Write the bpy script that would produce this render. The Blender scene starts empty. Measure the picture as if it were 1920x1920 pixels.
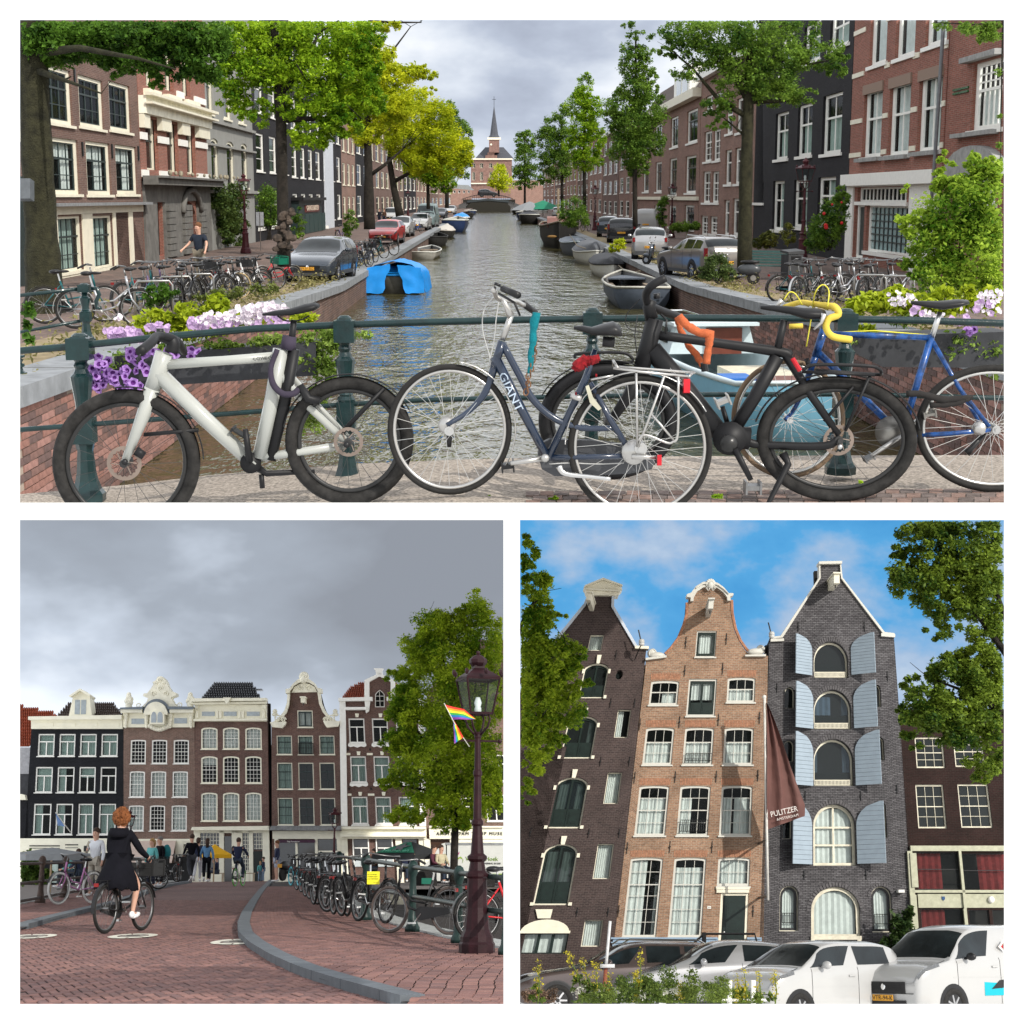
import bpy,bmesh,math,random
import numpy as np
from mathutils import Vector,Matrix,noise
from mathutils.geometry import tessellate_polygon
random.seed(7);RS=np.random.RandomState(11)
sc=bpy.context.scene
COL=sc.collection
# camera, world, sun, exposure
FPX=3000.0;CX=CY=960.0
cam_d=bpy.data.cameras.new('camera');cam=bpy.data.objects.new('camera',cam_d);COL.objects.link(cam)
cam.location=(0,0,0);cam.rotation_euler=(math.pi/2,0,0)
cam_d.sensor_width=36;cam_d.lens=36*FPX/1920;cam_d.clip_end=3000;cam_d.clip_start=0.1
sc.camera=cam
world=bpy.data.worlds.new('World');sc.world=world;world.use_nodes=True
SUN_DIR=Vector((0.52,-0.66,0.54)).normalized()
def build_world():
 nt=world.node_tree;nt.nodes.clear()
 sky=nt.nodes.new('ShaderNodeTexSky');sky.sky_type='NISHITA';sky.sun_disc=False
 sky.sun_elevation=math.asin(SUN_DIR.z);sky.sun_rotation=math.atan2(SUN_DIR.x,SUN_DIR.y)
 b1=nt.nodes.new('ShaderNodeBackground');b1.inputs[1].default_value=0.05
 b2=nt.nodes.new('ShaderNodeBackground');b2.inputs[0].default_value=(1,1,1,1);b2.inputs[1].default_value=0.98
 ad=nt.nodes.new('ShaderNodeAddShader');out=nt.nodes.new('ShaderNodeOutputWorld')
 nt.links.new(sky.outputs[0],b1.inputs[0]);nt.links.new(b1.outputs[0],ad.inputs[0]);nt.links.new(b2.outputs[0],ad.inputs[1])
 nt.links.new(ad.outputs[0],out.inputs[0])
build_world()
sun_d=bpy.data.lights.new('sun','SUN');sun=bpy.data.objects.new('sun',sun_d);COL.objects.link(sun)
sun_d.energy=3.3;sun_d.angle=math.radians(0.6);sun_d.color=(1.0,0.95,0.87)
sun.rotation_euler=SUN_DIR.to_track_quat('Z','Y').to_euler()
sc.view_settings.view_transform='Standard';sc.view_settings.look='None'
sc.view_settings.exposure=0.28;sc.view_settings.gamma=1
# frames of the three places (each has its own level ground)
PANEL={1:(37.5,37.5,1882.5,942.5),2:(37.5,975,944,1882.5),3:(975,975,1882.5,1882.5)}
CUR=[1];REG=[]
def ray(px,py):return Vector(((px-CX)/FPX,1.0,(CY-py)/FPX))
class Frame:
 def __init__(s,hy):
  a=math.atan((CY-hy)/FPX);s.a=a;s.hy=hy
  s.f=Vector((0,math.cos(a),math.sin(a)));s.u=Vector((0,-math.sin(a),math.cos(a)));s.r=Vector((1,0,0))
  s.M=Matrix(((1,0,0,0),(0,s.f.y,s.u.y,0),(0,s.f.z,s.u.z,0),(0,0,0,1)))
 def loc(s,x,D,h):return Vector((x,0,0))+s.f*D+s.u*h
 def at(s,px,py,D):r=ray(px,py);return r*(D/r.dot(s.f))
 def gnd(s,px,py,h):r=ray(px,py);return r*(h/r.dot(s.u))
 def xdh(s,P):return P.x,P.dot(s.f),P.dot(s.u)
 def ppm(s,D):return FPX/(D*math.cos(s.a))
 def mat(s,P,rz=0,sc_=1.0,tilt=0):
  m=Matrix.Translation(P)@s.M@Matrix.Rotation(rz,4,'Z')
  if tilt:m=m@Matrix.Rotation(tilt,4,'Y')
  if sc_!=1.0:m=m@Matrix.Scale(sc_,4)
  return m
S1,S2,S3=Frame(370),Frame(1611),Frame(1785)
# materials
MATS={}
def nodes_of(name):
 m=bpy.data.materials.new(name);m.use_nodes=True;nt=m.node_tree;b=nt.nodes['Principled BSDF'];return m,nt,b
def link(nt,a,b):nt.links.new(a,b)
def ramp(nt,fac,stops):
 r=nt.nodes.new('ShaderNodeValToRGB');e=r.color_ramp.elements
 while len(e)<len(stops):e.new(0.5)
 for i,(p,c)in enumerate(stops):e[i].position=p;e[i].color=(c[0],c[1],c[2],1)
 link(nt,fac,r.inputs[0]);return r.outputs[0]
def noise_t(nt,vec,scale,detail=4,rough=.6):
 n=nt.nodes.new('ShaderNodeTexNoise');n.inputs['Scale'].default_value=scale;n.inputs['Detail'].default_value=detail
 n.inputs['Roughness'].default_value=rough
 if vec is not None:link(nt,vec,n.inputs['Vector'])
 return n.outputs['Fac']
def objco(nt):return nt.nodes.new('ShaderNodeTexCoord').outputs['Object']
def bump(nt,b,h,strength,dist=.01):
 bp=nt.nodes.new('ShaderNodeBump');bp.inputs['Strength'].default_value=strength;bp.inputs['Distance'].default_value=dist
 link(nt,h,bp.inputs['Height']);link(nt,bp.outputs[0],b.inputs['Normal'])
def M(name,col=(.5,.5,.5),rough=.6,metal=0,var=.18,scale=6,bmp=0.0,spec=.3,coat=0,dist=.01):
 if name in MATS:return MATS[name]
 m,nt,b=nodes_of(name);co=objco(nt)
 f=noise_t(nt,co,scale,5)
 lo=tuple(c*(1-var)for c in col);hi=tuple(min(1,c*(1+var))for c in col)
 link(nt,ramp(nt,f,[(.3,lo),(.7,hi)]),b.inputs['Base Color'])
 b.inputs['Roughness'].default_value=rough;b.inputs['Metallic'].default_value=metal
 b.inputs['Specular IOR Level'].default_value=spec;b.inputs['Coat Weight'].default_value=coat;b.inputs['Coat Roughness'].default_value=.08
 if bmp:bump(nt,b,noise_t(nt,co,scale*5,4),bmp,dist)
 MATS[name]=m;return m
def Mbrick(name,c1,c2,mortar,bw=.22,bh=.07,ms=.010,stain=.35,rough=.85,blotch=.7,bmp=.6):
 if name in MATS:return MATS[name]
 m,nt,b=nodes_of(name);uv=nt.nodes.new('ShaderNodeTexCoord').outputs['UV']
 br=nt.nodes.new('ShaderNodeTexBrick');link(nt,uv,br.inputs['Vector']);br.inputs['Scale'].default_value=1
 br.inputs['Color1'].default_value=(*c1,1);br.inputs['Color2'].default_value=(*c2,1);br.inputs['Mortar'].default_value=(*mortar,1)
 br.inputs['Brick Width'].default_value=bw;br.inputs['Row Height'].default_value=bh;br.inputs['Mortar Size'].default_value=ms
 br.inputs['Mortar Smooth'].default_value=.3
 n=noise_t(nt,uv,blotch,6,.65);n2=noise_t(nt,uv,9,3)
 mx=nt.nodes.new('ShaderNodeMix');mx.data_type='RGBA';mx.blend_type='MULTIPLY';mx.inputs[0].default_value=1
 link(nt,br.outputs['Color'],mx.inputs[6]);link(nt,ramp(nt,n,[(.3,(1-stain,)*3),(.7,(1+stain*.6,)*3)]),mx.inputs[7])
 mx2=nt.nodes.new('ShaderNodeMix');mx2.data_type='RGBA';mx2.blend_type='MULTIPLY';mx2.inputs[0].default_value=1
 link(nt,mx.outputs[2],mx2.inputs[6]);link(nt,ramp(nt,n2,[(.3,(.82,)*3),(.7,(1.2,)*3)]),mx2.inputs[7])
 link(nt,mx2.outputs[2],b.inputs['Base Color']);b.inputs['Roughness'].default_value=rough;b.inputs['Specular IOR Level'].default_value=.2
 mth=nt.nodes.new('ShaderNodeMath');mth.operation='SUBTRACT';mth.inputs[0].default_value=1;link(nt,br.outputs['Fac'],mth.inputs[1])
 bump(nt,b,mth.outputs[0],bmp,.012)
 MATS[name]=m;return m
def Mleaf(name,dark,light,trans=.35):
 if name in MATS:return MATS[name]
 m,nt,b=nodes_of(name);out=nt.nodes['Material Output']
 g=nt.nodes.new('ShaderNodeNewGeometry');n=noise_t(nt,objco(nt),.9,2)
 md=nt.nodes.new('ShaderNodeMath');md.operation='MULTIPLY_ADD';md.inputs[1].default_value=.5;link(nt,g.outputs['Random Per Island'],md.inputs[0])
 md2=nt.nodes.new('ShaderNodeMath');md2.operation='MULTIPLY_ADD';md2.inputs[1].default_value=1.7;md2.inputs[2].default_value=-.62;link(nt,n,md2.inputs[0]);link(nt,md2.outputs[0],md.inputs[2])
 mid=tuple((a+c)/2 for a,c in zip(dark,light))
 c=ramp(nt,md.outputs[0],[(.12,dark),(.5,mid),(.9,light)])
 link(nt,c,b.inputs['Base Color']);b.inputs['Roughness'].default_value=.55;b.inputs['Specular IOR Level'].default_value=.18
 t=nt.nodes.new('ShaderNodeBsdfTranslucent');link(nt,c,t.inputs[0])
 mix=nt.nodes.new('ShaderNodeMixShader');mix.inputs[0].default_value=trans
 link(nt,b.outputs[0],mix.inputs[1]);link(nt,t.outputs[0],mix.inputs[2]);link(nt,mix.outputs[0],out.inputs[0])
 MATS[name]=m;return m
def Mglass(name,tint=(.75,.85,.83),amt=.62,rough=.02):
 if name in MATS:return MATS[name]
 m,nt,b=nodes_of(name);out=nt.nodes['Material Output']
 b.inputs['Base Color'].default_value=(.02,.025,.025,1);b.inputs['Roughness'].default_value=rough;b.inputs['Specular IOR Level'].default_value=.4
 bump(nt,b,noise_t(nt,objco(nt),1.5,2),.08,.05)
 t=nt.nodes.new('ShaderNodeBsdfTransparent');t.inputs[0].default_value=(*tint,1)
 mix=nt.nodes.new('ShaderNodeMixShader');mix.inputs[0].default_value=amt
 link(nt,b.outputs[0],mix.inputs[1]);link(nt,t.outputs[0],mix.inputs[2]);link(nt,mix.outputs[0],out.inputs[0])
 MATS[name]=m;return m
def Memit_sky(name,fn):
 m,nt,b=nodes_of(name);out=nt.nodes['Material Output'];nt.nodes.remove(b)
 e=nt.nodes.new('ShaderNodeEmission');c=fn(nt);link(nt,c,e.inputs[0]);link(nt,e.outputs[0],out.inputs[0]);return m
white=M('white_paint',(.78,.77,.72),.45,var=.06)
cream=M('cream_paint',(.70,.66,.53),.5,var=.08,scale=2)
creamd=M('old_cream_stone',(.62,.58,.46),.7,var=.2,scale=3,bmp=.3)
green_d=M('dark_green_paint',(.006,.015,.012),.35,var=.3)
black=M('black_paint',(.012,.012,.013),.4,var=.3)
rubber=M('black_rubber',(.018,.017,.016),.75,var=.3,scale=20,bmp=.1,spec=.2)
steel=M('brushed_steel',(.55,.55,.54),.3,1,var=.1)
chrome=M('chrome',(.75,.75,.75),.15,1,var=.05)
dgrey=M('dark_grey_plastic',(.045,.047,.05),.5,var=.2)
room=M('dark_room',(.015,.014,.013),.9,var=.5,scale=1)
glass=Mglass('window_glass',(.9,.95,.94),.8);glass_d=Mglass('dark_window_glass',(.5,.6,.58),.4)
cloth=M('white_curtain',(.78,.80,.78),.9,var=.12,scale=4)
cloth_g=M('pale_green_curtain',(.42,.52,.48),.9,var=.15,scale=4)
skin=M('skin',(.50,.29,.21),.6,var=.08)
stone=M('grey_stone',(.27,.27,.26),.8,var=.25,scale=4,bmp=.3)
bark=M('dark_bark',(.022,.018,.014),.95,var=.5,scale=7,bmp=1,dist=.05)
bark_m=M('mossy_bark',(.026,.025,.012),.95,var=.55,scale=5,bmp=1,dist=.05)
wood=M('weathered_wood',(.22,.17,.12),.8,var=.3,scale=5)
# mesh builder
class MB:
 def __init__(s):s.v=[];s.f=[];s.uv={}
 def add(s,vs,fs):
  o=len(s.v);s.v+=[Vector(p)for p in vs];s.f+=[tuple(i+o for i in f)for f in fs];return o
 def hexa(s,p):s.add(p,[(0,1,2,3),(7,6,5,4),(0,4,5,1),(1,5,6,2),(2,6,7,3),(3,7,4,0)]);return s
 def box(s,c,d,R=None,taper=1.0):
  x,y,z=d[0]/2,d[1]/2,d[2]/2;c=Vector(c);p=[]
  for sz in(-1,1):
   t=taper if sz>0 else 1.0
   for sx,sy in((-1,-1),(1,-1),(1,1),(-1,1)):
    q=Vector((sx*x*t,sy*y*t,sz*z));p.append(c+(R@q if R else q))
  s.add(p,[(3,2,1,0),(4,5,6,7),(0,1,5,4),(1,2,6,5),(2,3,7,6),(3,0,4,7)]);return s
 def tube(s,pts,r,n=8,cap=True,closed=False):
  pts=[Vector(p)for p in pts];m=len(pts);rr=r if isinstance(r,(list,tuple))else[r]*m
  o=len(s.v);prev=None
  for i,p in enumerate(pts):
   if closed:t=pts[(i+1)%m]-pts[i-1]
   else:t=pts[min(i+1,m-1)]-pts[max(i-1,0)]
   if t.length<1e-9:t=Vector((0,0,1))
   t.normalize()
   if prev is None:prev=t.orthogonal().normalized()
   prev=(prev-t*prev.dot(t));
   if prev.length<1e-6:prev=t.orthogonal()
   prev.normalize();w=t.cross(prev)
   for k in range(n):a=2*math.pi*k/n;s.v.append(p+(prev*math.cos(a)+w*math.sin(a))*rr[i])
  for i in range(m if closed else m-1):
   for k in range(n):
    a=o+i*n+k;b=o+i*n+(k+1)%n;j=(i+1)%m;s.f.append((a,b,o+j*n+(k+1)%n,o+j*n+k))
  if cap and not closed:s.f.append(tuple(o+k for k in range(n-1,-1,-1)));s.f.append(tuple(o+(m-1)*n+k for k in range(n)))
  return s
 def lathe(s,prof,n=16,M_=None,flat=False):
  o=len(s.v);M_=M_ or Matrix()
  for r,z in prof:
   for k in range(n):
    a=2*math.pi*(k+.5)/n;s.v.append(M_@Vector((r*math.cos(a),r*math.sin(a),z)))
  m=len(prof)
  for i in range(m-1):
   for k in range(n):a=o+i*n+k;b=o+i*n+(k+1)%n;s.f.append((a,b,b+n,a+n))
  s.f.append(tuple(o+k for k in range(n-1,-1,-1)));s.f.append(tuple(o+(m-1)*n+k for k in range(n)));return s
 def ball(s,c,r,n=10,sq=(1,1,1),R=None):
  c=Vector(c);o=len(s.v);m=max(4,n//2+1)
  for i in range(m+1):
   th=math.pi*i/m
   for k in range(n):
    a=2*math.pi*k/n;q=Vector((math.sin(th)*math.cos(a)*r*sq[0],math.sin(th)*math.sin(a)*r*sq[1],math.cos(th)*r*sq[2]))
    s.v.append(c+(R@q if R else q))
  for i in range(m):
   for k in range(n):a=o+i*n+k;b=o+i*n+(k+1)%n;s.f.append((a,a+n,b+n,b))
  return s
 def prism(s,poly,th):
  n=len(poly);poly=[Vector(p)for p in poly];o=s.add(poly+[p+th for p in poly],[])
  for t in tessellate_polygon([poly]):
   a=poly[t[0]];nn=(poly[t[1]]-a).cross(poly[t[2]]-a)
   if nn.dot(th)>0:t=(t[0],t[2],t[1])
   s.f.append(tuple(o+i for i in t));s.f.append(tuple(o+n+i for i in reversed(t)))
  for i in range(n):j=(i+1)%n;s.f.append((o+i,o+j,o+n+j,o+n+i))
  return s
WM={}
def reg(o):REG.append((o,CUR[0]))
def obj(name,mb,mat,parent=None,smooth=False,kind=None,local=False,label=None,clip=True):
 me=bpy.data.meshes.new(name);vs=mb.v
 if not vs:vs=[Vector((0,0,0))]
 if parent is not None:
  Mw=WM[parent.name]
  if not local:inv=Mw.inverted();vs=[inv@p for p in vs]
 else:
  lo=Vector((min(p.x for p in vs)+max(p.x for p in vs),min(p.y for p in vs)+max(p.y for p in vs),2*min(p.z for p in vs)))/2
  Mw=Matrix.Translation(lo);vs=[p-lo for p in vs]
 me.from_pydata([tuple(p)for p in vs],[],mb.f)
 if mb.uv:
  ul=me.uv_layers.new(name='UVMap');
  vi=np.empty(len(me.loops),dtype=np.int32);me.loops.foreach_get('vertex_index',vi)
  arr=np.zeros((len(vs),2),dtype=np.float32)
  for k,c in mb.uv.items():arr[k]=c
  ul.data.foreach_set('uv',arr[vi].ravel())
 mats=mat if isinstance(mat,(list,tuple))else[mat]
 for m_ in mats:me.materials.append(m_)
 if smooth:me.polygons.foreach_set('use_smooth',[True]*len(me.polygons))
 me.update();o=bpy.data.objects.new(name,me);COL.objects.link(o)
 if parent is not None:o.parent=parent
 else:o.matrix_basis=Mw
 WM[o.name]=Mw;reg(o)
 if kind:o['kind']=kind
 if label:o['label']=label
 if not clip:o['noclip']=1
 return o
def tag(o,label,cat,group=None):
 o['label']=label;o['category']=cat
 if group:o['group']=group
 return o
def thing(name,label,cat,Mw,group=None):
 if isinstance(Mw,Vector):Mw=Matrix.Translation(Mw)
 o=bpy.data.objects.new(name,None);o.empty_display_size=.2;COL.objects.link(o);o.matrix_basis=Mw;WM[o.name]=Mw;reg(o)
 return tag(o,label,cat,group)
def copy_thing(src,Mw,label=None,group=None,mats=None):
 def rec(o,par):
  c=o.copy();COL.objects.link(c);c.parent=par;WM[c.name]=Mw;reg(c)
  if mats and o.name.split('.')[0]in mats and c.data:
   key=(o.data.name,mats[o.name.split('.')[0]].name)
   if key not in MCACHE:d=o.data.copy();d.materials.clear();d.materials.append(mats[o.name.split('.')[0]]);MCACHE[key]=d
   c.data=MCACHE[key]
  for ch in KIDS.get(o.name,[]):rec(ch,c);
  return c
 build_kids(src);c=rec(src,None);c.matrix_basis=Mw
 if label:c['label']=label
 if group:c['group']=group
 return c
KIDS={};MCACHE={}
def build_kids(o):
 KIDS[o.name]=list(o.children)
 for ch in o.children:build_kids(ch)
def struct(name,mb,mat,**k):return obj(name,mb,mat,kind='structure',**k)
# foliage: leaf-sized faces in clumps
def proj(P):return CX+FPX*P[:,0]/P[:,1],CY-FPX*P[:,2]/P[:,1]
def foliage(name,blobs,n,size,mat,parent=None,clump=.35,nclump=None,flat=.35,aspect=.55,kind=None,shell=.55,drop=0,cl_leaf=1.0):
 """blobs: (centre, (rx,ry,rz)) in world; n leaves"""
 w=np.array([b[1][0]*b[1][1]*b[1][2]for b in blobs])**.667;w=w/w.sum()
 nclump=nclump or max(12,n//45);n=int(n*1.22)
 bi=RS.choice(len(blobs),nclump,p=w)
 d=RS.normal(size=(nclump,3));d/=np.linalg.norm(d,axis=1)[:,None]
 rad=(shell+(1-shell)*RS.rand(nclump)**.6)
 c=np.array([list(blobs[i][0])for i in bi]);r=np.array([blobs[i][1]for i in bi],dtype=float)
 cc=c+d*r*rad[:,None];cr=r.mean(axis=1)*clump*(.6+.8*RS.rand(nclump))
 li=RS.choice(nclump,n);off=RS.normal(size=(n,3))*np.array([1,1,flat+.25]);
 off/=np.maximum(np.linalg.norm(off,axis=1)[:,None],.5)
 P=cc[li]+off*(cr[li]*RS.rand(n)**.5)[:,None];P[:,2]-=drop*RS.rand(n)**3
 if CUR[0]:
  x0,y0,x1,y1=PANEL[CUR[0]];px,py=proj(P);mg=size*FPX/P[:,1]*.45
  P=P[(px>x0+mg)&(px<x1-mg)&(py>y0+mg)&(py<y1-mg)];n=len(P)
 if n==0:P=np.array([[0,5,0.]]);n=1
 nrm=RS.normal(size=(n,3));nrm[:,2]=np.abs(nrm[:,2])+flat*1.5;nrm/=np.linalg.norm(nrm,axis=1)[:,None]
 t=np.cross(nrm,RS.normal(size=(n,3)));t/=np.linalg.norm(t,axis=1)[:,None];b=np.cross(nrm,t)
 s_=size*(.40+1.0*RS.rand(n)**1.3)[:,None]*.5;v=np.empty((n,4,3))
 v[:,0]=P-t*s_;v[:,1]=P-b*s_*aspect+nrm*s_*.2;v[:,2]=P+t*s_;v[:,3]=P+b*s_*aspect+nrm*s_*.2
 v=v.reshape(-1,3)
 if parent is not None:Mi=np.array(WM[parent.name].inverted())
 else:lo=Vector((*P.mean(0)[:2],P[:,2].min()));Mw=Matrix.Translation(lo);Mi=np.array(Mw.inverted())
 v=v@Mi[:3,:3].T+Mi[:3,3]
 me=bpy.data.meshes.new(name);me.vertices.add(4*n);me.vertices.foreach_set('co',v.astype(np.float32).ravel())
 me.loops.add(4*n);me.loops.foreach_set('vertex_index',np.arange(4*n,dtype=np.int32));me.polygons.add(n)
 me.polygons.foreach_set('loop_start',np.arange(0,4*n,4,dtype=np.int32));me.update(calc_edges=True);me.materials.append(mat)
 o=bpy.data.objects.new(name,me);COL.objects.link(o);o['noclip']=1
 if parent is not None:o.parent=parent;WM[o.name]=WM[parent.name]
 else:o.matrix_basis=Mw;WM[o.name]=Mw
 if kind:o['kind']=kind
 reg(o);return o
def pxblobs(S,D,lst,dz=None):
 out=[]
 for b in lst:
  px,py,rx,ry=b[:4];dd=b[4]if len(b)>4 else 0;k=(D+dd)/FPX
  out.append((S.at(px,py,D+dd),(rx*k,(dz or rx)*k,ry*k)))
 return out
def pxtube(mb,S,D,pts,n=8):
 """pts: (px,py,rpx[,dD]) in picture pixels at depth D"""
 P=[];R=[]
 for p in pts:dd=p[3]if len(p)>3 else 0;P.append(S.at(p[0],p[1],D+dd));R.append(max(p[2]*(D+dd)/FPX,.003))
 mb.tube(P,R,n);return mb
def tree(name,label,S,D,trunk,limbs,blobs,n,leaf,lmat,bmat=bark,group=None,clump=.35,cat='tree',shell=.5,nclump=None,dz=None,flat=.35):
 base=S.at(trunk[-1][0],trunk[-1][1],D);t=thing(name,label,cat,base,group)
 mb=MB();tr=[]
 for i in range(len(trunk)-1):
  a,b=trunk[i],trunk[i+1]
  for k in range(4):u=k/4;tr.append((a[0]+(b[0]-a[0])*u,a[1]+(b[1]-a[1])*u,(a[2]+(b[2]-a[2])*u)*(1+random.uniform(-.06,.06))))
 tr.append(trunk[-1]);pxtube(mb,S,D,tr,12);obj('trunk',mb,bmat,t,smooth=True)
 for L in limbs:
  mb=MB();pxtube(mb,S,D,L,6)
  for k in range(3):
   q=L[random.randrange(max(1,len(L)//2),len(L))];pxtube(mb,S,D,[(q[0],q[1],q[2]*.6),(q[0]+random.uniform(-40,40),q[1]-random.uniform(5,40),q[2]*.3,random.uniform(-1,1)*.03*D)],5)
  obj('branch',mb,bmat,t,smooth=True)
 if blobs:foliage('crown',pxblobs(S,D,blobs,dz),n,leaf*D/FPX,lmat,t,clump=clump,shell=shell,nclump=nclump,flat=flat)
 return t
 # text
def text_mb(s,size,P,R_,ex=.002,sx=1.0,align='LEFT',spacing=1.0):
 """P origin, R_ 3x3 whose columns are right, up, out; returns MB with the text as solid letters"""
 cu=bpy.data.curves.new('lettering','FONT');cu.body=s;cu.size=size;cu.extrude=ex;cu.align_x=align;cu.resolution_u=2;cu.space_character=spacing
 o=bpy.data.objects.new('lettering',cu);COL.objects.link(o);dg=bpy.context.evaluated_depsgraph_get();me=bpy.data.meshes.new_from_object(o.evaluated_get(dg))
 mb=MB();mb.add([P+R_@Vector((v.co.x*sx,v.co.y,v.co.z))for v in me.vertices],[tuple(p.vertices)for p in me.polygons])
 bpy.data.objects.remove(o);bpy.data.meshes.remove(me);bpy.data.curves.remove(cu);return mb
def text(name,s,size,P,R_,mat,parent,**k):return obj(name,text_mb(s,size,P,R_,**k),mat,parent)
def Rcols(r,u):
 r=Vector(r).normalized();u=Vector(u);u=(u-r*u.dot(r)).normalized();o=r.cross(u);return Matrix((r,u,o)).transposed()
 # clip everything to what the photograph sees of each place
def clip_all():
 bpy.context.view_layer.update();dead=[]
 for o,pn in REG:
  if o.type!='MESH' or not pn:continue
  x0,y0,x1,y1=PANEL[pn];me=o.data;n=len(me.vertices);Mw=o.matrix_world
  co=np.empty(n*3,dtype=np.float32);me.vertices.foreach_get('co',co);A=np.array(Mw)
  W_=co.reshape(-1,3)@A[:3,:3].T+A[:3,3];Y=np.maximum(W_[:,1],1e-3);px=CX+FPX*W_[:,0]/Y;py=CY-FPX*W_[:,2]/Y
  if(px>x1).all()or(px<x0).all()or(py>y1).all()or(py<y0).all():dead.append(o);continue
  if o.get('noclip')or(px.min()>=x0 and px.max()<=x1 and py.min()>=y0 and py.max()<=y1):continue
  if me.users>1:me=me.copy();o.data=me
  bm=bmesh.new();bm.from_mesh(me);inv=Mw.inverted();nt3=Mw.to_3x3().transposed()
  for nw in(Vector((1,-(x0-CX)/FPX,0)),Vector((-1,(x1-CX)/FPX,0)),Vector((0,(CY-y0)/FPX,-1)),Vector((0,-(CY-y1)/FPX,1))):
   bmesh.ops.bisect_plane(bm,geom=bm.verts[:]+bm.edges[:]+bm.faces[:],plane_co=inv@Vector((0,0,0)),plane_no=nt3@nw,clear_inner=True)
  if len(bm.faces)==0:dead.append(o)
  else:bm.to_mesh(me)
  bm.free()
 dn=set(o.name for o in dead)
 def kill(o):
  alive=[c for c in o.children if not kill(c)]
  if(o.type=='MESH' and o.name in dn)or(o.type=='EMPTY'):
   if not alive:
    bpy.data.objects.remove(o);return True
   if o.type=='MESH':
    for c in alive:c.parent=o.parent
    bpy.data.objects.remove(o);return True
  return False
 for o in[o for o,p in REG if o.parent is None]:kill(o)
 for o in COL.objects:
  if 'noclip' in o:del o['noclip']
  # KIT: facades, cars, bicycles, lamps, people
class Fac:
 """a facade: fn(a, b, d) -> world point; uv(a, b) -> metres; pu,pv: facade units per metre across / up (b grows DOWN when down=True)"""
 def __init__(s,fn,uv,pu,pv,down=True):s.fn=fn;s.uvf=uv;s.pu=pu;s.pv=pv;s.dn=down
 def __call__(s,a,b,d=0):return s.fn(a,b,d)
def fac_flat(S,D,xv,yv,yref,ppm):
 def fn(a,b,d):
  px=xv+(a-xv)*(b-yv)/(yref-yv);P=S.at(px,b,D);return P-S.f*d
 F=Fac(fn,lambda a,b:(a/ppm,b/ppm),ppm,ppm)
 F.A=lambda x,y:xv+(x-xv)*(yref-yv)/(y-yv);return F
def rect(a0,a1,b0,b1):return[(a0,b1),(a1,b1),(a1,b0),(a0,b0)]
def arch(a0,a1,b0,b1,rise,n=10):
 """b0 top (px, down), b1 bottom; rise = height of the arc in px"""
 p=[(a0,b1),(a1,b1)];c=(a0+a1)/2;w=(a1-a0)/2
 for i in range(n+1):t=math.pi*i/n;p.append((c+w*math.cos(t),b0+rise-rise*math.sin(t)))
 return p
def inset(poly,w):
 ax=[p[0]for p in poly];bx=[p[1]for p in poly];ca=(min(ax)+max(ax))/2;cb=(min(bx)+max(bx))/2
 sa=1-2*w/max(max(ax)-min(ax),1e-6);sb=1-2*w/max(max(bx)-min(bx),1e-6);return[(ca+(a-ca)*max(sa,.05),cb+(b-cb)*max(sb,.05))for a,b in poly]
def ring(mb,F,o_,i_,d0,d1):
 n=len(o_);k=mb.add([F(a,b,d1)for a,b in o_]+[F(a,b,d1)for a,b in i_]+[F(a,b,d0)for a,b in o_]+[F(a,b,d0)for a,b in i_],[])
 for i in range(n):
  j=(i+1)%n;mb.f+=[(k+i,k+j,k+n+j,k+n+i),(k+n+i,k+n+j,k+3*n+j,k+3*n+i),(k+2*n+j,k+2*n+i,k+i,k+j)[::-1]]
def slab(mb,F,poly,d0,d1,uv=False,back=False):
 n=len(poly);o=mb.add([F(a,b,d1)for a,b in poly]+[F(a,b,d0)for a,b in poly],[])
 for t in tessellate_polygon([[Vector((a,b,0))for a,b in poly]]):mb.f.append(tuple(o+i for i in t))
 for i in range(n):j=(i+1)%n;mb.f.append((o+i,o+n+i,o+n+j,o+j))
 if uv:
  for i,(a,b)in enumerate(poly):mb.uv[o+i]=F.uvf(a,b);mb.uv[o+n+i]=F.uvf(a,b)
def bar(mb,F,a0,a1,b0,b1,d0,d1):slab(mb,F,rect(a0,a1,b0,b1),d0,d1)
def curtain_mb(F,poly,d,folds=6,amp=.03):
 ax=[p[0]for p in poly];bx=[p[1]for p in poly];a0,a1,b0,b1=min(ax),max(ax),min(bx),max(bx);mb=MB();n=folds*2
 vs=[];
 for i in range(n+1):
  a=a0+(a1-a0)*i/n;dd=d+amp*(1 if i%2 else-1)*random.uniform(.5,1);vs+=[F(a,b1,dd),F(a,b0,dd)]
 mb.add(vs,[(2*i,2*i+2,2*i+3,2*i+1)for i in range(n)]);return mb
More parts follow.
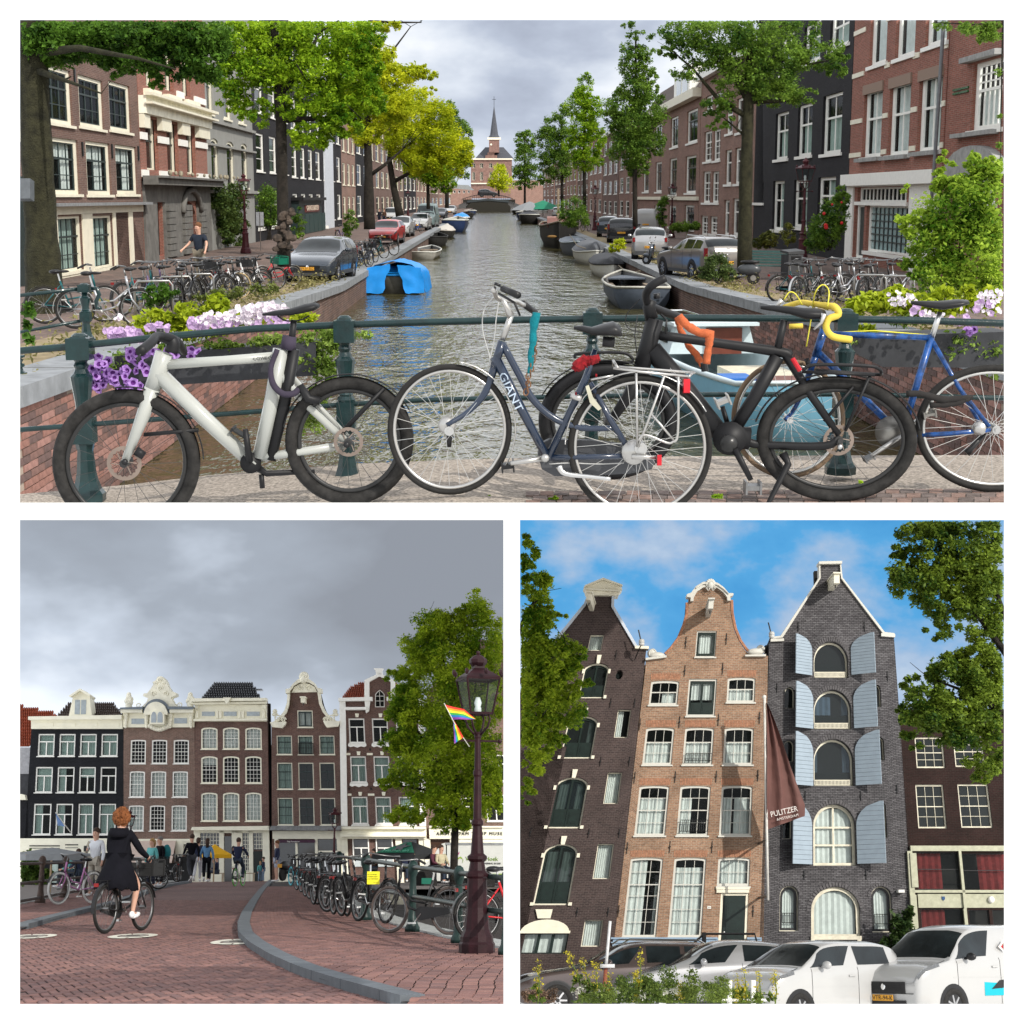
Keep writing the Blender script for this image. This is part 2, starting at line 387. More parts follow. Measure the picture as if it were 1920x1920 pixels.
class House:
 def __init__(s,name,label,F,base,wallmat,cat='house',group=None,thick=.35,rec=.16):
  s.t=thing(name,label,cat,base,group);s.F=F;s.wm=wallmat;s.holes=[];s.th=thick;s.rec=rec
 def wall(s,outline,mat=None,name='wall',d=0,side=None):
  F=s.F;mb=MB();loops=[outline]+s.holes;o=0;idx=[]
  for L in loops:idx+=L
  k=mb.add([F(a,b,d)for a,b in idx],[])
  for i,(a,b)in enumerate(idx):mb.uv[k+i]=F.uvf(a,b)
  tris=tessellate_polygon([[Vector((a,b,0))for a,b in L]for L in loops]);mb.f+=[tuple(t)for t in tris]
  for L,dep in[(outline,s.th)]+[(h,s.rec+.05)for h in s.holes]:
   n=len(L);q=mb.add([F(a,b,d)for a,b in L]+[F(a,b,d-dep)for a,b in L],[])
   for i,(a,b)in enumerate(L):mb.uv[q+i]=F.uvf(a,b);u=F.uvf(a,b);mb.uv[q+n+i]=(u[0]+dep,u[1]+dep*.3)
   for i in range(n):j=(i+1)%n;mb.f.append((q+i,q+n+i,q+n+j,q+j))
  w=obj(name,mb,mat or s.wm,s.t);s.holes_done=s.holes
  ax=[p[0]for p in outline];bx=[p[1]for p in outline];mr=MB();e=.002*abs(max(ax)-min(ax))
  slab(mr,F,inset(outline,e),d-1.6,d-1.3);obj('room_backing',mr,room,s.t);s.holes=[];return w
 def window(s,poly,fw=2.0,cols=1,rows=(),mids=(),frame=None,bars=None,bw=.7,gl=None,cur=None,curpart=(0,1,0,1),sill=None,rec=None,proud=False,rails=None,sash=None,d=0,name='window',doorpanes=None):
  """rows: fractions (0 top..1 bottom) of horizontal glazing bars; mids: fractions of thick rails; cols: number of panes across"""
  F=s.F;frame=frame or white;bars=bars or frame;gl=gl or glass;rec=s.rec if rec is None else rec
  s.holes.append(list(poly));inn=inset(poly,fw);mb=MB();ring(mb,F,poly,inn,d-rec-.02,d-rec+.06)
  ax=[p[0]for p in inn];bx=[p[1]for p in inn];a0,a1,b0,b1=min(ax),max(ax),min(bx),max(bx);W_,H_=a1-a0,b1-b0
  mm=MB()if bars is not frame else mb
  if sash:
   i2=inset(inn,sash);ring(mm,F,inn,i2,d-rec-.02,d-rec+.03)
  for c in range(1,cols):
   a=a0+W_*c/cols;bar(mm,F,a-bw/2,a+bw/2,b0+H_*.01,b1,d-rec-.01,d-rec+.025)
  for r in rows:b=b0+H_*r;bar(mm,F,a0,a1,b-bw/2,b+bw/2,d-rec-.01,d-rec+.023)
  for r in mids:b=b0+H_*r;bar(mm,F,a0,a1,b-bw,b+bw,d-rec-.01,d-rec+.04)
  w=obj(name,mb,frame,s.t)
  if mm is not mb and mm.v:obj('glazing_bars',mm,bars,w)
  p=MB();p.add([F(a,b,d-rec-.012)for a,b in inn],[]);p.f=[tuple(t)for t in tessellate_polygon([[Vector((a,b,0))for a,b in inn]])];obj('pane',p,gl,w)
  if cur:
   cp=curpart if isinstance(curpart,list)else[curpart]
   for c in cp:
    q=rect(a0+W_*c[0],a0+W_*c[1],b0+H_*c[2],b0+H_*c[3]);obj('curtain',curtain_mb(F,q,d-rec-.14,max(3,int(7*(c[1]-c[0])))),cur,w)
  if sill:
   ma=MB();ax=[p[0]for p in poly];bb=max(p[1]for p in poly);bar(ma,F,min(ax)-sill,max(ax)+sill,bb,bb+sill*1.3,d-rec,d+.09);obj('sill',ma,frame,w)
  return w
 def slab(s,name,polys,mat,d0=0,d1=.06,uv=False):
  mb=MB()
  for p in polys:slab(mb,s.F,p,d0,d1,uv=uv)
  return obj(name,mb,mat,s.t)
 def cornice(s,name,a0,a1,b0,b1,mat,proj=.35,steps=3):
  mb=MB()
  for k in range(steps):y0=b0+(b1-b0)*k/steps;y1=b0+(b1-b0)*(k+1)/steps;bar(mb,s.F,a0-(1-k/steps)*2,a1+(1-k/steps)*2,y0,y1,0.0,proj*(1-k/steps)+.05)
  return obj(name,mb,mat,s.t)
 def soldier(s,polyrow,mat,w=3.2,d=.012):
  """row of upright bricks: (a0,a1,b0,b1) joined as real geometry"""
  mb=MB();a0,a1,b0,b1=polyrow;n=max(3,int((a1-a0)/w));
  for i in range(n):
   u0=a0+(a1-a0)*i/n;u1=u0+(a1-a0)/n*.72;c=(a0+a1)/2;sl=(u0-c)/(a1-a0)*.25
   mb_b=b0-(1-abs((u0-c)/((a1-a0)/2))**2)*1.0
   slab(mb,s.F,[(u0,b1),(u1,b1),(u1+sl*(b1-b0),mb_b),(u0+sl*(b1-b0),mb_b)],0,d)
  return obj('brick_arch',mb,mat,s.t,kind='stuff')
 def anchors(s,pts,h=12,mat=None):
  for a,b in pts:
   mb=MB();bar(mb,s.F,a-.5,a+.5,b-h,b+h,.01,.05);bar(mb,s.F,a-1.3,a+1.3,b-1.3,b+1.3,.01,.09);obj('wall_anchor',mb,black,s.t)
def scroll(F,ca,cb,r,turns=1.6,th=1.0,flip=1,d=.1):
 mb=MB();pts=[];n=22
 for i in range(n):t=i/(n-1);a=t*turns*2*math.pi;q=r*(1-.8*t);pts.append(F(ca+flip*q*math.cos(a),cb-q*math.sin(a),d))
 k=(F(ca+1,cb,d)-F(ca,cb,d)).length;mb.tube(pts,[th*k*(1-.4*i/n)for i in range(n)],6);return mb
 # car
def cr(xs,ys,x):
 if x<=xs[0]:return ys[0]
 if x>=xs[-1]:return ys[-1]
 i=max(j for j in range(len(xs))if xs[j]<=x);i=min(i,len(xs)-2);t=(x-xs[i])/(xs[i+1]-xs[i])
 m0=(ys[i+1]-ys[i-1])/(xs[i+1]-xs[i-1])*(xs[i+1]-xs[i])if i>0 else ys[i+1]-ys[i]
 m1=(ys[i+2]-ys[i])/(xs[i+2]-xs[i])*(xs[i+1]-xs[i])if i+2<len(xs)else ys[i+1]-ys[i]
 t2,t3=t*t,t*t*t;return(2*t3-3*t2+1)*ys[i]+(t3-2*t2+t)*m0+(-2*t3+3*t2)*ys[i+1]+(t3-t2)*m1
CARS={'wagon':dict(L=4.7,W=.92,xs=[0,.12,.5,1.35,1.75,2.45,3.4,4.25,4.6,4.7],belt=[.62,.72,.84,.96,1.0,1.03,1.06,1.08,1.05,.9],roof=[.63,.74,.87,.99,1.12,1.47,1.52,1.46,1.2,.95],ws=(1.42,2.35),rs=(4.28,4.62),sw=[(2.0,2.72),(2.82,3.55),(3.65,4.3)],wx=(.9,3.65),wr=.33),'hatch':dict(L=4.0,W=.86,xs=[0,.12,.45,1.0,1.45,2.1,2.9,3.55,3.9,4.0],belt=[.6,.72,.85,.98,1.03,1.06,1.09,1.1,1.02,.85],roof=[.61,.74,.88,1.02,1.2,1.5,1.53,1.42,1.14,.9],ws=(1.05,2.0),rs=(3.5,3.9),sw=[(1.75,2.5),(2.6,3.35)],wx=(.78,3.2),wr=.31),'small':dict(L=3.55,W=.83,xs=[0,.08,.3,.7,1.0,1.45,2.4,3.25,3.5,3.55],belt=[.66,.80,.90,.98,1.0,1.01,1.03,1.04,.98,.85],roof=[.67,.82,.93,1.03,1.2,1.47,1.51,1.44,1.15,.9],ws=(.74,1.38),rs=(3.2,3.5),sw=[(1.22,2.1),(2.18,3.05)],wx=(.62,3.0),wr=.29),'van':dict(L=4.6,W=.94,xs=[0,.08,.3,.8,1.1,1.6,2.6,4.3,4.55,4.6],belt=[.76,.92,1.04,1.13,1.15,1.17,1.2,1.2,1.2,1.1],roof=[.77,.94,1.06,1.16,1.38,1.75,1.82,1.80,1.72,1.45],ws=(.84,1.5),rs=(4.52,4.6),sw=[(1.28,2.2)],wx=(.85,3.75),wr=.33),'bigvan':dict(L=5.2,W=1.0,xs=[0,.1,.4,.9,1.3,1.9,3.0,4.9,5.15,5.2],belt=[.7,.9,1.05,1.2,1.25,1.28,1.3,1.3,1.3,1.2],roof=[.71,.92,1.1,1.25,1.55,2.2,2.35,2.35,2.3,2.1],ws=(.95,1.8),rs=(5.1,5.2),sw=[(1.5,2.3)],wx=(.95,4.1),wr=.35)}
def car(name,label,kind,Mw,paint,cat='car',group=None,plate='',rails=False,grille=True,glassm=None,tail=None,det=1,lower=None,wheel_m=None):
 c=CARS[kind];t=thing(name,label,cat,Mw,group);L,W_=c['L'],c['W'];xs=c['xs']
 gm=glassm or MATS.get('car_glass')or M('car_glass',(.012,.016,.018),.06,var=.6,scale=1.2,spec=.35)
 ks=[(0,0),(.6,0),(.97,.02),(1.0,.10)]
 def sec(x,k):
  b=cr(xs,c['belt'],x);r=max(cr(xs,c['roof'],x),b+.01);e=min(x/.35,(L-x)/.3,1);e=max(e,0)**.5;w=W_*(.80+.20*e);zl=.24+.16*(1-e)
  g=min(1,(r-b)/.45);wr=w*(.97-.20*g)
  pts=[(0,r),(wr*.55,r-.005),(wr*.88,r-.022*(1+g)),(wr*.99,r-.06*g-.015),(w*.965,b+.01),(w*.995,b-.06),(w,(b+zl)*.55),(w*.985,zl+.12),(w*.94,zl),(0,zl-.02)]
  k=min(max(k,0),len(pts)-1.0001);i=int(k);u=k-i;a,d=pts[i],pts[i+1];return Vector((x,a[0]+(d[0]-a[0])*u,a[1]+(d[1]-a[1])*u))
 NX=44 if det else 22;kk=[0,1,2,2.5,3,3.5,4,4.5,5,5.5,6,6.5,7,8,9];X=[L*(i/NX)for i in range(NX+1)];X=sorted(set(X+[.03,.07,L-.03]))
 mb=MB()
 for sgn in(1,-1):
  o=len(mb.v)
  for x in X:
   for k in kk:p=sec(x,k);mb.v.append(Vector((p.x,p.y*sgn,p.z)))
  n=len(kk)
  for i in range(len(X)-1):
   for j in range(n-1):
    a=o+i*n+j;q=(a,a+n,a+n+1,a+1);mb.f.append(q if sgn>0 else q[::-1])
 n=len(kk);h=len(X)*n
 for e in(0,(len(X)-1)*n):mb.f.append(tuple(e+j for j in range(n))+tuple(h+e+j for j in range(n-1,-1,-1)))
 bm_=bmesh.new();
 body=obj('body',mb,paint,t,smooth=True,local=True)
 bm_.from_mesh(body.data);bmesh.ops.remove_doubles(bm_,verts=bm_.verts[:],dist=.002);bmesh.ops.recalc_face_normals(bm_,faces=bm_.faces[:]);bm_.to_mesh(body.data);bm_.free()
 def patch(nm,x0,x1,k0,k1,m,side=0,off=.006,nx=8,nk=4,skew=0,parent=None):
  q=MB()
  for sg in((1,-1)if side==0 else(side,)):
   o=len(q.v)
   for i in range(nx+1):
    for j in range(nk+1):
     k=k0+(k1-k0)*j/nk;x=x0+(x1-x0)*i/nx+skew*(j/nk);e=.01
     p=sec(x,k);n_=(sec(x+e,k)-sec(x-e,k)).cross(sec(x,k+e)-sec(x,k-e));
     if n_.length>1e-9:n_.normalize()
     if n_.y<-.01 or(abs(n_.y)<=.01 and n_.z<0):n_=-n_
     p=p+n_*off;q.v.append(Vector((p.x,p.y*sg,p.z)))
   for i in range(nx):
    for j in range(nk):a=o+i*(nk+1)+j;q.f.append((a,a+nk+1,a+nk+2,a+1))
  return obj(nm,q,m,parent or t,smooth=True,local=True)
 patch('windscreen',c['ws'][0]+.04,c['ws'][1],0,2.75,gm,nk=6)
 if kind not in('van','bigvan'):patch('rear_window',c['rs'][0]-.02,c['rs'][1]-.03,0,2.6,gm,nk=6)
 for i,(a,b)in enumerate(c['sw']):
  for sd in(1,-1):patch('side_window',a,b,3.08,3.93,gm,side=sd,skew=(-.30 if i==0 else 0))
 if det:
  for i,(a,b)in enumerate(c['sw'][:2]):
   mb=MB()
   for sd in(1,-1):mb.box((b-.12,sd*(W_+.012),c['belt'][5]-.14),(.17,.03,.03))
   obj('door_handle',mb,paint,t,local=True)
  mb=MB();
  for x in[c['sw'][0][0]-.28]+[b+.05 for a,b in c['sw'][:2]]:
   for sd in(1,-1):mb.tube([Vector((p.x,p.y*sd,p.z))+Vector((0,sd*.002,0))for p in(sec(x,k)for k in(4.1,5,6,7))],.005,4)
  obj('door_seam',mb,black,t,local=True)
 hl=M('headlamp',(.13,.135,.14),.1,.2,var=.3,scale=30);rl=tail or M('tail_lamp',(.20,.008,.008),.25,var=.2,scale=20)
 for sd in(1,-1):
  patch('headlight',.04,.50,4.0,4.85,hl,side=sd,off=.008)
  mb=MB();z=cr(xs,c['belt'],L-.1);mb.box((L-.06,sd*W_*.88,z-.06),(.10,.12,.30 if kind=='wagon' else .2));obj('tail_light',mb,rl,t,local=True)
  mx=c['sw'][0][0]-.02;mz=cr(xs,c['belt'],mx)+.06;mb=MB();mb.ball((mx,sd*(W_+.13),mz),.1,10,(.7,1.1,.75));mb.tube([(mx+.02,sd*(W_-.05),mz-.04),(mx,sd*(W_+.08),mz-.02)],.025,6);obj('wing_mirror',mb,paint if kind!='van' else black,t,smooth=True,local=True)
 if grille:
  mb=MB();zf=c['belt'][0]-.12;k_=1.7 if kind=='van' else(.5 if kind=='small' else 1);mb.box((-.004,0,zf+.02),(.05,W_*.95*(1.15 if kind=='van' else 1),.12*k_));mb.box((.04,0,.55),(.12,W_*1.5,.012));
  for i in range(4):mb.box((-.03,0,zf-.02+i*.03),(.02,W_*.95,.008))
  mb.box((-.004,0,.36),(.05,W_*1.1,.13));obj('grille',mb,black,t,local=True)
  mb=MB();mb.ball((-.035,0,zf+.03),.06,10,(.25,1,1));obj('badge',mb,chrome,t,smooth=True,local=True)
 lw=lower or dgrey
 mb=MB()
 for sd in(1,-1):mb.box((L*.52,sd*(W_-.02),.28),(L*.42,.07,.12))
 mb.box((.02,0,.27),(.12,W_*1.5,.1));mb.box((L-.02,0,.34),(.12,W_*1.6,.18));obj('sill_trim',mb,lw,t,local=True)
 pm=M('plate_orange',(.62,.30,.03),.5,var=.05)
 for x,sg in((-.06,-1),(L+.05,1)):
  mb=MB();mb.box((x,0,.47 if sg<0 else .62),(.012,.5,.11));p=obj('number_plate',mb,pm,t,local=True)
  if plate:
   R_=Matrix(((0,0,sg),(sg,0,0),(0,1,0)));q=text_mb(plate,.12,Vector((x+sg*.008,0,.43 if sg<0 else .58)),R_,align='CENTER',ex=.001);obj('plate_number',q,black,p,local=True)
 hub=wheel_m or M('hubcap',(.4,.4,.41),.35,.8,var=.15)
 for wx in c['wx']:
  for sd in(1,-1):
   R=c['wr'];A=Matrix.Translation((wx,sd*(W_-.085),R))@Matrix.Rotation(-sd*math.pi/2,4,'X')
   mb=MB();mb.lathe([(R+.07,-.2),(R+.07,.088),(R+.045,.09)],28,A);obj('wheel_arch',mb,black,t,local=True)
   mb=MB();mb.lathe([(R*.62,-.1),(R*.96,-.1),(R,-.06),(R,.07),(R*.96,.098),(R*.66,.1),(R*.64,.06)],28,A);w=obj('wheel',mb,rubber,t,smooth=True,local=True)
   mb=MB();mb.lathe([(R*.66,.06),(R*.63,.085),(R*.58,.07),(.05,.06)],24,A)
   for k in range(7):
    a=2*math.pi*k/7;q=A@Matrix.Rotation(a,4,'Z');mb.hexa([q@Vector(v)for v in((.04,-.03,.07),(R*.6,-.022,.08),(R*.6,.022,.08),(.04,.03,.07),(.04,-.02,.098),(R*.6,-.016,.095),(R*.6,.016,.095),(.04,.02,.098))])
   obj('hubcap',mb,hub,w,local=True)
 if det:
  mb=MB();mb.tube([sec(c['ws'][0]-.02,k)*1 for k in(0,.5,1,1.5,2)]+[sec(.15,2.9)],.006,4);q_=[Vector((p.x,-p.y,p.z))for p in[sec(c['ws'][0]-.02,k)for k in(0,.5,1,1.5,2)]+[sec(.15,2.9)]];mb.tube(q_,.006,4);obj('bonnet_seam',mb,black,t,local=True);mb=MB();zb=c['belt'][5];[mb.box((L*.5,sd*(W_+.001),zb-.33),(L*.62,.004,.012))for sd in(1,-1)];[mb.box((c['sw'][-1][1]+.25,sd*(W_+.001),zb-.12),(.16,.004,.15))for sd in(1,)];obj('side_crease',mb,paint,t,local=True)
  for sd in(1,-1):obj('fog_lamp',MB().ball((.05,sd*W_*.72,.42),.05,8),MATS['headlamp'],t,local=True)
 if rails:
  mb=MB();
  for sd in(1,-1):mb.tube([(2.35,sd*.6,1.47),(2.5,sd*.6,1.56),(4.0,sd*.6,1.54),(4.15,sd*.6,1.46)],.02,6)
  obj('roof_rail',mb,steel,t,local=True)
 return t
steel_d=M('dull_steel',(.20,.20,.20),.4,.9,var=.3)
# bicycle (metres; x forward, z up)
def wheel_parts(par,cx,cz,R,tyre_m,rim_m,sp_m=None,tw=.022,nsp=14,hubr=.035,yo=0,seg=32,rx=1.0):
 def circ(r,y=0,n=seg):return[Vector((cx+rx*r*math.cos(2*math.pi*i/n),yo+y,cz+r*math.sin(2*math.pi*i/n)))for i in range(n)]
 mb=MB().tube(circ(R-tw),tw,8,closed=True);w=obj('wheel',mb,tyre_m,par,smooth=True,local=True)
 mb=MB().tube(circ(R-2.3*tw),tw*.55,6,closed=True);obj('rim',mb,rim_m,w,smooth=True,local=True)
 mb=MB()
 for i in range(nsp):
  a=2*math.pi*i/nsp;b=a+(.5 if i%2 else-.5);s=.03 if i%4<2 else-.03
  mb.tube([(cx+hubr*math.cos(b)*.9,yo+s,cz+hubr*math.sin(b)*.9),(cx+rx*(R-2.3*tw)*math.cos(a),yo,cz+(R-2.3*tw)*math.sin(a))],.0016,3,cap=False)
 mb.tube([(cx,yo-.05,cz),(cx,yo+.05,cz)],hubr*.8,8);obj('spokes',mb,sp_m or steel_d,w,local=True);return w
def bicycle(name,label,Mw,fm,group=None,lady=True,basket=None,guard=True,rack=True,tyre=None,rim=None,seat=None,lean=0,steer=.2,det=1,chaincase=True,cat='bicycle'):
 Mw=Mw@Matrix.Rotation(lean,4,'X')if lean else Mw
 t=thing(name,label,cat,Mw,group);R=.345;fx,bx=.56,-.52;seg=28 if det else 18;nsp=20 if det else 12
 wheel_parts(t,fx,R,R,tyre or rubber,rim or steel_d,nsp=nsp,seg=seg);wheel_parts(t,bx,R,R,tyre or rubber,rim or steel_d,nsp=nsp,seg=seg)
 bb=(-.06,0,.30);st=(-.22,0,.78);hd=(.36,0,.90);hd0=(.40,0,.68);n=8 if det else 6
 mb=MB()
 if lady:mb.tube([hd0,(.15,0,.48),(-.13,0,.44)],.017,n);mb.tube([hd0,(.2,0,.38),bb],.02,n)
 else:mb.tube([hd,st],.017,n);mb.tube([hd0,bb],.02,n)
 mb.tube([bb,st],.018,n);mb.tube([hd0,hd],.02,n)
 for s in(1,-1):mb.tube([bb,(bx,s*.06,R)],.011,6);mb.tube([(st[0],0,st[2]-.08),(bx,s*.06,R)],.010,6)
 obj('frame',mb,fm,t,smooth=True,local=True)
 mb=MB()
 for s in(1,-1):mb.tube([(hd0[0],s*.03,hd0[2]),(.45,s*.055,.5),(fx,s*.05,R)],.012,6)
 obj('fork',mb,fm,t,smooth=True,local=True)
 mb=MB();mb.tube([hd,(.33,0,1.02)],.014,6);mb.tube([(.18,.30,1.03),(.26,.27,1.08),(.36,.1,1.06),(.36,-.1,1.06),(.26,-.27,1.08),(.18,-.30,1.03)],.012,6)
 hb=obj('handlebar',mb,steel_d,t,smooth=True,local=True)
 mb=MB()
 for s in(1,-1):mb.tube([(.24,s*.28,1.07),(.13,s*.31,1.01)],.018,6)
 obj('grip',mb,black,hb,local=True)
 mb=MB();mb.tube([st,(-.25,0,.92)],.014,6);obj('seat_post',mb,steel,t,local=True)
 mb=MB();mb.ball((-.30,0,.95),.11,10,(1.0,.95,.38));mb.ball((-.16,0,.955),.08,8,(1.5,.4,.35));obj('saddle',mb,seat or black,t,smooth=True,local=True)
 mb=MB();mb.tube([(-.06,-.07,.30),(-.06,.07,.30)],.02,6);mb.tube([(-.06,.07,.30),(.05,.08,.17)],.01,5);mb.tube([(-.06,-.07,.30),(-.17,-.08,.43)],.01,5)
 mb.box((.06,.13,.165),(.09,.09,.025));mb.box((-.18,-.13,.435),(.09,.09,.025));obj('crank',mb,steel,t,local=True)
 if chaincase:
  mb=MB();pts=[Vector((-.06+.1*math.cos(a),.045,.30+.1*math.sin(a)))for a in[math.pi/2-i*math.pi/7 for i in range(8)]]+[Vector((bx+.05*math.cos(a),.045,R+.05*math.sin(a)))for a in[-math.pi/2-i*math.pi/5 for i in range(6)]]
  mb.prism(pts,Vector((0,.03,0)));obj('chain_case',mb,black,t,local=True)
 if guard:
  for cx,a0,a1 in((fx,.35,2.6),(bx,.5,3.3)):
   o=MB();P=[Vector((cx+(R+.02)*math.cos(a),0,R+(R+.02)*math.sin(a)))for a in[a0+(a1-a0)*i/12 for i in range(13)]]
   for p,q in zip(P,P[1:]):
    o.hexa([p+Vector((0,-.028,0)),p+Vector((0,.028,0)),q+Vector((0,.028,0)),q+Vector((0,-.028,0))]+[v+(p-Vector((cx,0,R))).normalized()*.006 for v in(p+Vector((0,-.028,0)),p+Vector((0,.028,0)),q+Vector((0,.028,0)),q+Vector((0,-.028,0)))])
   obj('mudguard',o,guard if not isinstance(guard,bool)else black,t,local=True)
 if rack:
  mb=MB();
  for s in(-.05,0,.05):mb.tube([(-.33,s,.74),(-.8,s,.74)],.006,5)
  for s in(-.06,.06):mb.tube([(-.62,s,.74),(bx,s,R)],.006,5)
  obj('rack',mb,black if rack is True else rack,t,local=True)
  mb=MB();mb.box((-.82,0,.68),(.03,.06,.05));obj('rear_light',mb,M('tail_lamp',(.42,.015,.012),.2),t,local=True)
 if basket is not None:
  mb=MB();x0,x1,y0,z0,z1=.46,.80,.2,.80,1.03
  for z in(z0,(z0+z1)/2,z1):mb.tube([(x0,-y0,z),(x1,-y0,z),(x1,y0,z),(x0,y0,z)],.012,4,closed=True)
  for x,y in((x0,-y0),(x1,-y0),(x1,y0),(x0,y0)):mb.box((x,y,(z0+z1)/2),(.03,.03,z1-z0))
  mb.box(((x0+x1)/2,0,z0),(x1-x0,2*y0,.015))
  for y in(-y0,y0):mb.box(((x0+x1)/2,y,(z0+z1)/2-.02),(x1-x0,.008,(z1-z0)*.8))
  mb.box((x1,0,(z0+z1)/2-.02),(.008,2*y0,(z1-z0)*.8));mb.box((x0,0,(z0+z1)/2-.02),(.008,2*y0,(z1-z0)*.8))
  obj('crate',mb,basket,t,local=True)
 return t
 # crown street lamp
lampm=M('oxblood_paint',(.055,.013,.017),.45,var=.35,scale=10,bmp=.15,spec=.2)
lampg=Mglass('lamp_glass',(.9,.95,.95),.8)
def street_lamp(name,label,Mw,group='crown street lamps',H=4.2,det=1,paint=None):
 t=thing(name,label,'street lamp',Mw,group);k=H/4.2;n=12 if det else 8;pm=paint or lampm
 prof=[(.30,0),(.30,.12),(.275,.15),(.27,.22),(.215,.32),(.175,.62),(.165,1.02),(.19,1.05),(.19,1.09),(.145,1.13),(.12,1.25),(.165,1.29),(.165,1.33),(.11,1.37),(.095,1.55),(.078,1.75),(.10,1.78),(.10,1.82),(.07,1.86),(.06,2.45),(.075,2.48),(.075,2.53),(.055,2.56),(.05,3.0),(.06,3.02),(.06,3.06),(.03,3.1)]
 q0=.86 if paint else 1;mb=MB().lathe([(r*k*q0,z*k)for r,z in prof],n);obj('post',mb,pm,t,smooth=False,local=True)
 mb=MB();mb.tube([(-.34*k,0,2.97*k),(.34*k,0,2.97*k)],.015*k,6);mb.ball((-.34*k,0,2.97*k),.035*k,6);mb.ball((.34*k,0,2.97*k),.035*k,6);obj('ladder_bar',mb,pm,t,local=True)
 for i in range(4):
  a=math.pi/4+i*math.pi/2;c,s=math.cos(a),math.sin(a);mb=MB().tube([(c*.03*k,s*.03*k,3.04*k),(c*.16*k,s*.16*k,3.17*k),(c*.20*k,s*.20*k,3.28*k),(c*.15*k,s*.15*k,3.37*k)],.016*k,6);obj('bracket',mb,pm,t,smooth=True,local=True)
 L=MB();z0,z1,r0,r1=3.36,3.86,.20*(.9 if paint else 1),.31*(.88 if paint else 1)
 for z,r in((z0,r0),(z1,r1)):
  P=[(r*k*math.cos(math.pi/4+i*math.pi/2)*1.3,r*k*math.sin(math.pi/4+i*math.pi/2)*1.3,z*k)for i in range(4)];L.tube(P,.018*k,5,closed=True)
 for i in range(4):a=math.pi/4+i*math.pi/2;L.tube([(1.3*r0*k*math.cos(a),1.3*r0*k*math.sin(a),z0*k),(1.3*r1*k*math.cos(a),1.3*r1*k*math.sin(a),z1*k)],.014*k,5)
 ln=obj('lantern_frame',L,pm,t,local=True)
 G=MB()
 for i in range(4):
  a,b=math.pi/4+i*math.pi/2,math.pi/4+(i+1)*math.pi/2;q=[(1.28*r*k*math.cos(x),1.28*r*k*math.sin(x),z*k)for x,r,z in((a,r0,z0),(b,r0,z0),(b,r1,z1),(a,r1,z1))];G.add(q,[(0,1,2,3)])
 obj('lantern_glass',G,lampg,ln,local=True)
 T=MB().lathe([(.43*k*q0,3.87*k),(.40*k*q0,3.9*k),(.16*k,4.0*k),(.11*k,4.02*k),(.11*k,4.06*k)],4);T.lathe([(.09*k,4.05*k),(.13*k,4.1*k),(.135*k,4.15*k),(.08*k,4.2*k),(.02*k,4.23*k)],8)
 T.ball((0,0,4.25*k),.035*k,6)
 for i in range(8):
  a=i*math.pi/4;T.ball((.37*k*math.cos(a),.37*k*math.sin(a),3.95*k),.032*k,5,(1,1,1.5))
 obj('lantern_crown',T,pm,t,local=True)
 B=MB().lathe([(.05*k,3.37*k),(.05*k,3.44*k),(.04*k,3.46*k),(.055*k,3.52*k),(.03*k,3.6*k)],8);obj('bulb',B,M('bulb_glass',(.75,.76,.74),.2),t,smooth=True,local=True)
 return t
 # people: grown with the skin modifier
def skin_mesh(chains,radii,sub=1):
 """chains: list of lists of keys; radii: key -> r ; points: key->pos given as tuple (pos, r)"""
 pts=radii;keys=list(pts.keys());idx={k:i for i,k in enumerate(keys)};edges=[]
 for c in chains:
  for a,b in zip(c,c[1:]):edges.append((idx[a],idx[b]))
 me=bpy.data.meshes.new('tmp');me.from_pydata([tuple(pts[k][0])for k in keys],edges,[]);o=bpy.data.objects.new('tmp',me);COL.objects.link(o)
 md=o.modifiers.new('s','SKIN');md.use_smooth_shade=True;o.modifiers.new('u','SUBSURF').levels=sub
 sk=me.skin_vertices[0].data
 for i,k in enumerate(keys):
  r=pts[k][1];sk[i].radius=(r,r)if not isinstance(r,tuple)else r;sk[i].use_root=(i==0)
 dg=bpy.context.evaluated_depsgraph_get();ev=bpy.data.meshes.new_from_object(o.evaluated_get(dg));mb=MB();mb.add([v.co.copy()for v in ev.vertices],[tuple(p.vertices)for p in ev.polygons])
 bpy.data.objects.remove(o);bpy.data.meshes.remove(me);bpy.data.meshes.remove(ev);return mb
